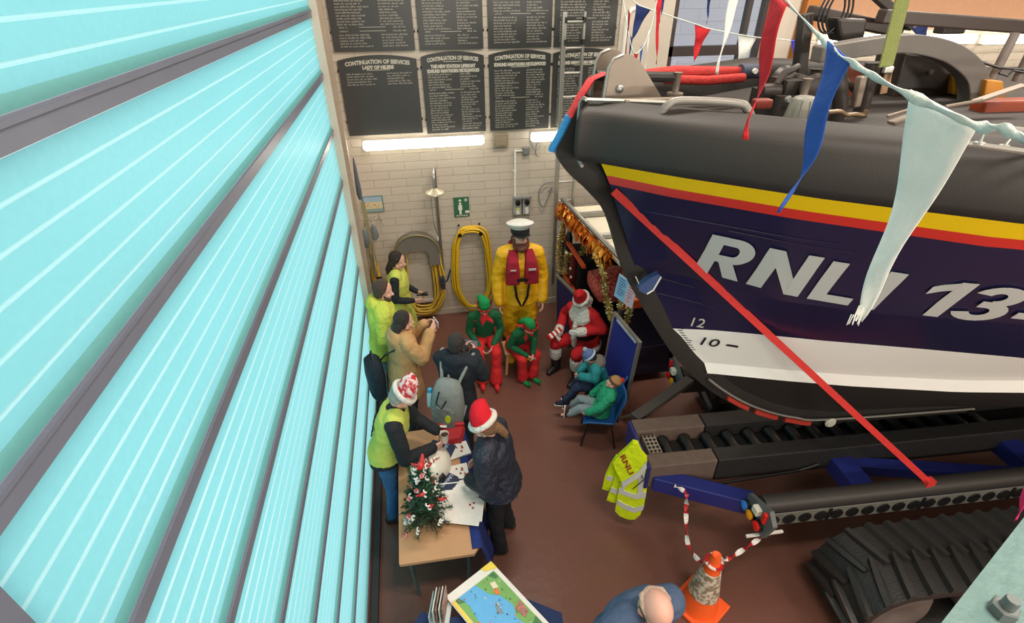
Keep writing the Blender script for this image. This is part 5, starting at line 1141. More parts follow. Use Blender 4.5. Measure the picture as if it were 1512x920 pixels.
quad(mb, [(0, 0), (.24, 0), (.20, .06), (0, .11)], .003, 2); quad(mb, [(.93, .10), (.985, .10), (.985, .46), (.93, .46)], .003, 2)
quad(mb, [(.86, .11), (.92, .11), (.92, .16), (.80, .2)], .004, 3); quad(mb, [(.10, .12), (.22, .12), (.16, .2), (.10, .2)], .004, 3); quad(mb, [(.08, .80), (.2, .84), (.2, .93), (.08, .93)], .004, 3)
quad(mb, [(.20, .22), (.29, .20), (.31, .28), (.22, .30)], .005, 4); quad(mb, [(.25, .30), (.32, .28), (.34, .35), (.27, .37)], .005, 5); quad(mb, [(.84, .45), (.91, .5), (.91, .62), (.82, .56)], .005, 5)
quad(mb, [(.10, .56), (.26, .60), (.24, .74), (.12, .72)], .005, 6); quad(mb, [(.36, .74), (.50, .70), (.53, .83), (.38, .88)], .005, 7); quad(mb, [(.42, .46), (.49, .44), (.52, .54), (.45, .56)], .005, 8)
rr = random.Random(8)
for i in range(60):
    u, v = rr.uniform(.1, .9), rr.uniform(.13, .92); s_ = rr.uniform(.008, .022); quad(mb, [(u, v), (u + s_, v + s_ * .3), (u + s_, v + s_), (u, v + s_)], .007, rr.choice((3, 6, 7, 9, 4, 9, 5)))
mb.build('illustration', [mat('map_blue', (92, 172, 226), .5), mat('map_green', (116, 170, 92), .5, var=.2, scale=30), mat('map_yellow', (232, 206, 76), .5), mat('map_dark_green', (66, 122, 72), .5), mat('map_cream', (226, 216, 190), .5), mat('map_orange', (226, 120, 62), .5), mat('map_brown', (140, 106, 96), .5, rgb2=(200, 120, 110), scale=70), mat('map_tan', (170, 140, 110), .5), mat('map_grey', (120, 140, 150), .5), mat('map_ink', (50, 62, 76), .5)], gb)
cs = thing('card_holder', 'clear stand packed with photo cards beside the game board', 'card holder', tuple(at_z(643, 905, .70)))
o_ = at_z(645, 905, .70); o_.z = .70
for i in range(4): MB().box(o_ + V((.0 + .022 * i, -.02 - .0 * i, .115)), (.006, .17, .22), rz=-.25).build('card', mat('card_%d' % (i % 2), ((196, 210, 206), (170, 130, 118))[i % 2], .5, rgb2=((216, 222, 216), (120, 90, 84))[i % 2], scale=20), cs)
MB().box(o_ + V((.03, -.02, .012)), (.14, .2, .02), rz=-.25).box(o_ + V((-.03, -.01, .08)), (.006, .19, .15), rz=-.25).build('stand', mat('clear_stand', (190, 206, 206), .2), cs, bevel=.003)
# ================================================================== PEOPLE
SKIN = mat('skin', (206, 158, 138), .55, var=.06, scale=8)
SKIN2 = mat('skin_flushed', (214, 164, 146), .5, var=.08, scale=10)
SHOE = mat('dark_shoe', (34, 32, 32), .5)
EYEW = mat('eye_white', (226, 222, 216), .3); EYED = mat('eye_iris', (48, 38, 32), .3)
STAND = dict(pel=(0, 0, .96), waist=(0, .005, 1.12), chest=(0, .0, 1.30), neck=(0, -.01, 1.475), head=(0, .02, 1.635),
             shL=(-.185, 0, 1.425), elL=(-.235, -.02, 1.13), wrL=(-.24, .07, .88), shR=(.185, 0, 1.425), elR=(.235, -.02, 1.13), wrR=(.24, .07, .88),
             hipL=(-.09, 0, .93), knL=(-.105, .03, .51), anL=(-.11, -.02, .085), hipR=(.09, 0, .93), knR=(.105, .03, .51), anR=(.11, -.02, .085))
UPPER = ('waist', 'chest', 'neck', 'head', 'shL', 'shR', 'elL', 'elR', 'wrL', 'wrR')
def folds(o, amount, size):      # soft creases in the cloth
    tx = bpy.data.textures.new('creases', 'CLOUDS'); tx.noise_scale = size; tx.noise_depth = 1
    d = o.modifiers.new('creases', 'DISPLACE'); d.texture = tx; d.strength = amount; d.mid_level = .42; d.texture_coords = 'LOCAL'
    return o
class Fig:
    def __init__(s, label, x, y, face, h=1.7, lean=0., twist=0., seat=None, hyaw=0., hpitch=0., cat='person', group=None, build=1., side_lean=0., z0=0., **over):
        k = s.k = h / 1.75; s.w = build; s.fd = V((face[0], face[1], 0)).normalized()
        s.rz = math.atan2(-s.fd.x, s.fd.y)
        s.root = thing('person', label, cat, (x, y, z0), s.rz, group)
        s.M = Matrix.Translation(V((x, y, z0))) @ Matrix.Rotation(s.rz, 4, 'Z')
        J = {a: V(b) for a, b in STAND.items()}
        fixed = {a: V(b) for a, b in over.items()}
        if seat is not None:
            sz = seat / k; dz = sz + .10 - J['pel'].z
            for a in ('pel', 'hipL', 'hipR') + UPPER: J[a].z += dz
            J['hipL'].z = J['hipR'].z = sz + .085
            for q, sg in (('L', -1), ('R', 1)):
                J['kn' + q] = V((sg * .12, .43, sz + .06)); J['an' + q] = V((sg * .12, .40, .085 - z0 / k))
        low = {a: fixed[a] for a in fixed if a not in UPPER}
        for a in low: J[a] = low[a]
        for a in fixed:
            if a in UPPER: J[a] = fixed[a]
        Rl = Matrix.Rotation(-R(lean), 3, 'X') @ Matrix.Rotation(R(side_lean), 3, 'Y') @ Matrix.Rotation(R(twist), 3, 'Z')
        for a in UPPER:
            if a in fixed and a[:2] in ('el', 'wr'): continue      # hands given in the figure's own upright frame
            J[a] = J['pel'] + Rl @ (J[a] - J['pel'])
        s.J = {a: b * k for a, b in J.items()}
        s.lat = (s.J['shR'] - s.J['shL']).normalized(); s.hlat = (s.J['hipR'] - s.J['hipL']).normalized()
        s.up = (s.J['neck'] - s.J['pel']).normalized(); s.fwd = s.up.cross(s.lat).normalized()
        H = Rl @ Matrix.Rotation(R(hyaw), 3, 'Z') @ Matrix.Rotation(-R(hpitch), 3, 'X')
        s.H = H; s.hr, s.hf, s.hu = H @ V((1, 0, 0)), H @ V((0, 1, 0)), H @ V((0, 0, 1)); s.hd = s.J['head']
    def W(s, p): return s.M @ V(p)
    def hp(s, x, y, z): return s.hd + (s.hr * x + s.hf * y + s.hu * z) * s.k
    def torso(s, mb, g, hem=0., flare=0., top=True, chest=1., belly=0., sho=1.):
        J, k, w = s.J, s.k, s.w; secs = []
        def add(c, rx, ry, lat, fw_): secs.append((c, lat, fw_, (rx * w + g) * k, (ry * w + g) * k))
        hf = V((0, 0, 1)).cross(s.hlat)
        if hem: add(J['pel'] - V((0, 0, hem * k)) + s.fwd * 0, .165 + flare, .125 + flare, s.hlat, hf)
        add(J['pel'] - V((0, 0, .06 * k)), .165 + flare * .5, .12 + flare * .5, s.hlat, hf)
        add(J['pel'] + V((0, 0, .02 * k)), .160 + flare * .3, .118 + flare * .3 + belly * .6, s.hlat, hf)
        add(J['waist'], .145, .108 + belly, s.lat, s.fwd); add(J['chest'], .165 * chest, .118 * chest + belly * .3, s.lat, s.fwd)
        m = lerp(J['chest'], J['neck'], .55); add(m, .172, .10, s.lat, s.fwd)
        if top:
            m = lerp(J['chest'], J['neck'], .80); add(m, .125, .082, s.lat, s.fwd); add(J['neck'], .068, .062, s.lat, s.fwd)
        mb.loft(secs, 20, power=2.3)
        for q in 'LR': mb.cap(lerp(J['sh' + q], J['neck'], .5) + s.up * .0, lerp(J['neck'], J['sh' + q], sho), (.058 * w + g) * k, (.056 * w + g) * k)
    def arm(s, mb, q, g, frac=1., r=(.052, .042, .04, .028)):
        J, k, w = s.J, s.k, s.w; e = lerp(J['el' + q], J['wr' + q], frac)
        mb.cap(J['sh' + q], J['el' + q], (r[0] * w + g) * k, (r[1] * w + g) * k); mb.cap(J['el' + q], e, (r[2] * w + g) * k, (r[3] * w + g) * k)
    def leg(s, mb, q, g, frac=1., r=(.082, .056, .054, .036)):
        J, k, w = s.J, s.k, s.w; e = lerp(J['kn' + q], J['an' + q], frac)
        mb.cap(J['hip' + q], J['kn' + q], (r[0] * w + g) * k, (r[1] * w + g) * k); mb.cap(J['kn' + q], e, (r[2] * w + g) * k, (r[3] * w + g) * k)
    def toe(s, q):
        d = s.hlat.cross(V((0, 0, 1))) * -1; f = V((d.x, d.y, 0)).normalized()
        if f.y < 0: f = -f
        return f
    def hand(s, mb, q, curl=.5, d=None, n=None, g=0.):
        J, k = s.J, s.k; wr = J['wr' + q]; d = V(d) if d is not None else (wr - J['el' + q]); d = d.normalized()
        sg = 1 if q == 'R' else -1
        n = V(n) if n is not None else V((-sg, .15, -.1)); n = (n - d * n.dot(d)).normalized(); a = d.cross(n).normalized() * sg   # a: towards the little finger side
        # palm
        pk = wr + d * .075 * k
        for f in (-.026, -.009, .009, .026): mb.cap(wr + d * .012 * k + a * f * .6 * k, pk + a * f * k, (.015 + g) * k, (.0125 + g) * k, 8)
        for f, L in ((-.028, .066), (-.0095, .076), (.0095, .071), (.028, .056)):
            p = pk + a * f * k; dd = d.copy(); r = .0095
            for seg, fr in enumerate((.45, .32, .23)):
                th = curl * (.55 + .25 * seg); dd = (dd * math.cos(th) + n * math.sin(th)).normalized(); p2 = p + dd * L * fr * k
                mb.cap(p, p2, (r + g) * k, (r * .9 + g) * k, 8); p = p2; r *= .9
                n2 = (n - dd * n.dot(dd)); n_ = n2.normalized() if n2.length > .1 else n
        t0 = wr + d * .025 * k - a * .028 * k; t1 = t0 + (d * .55 - a * .65 + n * .35).normalized() * .042 * k; t2 = t1 + (d * .8 - a * .1 + n * .5).normalized() * .032 * k
        mb.cap(t0, t1, (.014 + g) * k, (.0115 + g) * k, 8); mb.cap(t1, t2, (.011 + g) * k, (.009 + g) * k, 8)
    def body(s, m=None, curl=(.5, .5), hd=None, hn=None, voxel=.0075, nose=1., bald=False, hands=True):
        J, k = s.J, s.k; mb = MB(); hp = s.hp
        mb.ell(hp(0, -.005, .025), (.077 * k, .096 * k, .098 * k), s.H, 20, 14); mb.ell(hp(0, .022, -.04), (.062 * k, .074 * k, .075 * k), s.H, 18, 12)
        mb.ell(hp(0, .068, -.098), (.030 * k, .026 * k, .022 * k), s.H); mb.cap(hp(-.03, .08, .018), hp(.03, .08, .018), .014 * k, .014 * k, 8)
        mb.cap(hp(0, .09, .0), hp(0, .112, -.034), .009 * k, .0155 * nose * k, 10); mb.ell(hp(0, .10, -.04), (.021 * nose * k, .014 * k, .011 * k), s.H)
        for sx in (-1, 1):
            mb.ell(hp(.04 * sx, .066, -.035), (.024 * k, .022 * k, .024 * k), s.H); mb.ell(hp(.079 * sx, -.008, -.012), (.009 * k, .02 * k, .032 * k), s.H)
            mb.cap(hp(.062 * sx, .01, -.06), hp(.02 * sx, .062, -.1), .022 * k, .018 * k, 8)
        mb.cap(hp(-.018, .086, -.068), hp(.018, .086, -.068), .009 * k, .009 * k, 8); mb.cap(hp(-.014, .083, -.08), hp(.014, .083, -.08), .009 * k, .009 * k, 8)
        mb.cap(J['neck'] - s.up * .03 * k, hp(0, -.02, -.06), .056 * k, .052 * k)
        w0 = s.w; s.torso(mb, -.014)
        for q in 'LR':
            s.arm(mb, q, -.004); s.leg(mb, q, -.006)
            f = s.toe(q); an = J['an' + q]; mb.cap(an + V((0, 0, -.02 * k)) - f * .02 * k, an + f * .13 * k + V((0, 0, -.045 * k)), .036 * k, .026 * k)
        if hands:
            for i, q in enumerate('LR'): s.hand(mb, q, curl[i], None if hd is None else hd[i], None if hn is None else hn[i])
        s.b = mb.blob('body', m or SKIN, s.root, voxel, 2, True)
        e = MB()
        for sx in (-1, 1):
            e.ell(hp(.031 * sx, .082, .0), (.013 * k, .010 * k, .009 * k), s.H, 10, 8, 0); e.ell(hp(.031 * sx, .0905, .0), (.006 * k, .0035 * k, .006 * k), s.H, 8, 6, 1)
        e.build('eyes', [EYEW, EYED], s.b, smooth='all', local=True)
        return s
    def garment(s, name, m, g=.014, hem=.06, flare=.0, sleeves=.93, cuff=True, torso=True, voxel=.012, smooth=4, collar=.0, chest=1., belly=0., extra=None, skirt=0., parent=None, label=None):
        mb = MB(); J, k = s.J, s.k
        if torso: s.torso(mb, g, hem, flare, True, chest, belly, 1. if sleeves else .72)
        if sleeves:
            for q in 'LR': s.arm(mb, q, g, sleeves)
        if collar: mb.lathe([(.068 * k, -.03 * k), (.074 * k, .0), (.07 * k, collar * k), (.062 * k, collar * k)], J['neck'], 18, ax=(s.hd - J['neck']))
        if extra: extra(mb)
        return folds(mb.blob(name, m, parent or s.root, voxel * (1 if k > .8 else .75), smooth, True, label), .017 * k + .004 * (g > .03), .11 * k)
    def trousers(s, m, g=.016, frac=.97, voxel=.012, name='trousers', hem=.0):
        mb = MB(); J, k = s.J, s.k; hf = V((0, 0, 1)).cross(s.hlat)
        mb.loft([(J['pel'] + V((0, 0, z * k)), s.hlat, hf, (rx * s.w + g) * k, (ry * s.w + g) * k) for z, rx, ry in ((-.11, .10, .09), (-.06, .158, .115), (.03, .155, .115), (.09, .145, .108))], 18)
        for q in 'LR':
            s.leg(mb, q, g, frac)
            if hem: mb.cap(lerp(J['kn' + q], J['an' + q], .6), lerp(J['kn' + q], J['an' + q], frac), (.05 + g) * k, (.05 + g + hem) * k)
        return folds(mb.blob(name, m, s.root, voxel * (1 if k > .8 else .75), 3, True), .017 * k, .09 * k)
    def shoes(s, m, sole=None, size=1., curl=0., high=0., name='shoe', label=None):
        J, k = s.J, s.k
        for q in 'LR':
            an = J['an' + q]; f = s.toe(q); dn = (an - J['kn' + q]).normalized()
            f = (f - V((0, 0, 1)) * 0)
            if dn.z > -.6:       # leg stretched out: the sole faces forward
                f = V((0, 0, 1)); dnv = V((0, 1, 0)) * 1.0
            else: dnv = V((0, 0, -1))
            mb = MB(); base = an + dnv * .045 * k
            mb.cap(base - f * .045 * k - dnv * .0, base + f * .055 * k, .046 * k * size, .048 * k * size); mb.cap(base + f * .05 * k, base + f * .15 * k + dnv * .008 * k, .047 * k * size, .036 * k * size)
            mb.cap(an - dnv * .02 * k, base, .046 * k * size, .048 * k * size)
            if high: mb.cap(an - dnv * .02 * k, lerp(an, J['kn' + q], high), .055 * k * size, .068 * k * size)
            if curl: mb.chain([base + f * .14 * k, base + f * .21 * k - dnv * .01 * k, base + f * .24 * k - dnv * .06 * k, base + f * .20 * k - dnv * .09 * k], [.034 * k, .022 * k, .014 * k, .008 * k])
            o = mb.blob(name, m, s.root, .009 * (1 if k > .8 else .75), 2, True, label)
            if sole: MB().loft([(base + f * y * k + dnv * .04 * k, f.cross(dnv), dnv, rx * k * size, .014 * k) for y, rx in ((-.10, .02), (-.085, .04), (0, .045), (.1, .047), (.17, .035), (.19, .015))], 12).build('sole', sole, o, smooth=True, local=True)
    def hair(s, m, long=0., fringe=True, grow=.012, back=None, name='hair', side=1.):
        k = s.k; hp = s.hp; mb = MB()
        mb.ell(hp(0, -.030, .036), ((.078 + grow) * k, (.092 + grow) * k, (.096 + grow) * k), s.H, 20, 14)
        mb.ell(hp(0, -.045, -.02), ((.074 + grow) * k, (.06 + grow) * k, (.075 + grow) * k), s.H)
        for sx in (-1, 1): mb.cap(hp(.072 * sx * side, .0, .03), hp(.076 * sx * side, -.02, -.045), .02 * k, .018 * k)
        if long:
            for i in range(7):
                a = R(-78 + 26 * i); p = hp(.07 * math.sin(a), -.06 - .035 * math.cos(a), -.02); d = -s.hu * long * k + s.hf * (-.02) * k
                mb.chain([p, p + d * .5 + s.hf * -.015 * k, p + d + s.hf * .02 * k], [.030 * k, .030 * k, .014 * k])
        if back: back(mb)
        o = mb.blob(name, m, s.root, .008, 2, True)
        return o
    def santa_hat(s, red, white, tail=(-.05, -.16, .13), brim=.0, name='santa_hat', pom=True, size=1.0, stretch=1.):
        k = s.k * size; hp = s.hp; mb = MB(); H = s.H
        c0 = s.hp(0, -.012, .052); pts = [c0, s.hp(0, -.02, .11), s.hp(tail[0] * .35, tail[1] * .3 - .02, .165 * stretch), s.hp(tail[0], tail[1], tail[2])]
        mb.chain(curve(pts, 4), [.098 * k, .099 * k, .098 * k, .097 * k, .094 * k, .09 * k, .084 * k, .078 * k, .07 * k, .06 * k, .05 * k, .04 * k, .032 * k][:len(curve(pts, 4))])
        h = mb.blob(name, red, s.root, .008, 4, True)
        b = MB(); n = 28
        b.tube([s.hp(.096 * size * math.cos(t), -.012 + .108 * size * math.sin(t), .052 - .012 * math.sin(t)) for t in [2 * math.pi * i / n for i in range(n)]], .026 * k, 10, closed=True)
        b.build('fur_brim', white, h, smooth='all', local=True)
        if pom: MB().ell(s.hp(tail[0] * 1.1, tail[1] * 1.12, tail[2] - .02), (.033 * k,) * 3, seg=12, rg=8).build('pompom', white, h, smooth='all', local=True)
        return h
def phone(fig, p, n, label, up_=(0, 0, 1), m=None):
    p = fig.W(p); n = (fig.M.to_3x3() @ V(n)).normalized(); u = V(up_); u = (u - n * u.dot(n)).normalized(); a = u.cross(n)
    t = thing('phone', label, 'phone', tuple(p))
    M = Matrix((a, u, n)).transposed()
    MB().box(p, (.15, .075, .009), M=M).build('case', m or mat('phone_black', (26, 26, 30), .3), t, bevel=.004)
    MB().box(p - n * .0055, (.142, .067, .002), M=M).build('screen', mat('phone_screen', (120, 130, 150), .15), t)
    MB().lathe([(.008, 0), (.008, .003)], p + n * .0045 + a * .055 + u * .02, 10, ax=n).lathe([(.008, 0), (.008, .003)], p + n * .0045 + a * .055 - u * .005, 10, ax=n).build('camera_lens', M_steel, t)
    return t
M_fur = cloth('white_fur', (226, 222, 214), bump=.9, bscale=40); M_santa = cloth('santa_red', (190, 34, 40), bump=.5)
M_limeco = cloth('lime_coat', (192, 204, 84), bump=1., bscale=11); M_vest = cloth('lime_vest', (192, 202, 94), bump=.5)
M_blkk = cloth('black_knit', (38, 42, 46)); M_hairdk = mat('dark_brown_hair', (44, 34, 30), .5, bump=.8, bscale=70); M_hairbr = mat('brown_hair', (74, 54, 42), .5, bump=.8, bscale=70)

# 1 woman in hi-vis vest by the hose
f = Fig('person with long dark hair in a lime hi-vis vest over black, standing by the hose', -.40, 6.16, (1, -.18), 1.65, lean=4, hyaw=-4, hpitch=10,
        elR=(.25, .02, 1.14), wrR=(.16, .26, 1.08), elL=(-.24, .04, 1.13), wrL=(-.12, .27, 1.06))
f.body(); f.trousers(cloth('charcoal_trousers', (44, 44, 48))); f.shoes(SHOE); f.garment('sweater', M_blkk, .012)
f.garment('hi_vis_vest', M_vest, .034, .42, .08, 0, voxel=.012)
f.hair(M_hairdk, .26)
MB().loft([(f.W(f.J['wrR']) + V((dx, 0, .0)), (0, 1, 0), (0, 0, 1), r, r) for dx, r in ((.05, .015), (.07, .03), (.14, .028), (.16, .012))], 10)
nz = MB(); p_ = f.W(lerp(f.J['wrR'], f.J['wrL'], .5)) + V((.10, 0, .02)); nz.lathe([(.016, -.03), (.022, .0), (.03, .05), (.024, .06)], p_, 12, ax=(1, -.1, .15)).lathe([(.012, -.09), (.012, .0)], p_, 10, ax=(1, -.1, .15))
tag(nz.build('hose_nozzle', M_black, smooth=True), 'black hose nozzle held by the woman in the hi-vis vest', 'nozzle')
# 2 man in lime coat
f = Fig('person with short dark hair and beard in a puffy lime hooded coat beside the door', -.57, 5.22, (1, .04), 1.76, lean=5, hyaw=-4, hpitch=8, build=1.08,
        elR=(.28, .03, 1.13), wrR=(.2, .25, 1.02), elL=(-.26, .05, 1.13), wrL=(-.14, .27, 1.04))
f.body(SKIN2); f.trousers(cloth('grey_trousers', (96, 102, 112))); f.shoes(SHOE)
hood = lambda mb: (mb.ell(f.J['neck'] - f.fwd * .09 * f.k + f.up * .01, (.14, .085, .10), f.H), mb.lathe([(.075, -.04), (.105, .0), (.11, .05), (.085, .07)], f.J['neck'], 18, ax=f.up))
f.garment('hooded_coat', M_limeco, .040, .16, .02, .95, extra=hood, smooth=3)
f.garment('jumper', cloth('navy_jumper', (40, 50, 62)), .004, 0, 0, 0, collar=.03, torso=True)
f.hair(M_hairbr, grow=.010)
bd = MB(); bd.chain([f.hp(-.066, .02, -.05), f.hp(-.05, .06, -.09), f.hp(0, .082, -.108), f.hp(.05, .06, -.09), f.hp(.066, .02, -.05)], [.018, .024, .026, .024, .018]); bd.blob('beard', M_hairbr, f.root, .007, 2, True)
# 3 woman in tan coat photographing
f = Fig('person with dark hair in a tan hooded coat holding up a phone', -.36, 4.71, (1, .32), 1.63, lean=6, hpitch=4, build=1.1,
        elR=(.23, .18, 1.20), wrR=(.085, .36, 1.44), elL=(-.22, .2, 1.20), wrL=(-.085, .37, 1.46))
f.body(curl=(.8, .8), hd=((.35, .75, .55), (-.35, .75, .55)), hn=((.9, .2, -.2), (-.9, .2, -.2)))
f.trousers(cloth('dark_jeans', (48, 54, 66))); f.shoes(SHOE)
M_tan = cloth('tan_coat_cloth', (184, 146, 100), bump=.6)
hd_ = lambda mb: (mb.ell(f.J['neck'] - f.fwd * .10 * f.k - f.up * .03, (.15, .075, .11), f.H), mb.lathe([(.075, -.05), (.115, -.01), (.115, .03), (.09, .045)], f.J['neck'], 18, ax=f.up))
tc_ = f.garment('hooded_coat', M_tan, .038, .34, .045, .93, extra=hd_)
f.hair(M_hairdk, .17)
phone(f, (0, .47 * f.k, 1.49 * f.k), (0, 1, -.08), 'pale edged phone held up by the person in the tan coat', m=mat('phone_white', (206, 206, 208), .3))
tag(MB().tube([f.W((.19 * f.k, .02, 1.44 * f.k)), f.W((.06, -.19, 1.2)), f.W((-.14, -.22, .98))], .010, 6).build('bag_strap', M_black, smooth=True), 'black bag strap across the back of the tan coat', 'strap')
bg = thing('shoulder_bag', 'slate black shoulder bag on the hip of the person in the tan coat', 'bag', tuple(f.W((-.08, -.27, .8))))
c_ = f.W((-.10, -.30, .86)); lt = f.M.to_3x3() @ V((1, 0, 0)); fd = f.fd
MB().loft([(c_ + V((0, 0, z)), lt, fd, ra, rb_) for z, ra, rb_ in ((-.28, .06, .05), (-.26, .15, .085), (0, .17, .10), (.18, .14, .09), (.24, .08, .04))], 18, power=3).build('bag_body', cloth('slate_bag', (40, 50, 60)), bg, smooth=True)
MB().tube([c_ + V((0, 0, .2)) - lt * .1, c_ + V((0, 0, .33)), c_ + V((0, 0, .2)) + lt * .1], .01, 6).build('bag_handle', M_black, bg, smooth=True)
# 4 person in dark coat with backpack
f = Fig('person in a dark navy coat with a grey rucksack photographing the seated elves', .20, 4.18, (.5, 1), 1.60, lean=7, hpitch=6, hyaw=-4, build=1.08,
        elR=(.26, .17, 1.17), wrR=(.09, .40, 1.30), elL=(-.2, .2, 1.17), wrL=(-.05, .42, 1.32))
f.body(curl=(.8, .8), hd=((.3, .8, .5), (-.3, .8, .5)), hn=((.9, .2, -.2), (-.9, .2, -.2)))
f.trousers(cloth('black_trousers', (34, 36, 40))); f.shoes(SHOE)
M_dnavy = cloth('dark_navy_coat', (36, 42, 50), bump=.5)
hd_ = lambda mb: (mb.ell(f.J['neck'] - f.fwd * .075 * f.k - f.up * .01, (.135, .07, .09), f.H), mb.lathe([(.08, -.05), (.11, -.01), (.105, .04), (.085, .055)], f.J['neck'], 18, ax=f.up))
f.garment('hooded_coat', M_dnavy, .040, .22, .03, .94, extra=hd_); f.hair(mat('ash_dark_hair', (50, 44, 42), .6, bump=.8, bscale=70), .0, grow=.013)
phone(f, (.02, .50 * f.k, 1.36 * f.k), (0, 1, -.1), 'black phone held up by the person with the grey rucksack')
rs = thing('rucksack', 'grey rucksack with a lime oval tag, worn over a dark navy coat', 'rucksack', tuple(f.W((0, -.25, 1.0))))
lt = f.M.to_3x3() @ V((1, 0, 0)); fd = f.fd; c_ = f.W((0, -.25, .98)) ; tl = (V((0, 0, 1)) + fd * .14).normalized()
M_ruck = cloth('grey_rucksack', (132, 140, 138), bump=.4)
MB().loft([(c_ + tl * z, lt, fd, ra, rb_) for z, ra, rb_ in ((-.27, .10, .05), (-.25, .155, .10), (-.05, .17, .13), (.15, .15, .11), (.24, .12, .08), (.28, .06, .03))], 20, power=2.8).build('pack', M_ruck, rs, smooth=True)
MB().loft([(c_ + tl * z - fd * .125, lt, fd, ra, .03) for z, ra in ((-.2, .09), (-.17, .12), (.0, .12), (.04, .08))], 16, power=3).build('front_pocket', cloth('grey_rucksack_pocket', (112, 120, 118)), rs, smooth=True)
MB().loft([(c_ - fd * (.135 + y) + tl * -.06 + lt * .06, lt, tl, r, r * 1.5) for y, r in ((0, .03), (.025, .03))], 16).build('lime_tag', mat('lime_tag', (196, 214, 44), .5), rs, smooth=True)
MB().tube([c_ + lt * -.05 + tl * .2 - fd * .1, c_ + lt * -.06 + tl * .10 - fd * .16, c_ + tl * .06 - fd * .165, c_ + lt * .04 + tl * .14 - fd * .14], .008, 6).build('zip_pull', M_black, rs, smooth=True)
MB().tube([c_ + tl * .26, c_ + tl * .31 + fd * .03, c_ + tl * .26 + fd * .06], .01, 6).build('grab_loop', M_grey, rs)
for sg in (-1, 1): MB().tube(curve([c_ + tl * .2 + lt * .09 * sg + fd * .07, f.W(f.J['shL' if sg < 0 else 'shR'] + V((.0, .02, .085))), f.W(f.J['shL' if sg < 0 else 'shR'] + V((-.03 * sg, .12, -.06))), f.W(f.J['waist'] + V((.15 * sg, .10, .05))), c_ - tl * .2 + lt * .13 * sg + fd * .08], 5), .018, 8).build('shoulder_strap', M_ruck, rs, smooth=True)
btl = thing('water_bottle', 'small bright blue bottle in the side pocket of the grey rucksack', 'bottle', tuple(c_ - lt * .18))
MB().lathe([(.03, -.1), (.032, -.08), (.032, .05), (.02, .07)], c_ - lt * .195 + tl * .02, 14, ax=tl).build('bottle', mat('blue_bottle', (150, 190, 200), .3), btl, smooth=True)
MB().lathe([(.024, .07), (.024, .11), (.01, .12)], c_ - lt * .195 + tl * .02, 14, ax=tl).build('cap', mat('bright_blue_cap', (40, 160, 206), .4), btl, smooth=True)
# 5 volunteer at the stall
f = Fig('person in a patterned Santa hat and lime vest leaning over the stall with a cup', -.54, 3.50, (1, -.08), 1.72, lean=19, hpitch=22, hyaw=-6,
        elR=(.26, .22, 1.06), wrR=(.10, .47, 1.02), elL=(-.25, .28, 1.08), wrL=(-.12, .50, 1.0))
f.body(SKIN2, curl=(.6, .9)); f.trousers(cloth('blue_jeans', (52, 92, 136), bump=.5)); f.shoes(SHOE)
f.garment('sweater', M_blkk, .026, .10, .015, .92, collar=.06)
vs_ = f.garment('hi_vis_vest', M_vest, .036, .04, .01, 0)
mb = MB(); bk = lerp(f.J['waist'], f.J['chest'], .75) - f.fwd * .160 * f.k
rr = random.Random(12)
for r_ in range(2):
    for i in range(4): mb.box(bk + f.lat * (-.09 + .055 * i) * f.k - f.up * (.06 * r_), (.035, .012, .03), M=Matrix((f.lat, f.fwd, f.up)).transposed() @ Matrix.Rotation(rr.uniform(-.4, .4), 3, 'Y'))
mb.build('printed_marks', M_black, vs_, local=True)
f.hair(mat('grey_hair', (150, 146, 140), .6), 0)
f.santa_hat(mat('patterned_red_hat', (186, 34, 46), .8, rgb2=(226, 206, 206), scale=24, bump=.5, bscale=30), M_fur, tail=(-.04, -.06, .20), pom=False, stretch=1.0)
cu = thing('coffee_cup', 'white paper cup of coffee held over the stall by the person in the hi-vis vest', 'cup', tuple(f.W((.02, .56, 1.0))))
cp = f.W((.02 * f.k, .57 * f.k, 1.0 * f.k))
MB().lathe([(.028, 0), (.040, .10), (.042, .105), (.037, .10), (.036, .085)], cp, 20, cap=False).lathe([(.028, .0), (.001, .001)], cp, 20).build('cup', mat('cup_white', (222, 216, 204), .5), cu, smooth=True)
MB().lathe([(.036, .083), (.0005, .084)], cp, 20).build('coffee', mat('coffee', (66, 44, 34), .2), cu)
# 6 person in navy padded coat and red Santa hat
f = Fig('person in a bright red Santa hat and navy padded coat at the stall', .46, 2.99, (-.85, .42), 1.64, lean=10, hpitch=16, hyaw=6, build=1.14,
        anL=(-.13, -.02, .085), anR=(.17, -.02, .085), knR=(.14, .03, .51), elR=(.25, .04, 1.12), wrR=(.13, .24, 1.02), elL=(-.25, .04, 1.12), wrL=(-.13, .24, 1.02))
f.body(); f.trousers(cloth('black_trousers', (34, 36, 40)), g=.022, hem=.012); f.shoes(SHOE)
f.garment('padded_coat', mat('navy_quilted_coat', (30, 36, 52), .55, bump=1.0, bscale=16), .046, .07, .03, .94, collar=.05)
hm_ = mat('fair_brown_hair', (136, 100, 70), .55, bump=.9, bscale=70)
f.hair(hm_, 0, back=lambda mb: mb.chain([f.hp(0.0, -.09, -.05), f.hp(.005, -.115, -.09), f.hp(.01, -.125, -.15), f.hp(.01, -.12, -.20)], [.045, .040, .036, .014]))
f.santa_hat(cloth('bright_santa_red', (206, 30, 44), bump=.4), M_fur, tail=(.10, -.05, .17), pom=False, size=1.1)
mk = MB(); mk.ell(f.hp(0, .065, -.055), (.055 * f.k, .045 * f.k, .045 * f.k), f.H); mk.blob('face_mask', mat('white_mask', (226, 226, 226), .7), f.root, .006, 1, True)
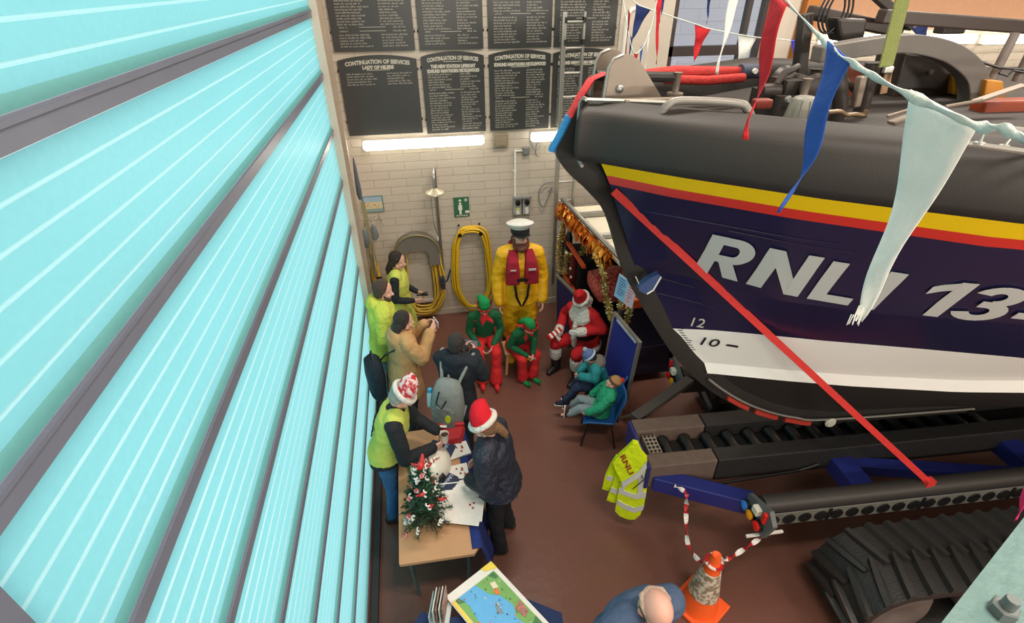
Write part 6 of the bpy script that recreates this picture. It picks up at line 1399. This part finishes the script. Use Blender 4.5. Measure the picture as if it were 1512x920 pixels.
# 7 and 8 the two elves
M_elfg = cloth('elf_green', (28, 92, 58)); M_elfr = cloth('elf_red', (204, 44, 46)); M_elfhat = cloth('elf_hat_green', (30, 136, 74))
def elf(f, shoe, zig):
    f.body(SKIN2, curl=(.5, .5), voxel=.007); f.trousers(M_elfr, g=.036, hem=.012)
    t_ = f.garment('tunic', M_elfg, .022, .04, .02, .9)
    nk = f.J['neck'] - f.up * .01; mb = MB(); n = 7; k = f.k
    for i in range(n * 2):
        a0 = 2 * math.pi * i / (n * 2); a1 = 2 * math.pi * (i + 1) / (n * 2); r_ = (.205 if i % 2 else .12), (.12 if i % 2 else .205)
        P = lambda a, r, dz: nk + (f.lat * math.cos(a) * r + f.fwd * math.sin(a) * r * .85 + f.up * dz) * k
        q4 = [P(a0, .068, .03), P(a1, .068, .03), P(a1, r_[1], -.035 - (r_[1] - .12) * .7), P(a0, r_[0], -.035 - (r_[0] - .12) * .7)]
        mb.hexa([p - f.up * .006 for p in q4] + [p + f.up * .006 for p in q4])
    mb.build('zigzag_collar', M_elfr, t_, local=True)
    f.hair(M_hairbr, 0, grow=.004)
    hb = MB(); hb.chain([f.hp(0, -.012, .05), f.hp(0, -.04, .085), f.hp(.03, -.09, .095), f.hp(.06, -.14, .05), f.hp(.075, -.17, -.02)], [.099 * k, .094 * k, .07 * k, .045 * k, .022 * k])
    h_ = hb.blob('elf_hat', M_elfhat, f.root, .008, 4, True); b = MB(); n = 26
    for i in range(n):
        a0, a1 = 2 * math.pi * i / n, 2 * math.pi * (i + 1) / n; dz = .035 if i % 3 == 1 else .0
        q4 = [f.hp(.101 * math.cos(a), -.01 + .112 * math.sin(a), .035) for a in (a0, a1)] + [f.hp(.108 * math.cos(a), -.01 + .119 * math.sin(a), .085 + dz) for a in (a1, a0)]
        b.hexa([p for p in q4] + [p + (p - f.hd).normalized() * .01 for p in q4])
    b.build('hat_band', M_elfr, h_, local=True)
    f.shoes(shoe, curl=1., name='elf_shoe')
f = Fig('elf costumed person with red shoes sitting upright below the bright yellow hose', .70, 5.66, (-.06, -1), 1.50, build=.84, seat=.46, lean=14, hpitch=24,
        elL=(-.25, .10, .82), wrL=(-.10, .33, .66), elR=(.25, .10, .82), wrR=(.10, .34, .66), anL=(-.13, .46, .085), anR=(.09, .42, .085), knL=(-.14, .42, .60), knR=(.13, .42, .60))
elf(f, M_elfr, 0)
f = Fig('elf costumed person with green shoes hunched forward between the other elf and Santa', 1.11, 5.55, (.42, -1), 1.36, build=.94, seat=.38, lean=34, hpitch=2, hyaw=12,
        elL=(-.2, .26, .78), wrL=(-.02, .48, .62), elR=(.26, .2, .75), wrR=(.06, .46, .60), anL=(-.09, .40, .085), anR=(.10, .36, .085), knL=(-.13, .42, .53), knR=(.14, .40, .53))
elf(f, M_elfhat, 1)
def stool(x, y, h, label):
    t = thing('wooden_stool', label, 'stool', (x, y, 0), 0, 'wooden stools')
    MB().box((x, y, h - .015), (.32, .3, .03)).build('seat', M_wood, t, bevel=.008)
    for sx in (-1, 1):
        for sy in (-1, 1): MB().bar((x + sx * .12, y + sy * .11, h - .03), (x + sx * .145, y + sy * .135, 0), .035, .035).build('leg', M_wood, t)
stool(.70, 5.68, .45, 'wooden stool under the elf with red shoes'); stool(1.10, 5.58, .37, 'wooden stool under the hunched elf')
# 9 Santa
f = Fig('person dressed as Santa with a white beard and black boots sitting by the trolley', 2.03, 5.42, (-.80, -.60), 1.64, seat=.43, lean=10, hpitch=24, hyaw=-6, build=1.12,
        elL=(-.33, .06, .86), wrL=(-.12, .30, .84), elR=(.33, .05, .84), wrR=(.22, .33, .70), knR=(.22, .38, .52), anR=(.24, .33, .085), knL=(-.16, .40, .52), anL=(-.16, .36, .085))
f.body(SKIN2, curl=(.5, .7)); f.trousers(M_santa, g=.022, frac=.6)
cs_ = f.garment('santa_coat', M_santa, .026, .10, .05, .88, belly=.05)
tr_ = MB(); k = f.k
tr_.loft([(f.J['pel'] + V((0, 0, z * k)), f.hlat, V((0, 0, 1)).cross(f.hlat), .275 * k, .235 * k) for z in (-.13, -.06)], 22)
for q in 'LR': e0_ = lerp(f.J['el' + q], f.J['wr' + q], .80); e1_ = lerp(f.J['el' + q], f.J['wr' + q], 1.02); tr_.cap(e0_, e1_, .068 * k, .068 * k)
tr_.chain([f.J['neck'] + f.fwd * .09 * k, f.J['chest'] + f.fwd * .19 * k, f.J['waist'] + f.fwd * .235 * k, f.J['pel'] + f.fwd * .23 * k], [.04 * k] * 4)
tr_.lathe([(.09 * k, -.02), (.115 * k, .0), (.115 * k, .05), (.085 * k, .06)], f.J['neck'], 18, ax=f.up)
tr_.blob('fur_trim', M_fur, cs_, .010, 2, True)
bt_ = MB(); bt_.loft([(f.J['waist'] + f.up * z * k - f.up * .02, f.lat, f.fwd, .222 * k, .205 * k) for z in (-.035, .035)], 22, power=2.3); bt_.build('belt', M_black, cs_, smooth=True, local=True)
bm_ = MB()
for i in range(9):
    a_ = R(-80 + 20 * i); p0 = f.hp(.076 * math.sin(a_), .03 + .075 * math.cos(a_), -.05); p1 = f.hp(.14 * math.sin(a_), .09 + .12 * math.cos(a_), -.19); p2 = f.hp(.085 * math.sin(a_), .16 + .10 * math.cos(a_), -.40 - .05 * math.cos(a_)); bm_.chain([p0, p1, p2], [.034 * k, .06 * k, .034 * k])
bm_.cap(f.hp(-.06, .095, -.07), f.hp(0, .115, -.055), .016 * k, .024 * k); bm_.cap(f.hp(.06, .095, -.07), f.hp(0, .115, -.055), .016 * k, .024 * k)
bm_.blob('beard', mat('white_beard', (226, 224, 216), .8, bump=1., bscale=45), f.root, .009, 2, True)
f.hair(M_fur, .10, grow=.008); f.santa_hat(M_santa, M_fur, tail=(-.06, .03, .22), pom=False)
gl_ = MB()
for sx in (-1, 1): gl_.tube([f.hp(.034 * sx + .024 * math.cos(a_), .108, .0 + .02 * math.sin(a_)) for a_ in [2 * math.pi * i / 14 for i in range(14)]], .003 * k, 5, closed=True); gl_.tube([f.hp(.058 * sx, .106, .003), f.hp(.082 * sx, .0, .01)], .003, 5)
gl_.tube([f.hp(-.011, .11, .004), f.hp(.011, .11, .004)], .003, 5); gl_.build('glasses', M_steel, f.root, local=True)
for i, q in enumerate('LR'):
    g_ = MB(); f.hand(g_, q, (.5, .7)[i], g=.006); g_.blob('glove', mat('white_glove', (228, 226, 222), .8), f.root, .006, 2, True)
f.shoes(mat('black_boot', (30, 30, 30), .4), size=1.2, high=.62, name='boot')
for q in 'LR':
    c0, c1 = lerp(f.J['an' + q], f.J['kn' + q], .52), lerp(f.J['an' + q], f.J['kn' + q], .76); m_ = MB(); m_.cap(c0, c1, .092 * k, .095 * k); m_.blob('boot_cuff', M_fur, f.root, .010, 2, True)
cdp = f.W(f.J['wrR'] + V((.0, .09, .02)))
cd_ = thing('striped_present', 'small red and white striped present in the hand of Santa', 'present', tuple(cdp))
mb = MB(); Mr = Matrix.Rotation(.7, 3, 'X') @ Matrix.Rotation(.5, 3, 'Z')
for i in range(7): mb.box(cdp + Mr @ V((-.09 + .03 * i, 0, 0)), (.03, .07, .045), i % 2, M=Mr)
mb.build('wrapped_box', [MATS['santa_red'], M_white], cd_)
sc_ = thing('folding_chair', 'dark folding chair mostly hidden under Santa', 'chair', (2.03, 5.42, 0))
Ms = Matrix.Rotation(f.rz, 3, 'Z'); o_ = V((2.03, 5.42, 0))
MB().box(o_ + Ms @ V((0, .05, .45)), (.40, .38, .03), M=Ms).build('seat', M_black, sc_, bevel=.01)
for sx in (-1, 1):
    for a_, b_ in (((.2 * sx, .22, .44), (.21 * sx, .24, 0)), ((.2 * sx, -.12, .44), (.21 * sx, -.18, 0))): MB().tube([o_ + Ms @ V(a_), o_ + Ms @ V(b_)], .013, 8).build('leg', M_black, sc_)
# 10, 11 the two children on plastic chairs
M_cblue2 = mat('blue_plastic_seat', (36, 104, 176), .4)
def chair(x, y, rz, label):
    t = thing('plastic_chair', label, 'chair', (x, y, 0), rz, 'blue plastic chairs')
    def fn(u, v):     # v from front edge to top of the back
        w = .19 - .02 * v; xx = (u - .5) * 2 * w; yy = lerp(.19, -.17, min(1, v / .52)); zz = .36 + .012 * (abs(u - .5) * 2) ** 2 * 1.2
        if v > .52: q_ = (v - .52) / .48; yy = -.17 - .10 * q_; zz += .32 * q_ ** 1.0; yy += .03 * (abs(u - .5) * 2) ** 2
        if .40 < v < .64: yy -= .01
        if v < .08: zz -= .02 * (1 - v / .08)
        return V((xx, yy, zz))
    MB().grid(fn, 12, 24).build('seat_shell', M_cblue2, t, smooth='all', local=True, solid=.012)
    for sx in (-1, 1):
        for y0, y1 in ((.13, .19), (-.13, -.2)): MB().tube([(sx * .15, y0, .35), (sx * .19, y1, .0)], .011, 8).build('leg', mat('brown_black_tube', (44, 34, 32), .4, .3), t, local=True)
    return t
def rz_of(fx, fy): return math.atan2(-fx, fy)
chair(1.82, 4.12, rz_of(-.93, .30), 'blue plastic chair under the child in the green jacket'); chair(1.98, 4.50, rz_of(-.95, .18), 'blue plastic chair under the child in the bobble hat')
f = Fig('child in a blue bobble hat and teal jacket, leaning forward on a chair beside Santa', 1.98, 4.50, (-.95, .18), 1.20, seat=.385, lean=22, hpitch=24, hyaw=-16,
        knL=(-.10, .44, .70), anL=(-.10, .66, .36), knR=(.11, .42, .70), anR=(.12, .52, .30), elL=(-.24, .2, 1.0), wrL=(-.12, .42, .95), elR=(.27, .22, .93), wrR=(.16, .40, .82))
f.body(SKIN2, voxel=.006); f.trousers(cloth('navy_child_jeans', (46, 58, 84)), g=.03); f.shoes(cloth('navy_trainer', (40, 46, 60)), sole=M_white)
cj = f.garment('jacket', cloth('teal_jacket', (42, 132, 138), bump=.5), .042, .03, .02, .95)
hb = MB(); hb.ell(f.J['neck'] - f.fwd * .08 * f.k, (.10, .08, .085), f.H); hb.lathe([(.06, -.05), (.085, -.02), (.08, .03), (.06, .04)], f.J['neck'], 16, ax=f.up); hb.blob('grey_hood', cloth('grey_hood_cloth', (112, 108, 102)), cj, .008, 2, True)
f.hair(M_hairdk, 0, grow=.004); k = f.k
ht = MB(); ht.ell(f.hp(0, -.012, .05), (.106 * k, .118 * k, .112 * k), f.H, 20, 12); h_ = ht.blob('bobble_hat', cloth('slate_blue_knit', (94, 112, 156)), f.root, .007, 1, True)
MB().tube([f.hp(.104 * math.cos(t_), -.012 + .116 * math.sin(t_), .03) for t_ in [2 * math.pi * i / 24 for i in range(24)]], .018 * k, 8, closed=True).build('pale_hat_band', mat('pale_blue_band', (176, 196, 214), .8), h_, smooth='all', local=True)
MB().ell(f.hp(0, -.04, .175), (.042 * k,) * 3).build('bobble', cloth('pale_blue_bobble', (166, 196, 220), bump=1., bscale=40), h_, smooth='all', local=True)
f = Fig('child in a tan and red hat lying back on the nearest blue chair', 1.82, 4.11, (-.93, .30), 1.08, seat=.385, lean=-16, hpitch=-14, hyaw=10,
        knL=(-.13, .38, .80), anL=(-.14, .58, .66), knR=(.13, .38, .80), anR=(.15, .52, .60), elL=(-.28, .05, .98), wrL=(-.26, .24, .84), elR=(.30, .0, .98), wrR=(.29, .16, .80))
f.body(SKIN2, voxel=.006); f.trousers(cloth('pale_child_jeans', (122, 140, 146)), g=.032); f.shoes(cloth('maroon_trainer', (74, 48, 50)), sole=M_white)
f.garment('jacket', cloth('mint_jacket', (44, 158, 118), bump=.9, bscale=22), .046, .05, .03, .95, collar=.03)
f.hair(M_hairbr, 0, grow=.003); k = f.k
ht = MB(); ht.ell(f.hp(0, -.02, .045), (.106 * k, .116 * k, .110 * k), f.H, 20, 12); h_ = ht.blob('knitted_hat', cloth('tan_knit', (176, 134, 90), bump=.8, bscale=30), f.root, .007, 1, True)
MB().tube([f.hp(.104 * math.cos(t_), -.01 + .112 * math.sin(t_), .035) for t_ in [2 * math.pi * i / 24 for i in range(24)]], .017 * k, 8, closed=True).build('dark_hat_band', cloth('brown_knit', (84, 62, 50)), h_, smooth='all', local=True)
MB().ell(f.hp(.02, -.13, .10), (.05 * k, .045 * k, .05 * k)).build('red_bobble', cloth('red_knit', (196, 46, 44)), h_, smooth='all', local=True)
# 12 elderly man close below
f = Fig('elderly balding person with glasses in a slate blue jacket at the bottom edge', 1.02, 1.52, (.25, -1), 1.80, lean=14, hpitch=26, hyaw=-8, build=1.04)
f.body(SKIN2, nose=1.1, voxel=.007); f.trousers(cloth('charcoal_trousers', (44, 44, 48))); f.shoes(SHOE)
f.garment('jacket', cloth('slate_blue_jacket', (74, 92, 120), bump=.5), .040, .14, .02, .94, collar=.05)
k = f.k; hh = MB()
for sx in (-1, 1): hh.chain([f.hp(.074 * sx, .015, .01), f.hp(.080 * sx, -.03, .02), f.hp(.062 * sx, -.078, .0), f.hp(.0, -.098, -.01)], [.008 * k, .014 * k, .016 * k, .016 * k]); hh.chain([f.hp(.07 * sx, -.03, -.03), f.hp(.0, -.085, -.05)], [.014 * k, .016 * k])
hh.blob('hair', mat('thin_white_hair', (186, 162, 146), .7, bump=.6, bscale=80), f.root, .006, 2, True)
gl_ = MB()
for sx in (-1, 1):
    gl_.tube([f.hp(.034 * sx + .026 * math.cos(a_), .108, .0 + .021 * math.sin(a_)) for a_ in [2 * math.pi * i / 16 for i in range(16)]], .003 * k, 6, closed=True); gl_.tube([f.hp(.06 * sx, .106, .004), f.hp(.088 * sx, .0, .012), f.hp(.086 * sx, -.03, -.01)], .0035, 6)
gl_.tube([f.hp(-.009, .112, .004), f.hp(.009, .112, .004)], .003, 5); gl_.build('glasses', M_black, f.root, local=True)
# 13 plain stand-in: tall person in yellow oilskins
f = Fig('tall bearded person in yellow oilskins, red lifejacket and white peaked cap by the wall', 1.22, 5.84, (-.06, -1), 2.02, lean=0, hpitch=-10, build=.98,
        elL=(-.26, .0, 1.12), wrL=(-.25, .10, .86), elR=(.26, .0, 1.12), wrR=(.25, .10, .86), anL=(-.12, -.02, .085), anR=(.12, -.02, .085))
f.body(SKIN2, curl=(.4, .4)); k = f.k
M_oil = mat('yellow_oilskin', (232, 178, 18), .45, var=.08, bump=.7, bscale=9)
f.trousers(M_oil, g=.05, frac=.62, name='oilskin_trousers'); f.garment('oilskin_jacket', M_oil, .036, .12, .02, .95)
tb_ = MB()
for q in 'LR': tb_.cap(lerp(f.J['kn' + q], f.J['an' + q], .52), lerp(f.J['kn' + q], f.J['an' + q], .72), .104 * k, .098 * k)
tb_.blob('dark_cuff', cloth('dark_boot_cuff', (62, 52, 46)), f.root, .012, 2, True)
f.shoes(mat('yellow_welly', (226, 176, 26), .4), size=1.35, high=.4, name='welly')
lj = thing('x', None, None) if False else None
m_ = MB()
for sx in (-1, 1):
    m_.loft([(f.J['neck'] + f.lat * .085 * sx * k + f.up * .03 * k, f.lat, f.fwd, .05 * k, .11 * k), (lerp(f.J['chest'], f.J['neck'], .6) + f.lat * .10 * sx * k + f.fwd * .14 * k, f.lat, f.fwd, .065 * k, .06 * k), (f.J['chest'] + f.lat * .105 * sx * k + f.fwd * .175 * k, f.lat, f.fwd, .080 * k, .045 * k), (f.J['waist'] + f.lat * .105 * sx * k + f.fwd * .18 * k + f.up * .02 * k, f.lat, f.fwd, .080 * k, .04 * k)], 16, power=4)
m_.loft([(f.J['neck'] - f.fwd * .08 * k + f.up * z * k, f.lat, f.fwd, .12 * k, .05 * k) for z in (-.04, .07)], 16)
lj = m_.blob('lifejacket', cloth('lifejacket_red', (150, 32, 50), bump=.2), f.root, .011, 2, True)
MB().box(f.J['chest'] - f.lat * .105 * k + f.fwd * .228 * k + f.up * .03 * k, (.08 * k, .010, .022 * k)).box(f.J['chest'] + f.lat * .105 * k + f.fwd * .228 * k + f.up * .03 * k, (.06 * k, .010, .014 * k)).build('reflective_patch', M_refl, lj, local=True)
MB().bar(f.J['waist'] - f.lat * .07 * k + f.fwd * .205 * k + f.up * .09, f.J['waist'] + f.lat * .07 * k + f.fwd * .205 * k + f.up * .09, .03, .04).build('buckle_strap', M_black, lj, local=True)
h_ = MB()
for sx in (-1, 1): h_.chain([f.J['waist'] + f.lat * .08 * sx * k + f.fwd * .175 * k, f.J['pel'] + f.lat * .06 * sx * k + f.fwd * .19 * k, f.J['pel'] + f.lat * .01 * sx * k + f.fwd * .17 * k - V((0, 0, .12 * k))], [.016, .016, .014])
h_.build('crotch_strap', M_black, lj, smooth=True, local=True)
f.hair(mat('auburn_hair', (110, 60, 42), .6, bump=1., bscale=40), .06, grow=.012)
bm_ = MB(); bm_.chain([f.hp(-.072, .01, -.03), f.hp(-.06, .05, -.09), f.hp(0, .085, -.12), f.hp(.06, .05, -.09), f.hp(.072, .01, -.03)], [.022 * k, .034 * k, .042 * k, .034 * k, .022 * k]); bm_.cap(f.hp(-.04, .09, -.06), f.hp(.04, .09, -.06), .012 * k, .012 * k)
bm_.blob('beard', MATS['auburn_hair'], f.root, .009, 2, True)
cpk = MB(); H3 = f.H
cpk.loft([(f.hp(0, -.01 + y, z), f.hr, f.hf, rx * k, ry * k) for y, z, rx, ry in ((0, .055, .098, .108), (0, .10, .10, .11), (.005, .135, .145, .15), (.005, .155, .15, .155), (0, .175, .10, .11), (0, .18, .02, .02))], 26)
h_ = cpk.build('peaked_cap', mat('cap_white', (222, 222, 216), .6), f.root, smooth=True, local=True)
MB().loft([(f.hp(0, -.01, z), f.hr, f.hf, .103 * k, .113 * k) for z in (.05, .095)], 26).build('cap_band', cloth('cap_band_dark', (46, 48, 50)), h_, smooth=True, local=True)
MB().loft([(f.hp(0, .085 + y, .05 - y * .35), f.hr, f.hu, rx * k, .007 * k) for y, rx in ((-.03, .09), (.01, .098), (.045, .085), (.07, .05), (.08, .02))], 16).build('cap_peak', M_black, h_, smooth=True, local=True)
# ================================================================== LIGHT
w = bpy.data.worlds.new('sky'); sc.world = w; w.use_nodes = True
bg = w.node_tree.nodes['Background']; bg.inputs[0].default_value = (.86, .95, 1.0, 1); bg.inputs[1].default_value = 1.18
def area(name, loc, size, power, col, rot=(0, 0, 0)):
    l = bpy.data.lights.new(name, 'AREA'); l.shape = 'RECTANGLE'; l.size, l.size_y = size; l.energy = power; l.color = col
    o = bpy.data.objects.new(name, l); COL.objects.link(o); o.location = loc; o.rotation_euler = rot
    return o
for i, (x, y) in enumerate(((1.5, 0.2), (1.5, 4.2), (5.5, 0.2), (5.5, 4.8), (9.5, 1.5), (9.5, 5.0))):
    area('ceiling_lamp', (x, y, 6.9), (1.8, .5), 165, (1., .90, .78))
for i, x in enumerate((1.2, 4.2, 7.5)):       # added fill lights on the unseen near wall, brightening the hull side
    area('added_hull_fill', (x, YB + .12, 4.1), (1.5, .14), 95, (1., .92, .82), (R(90), 0, 0))
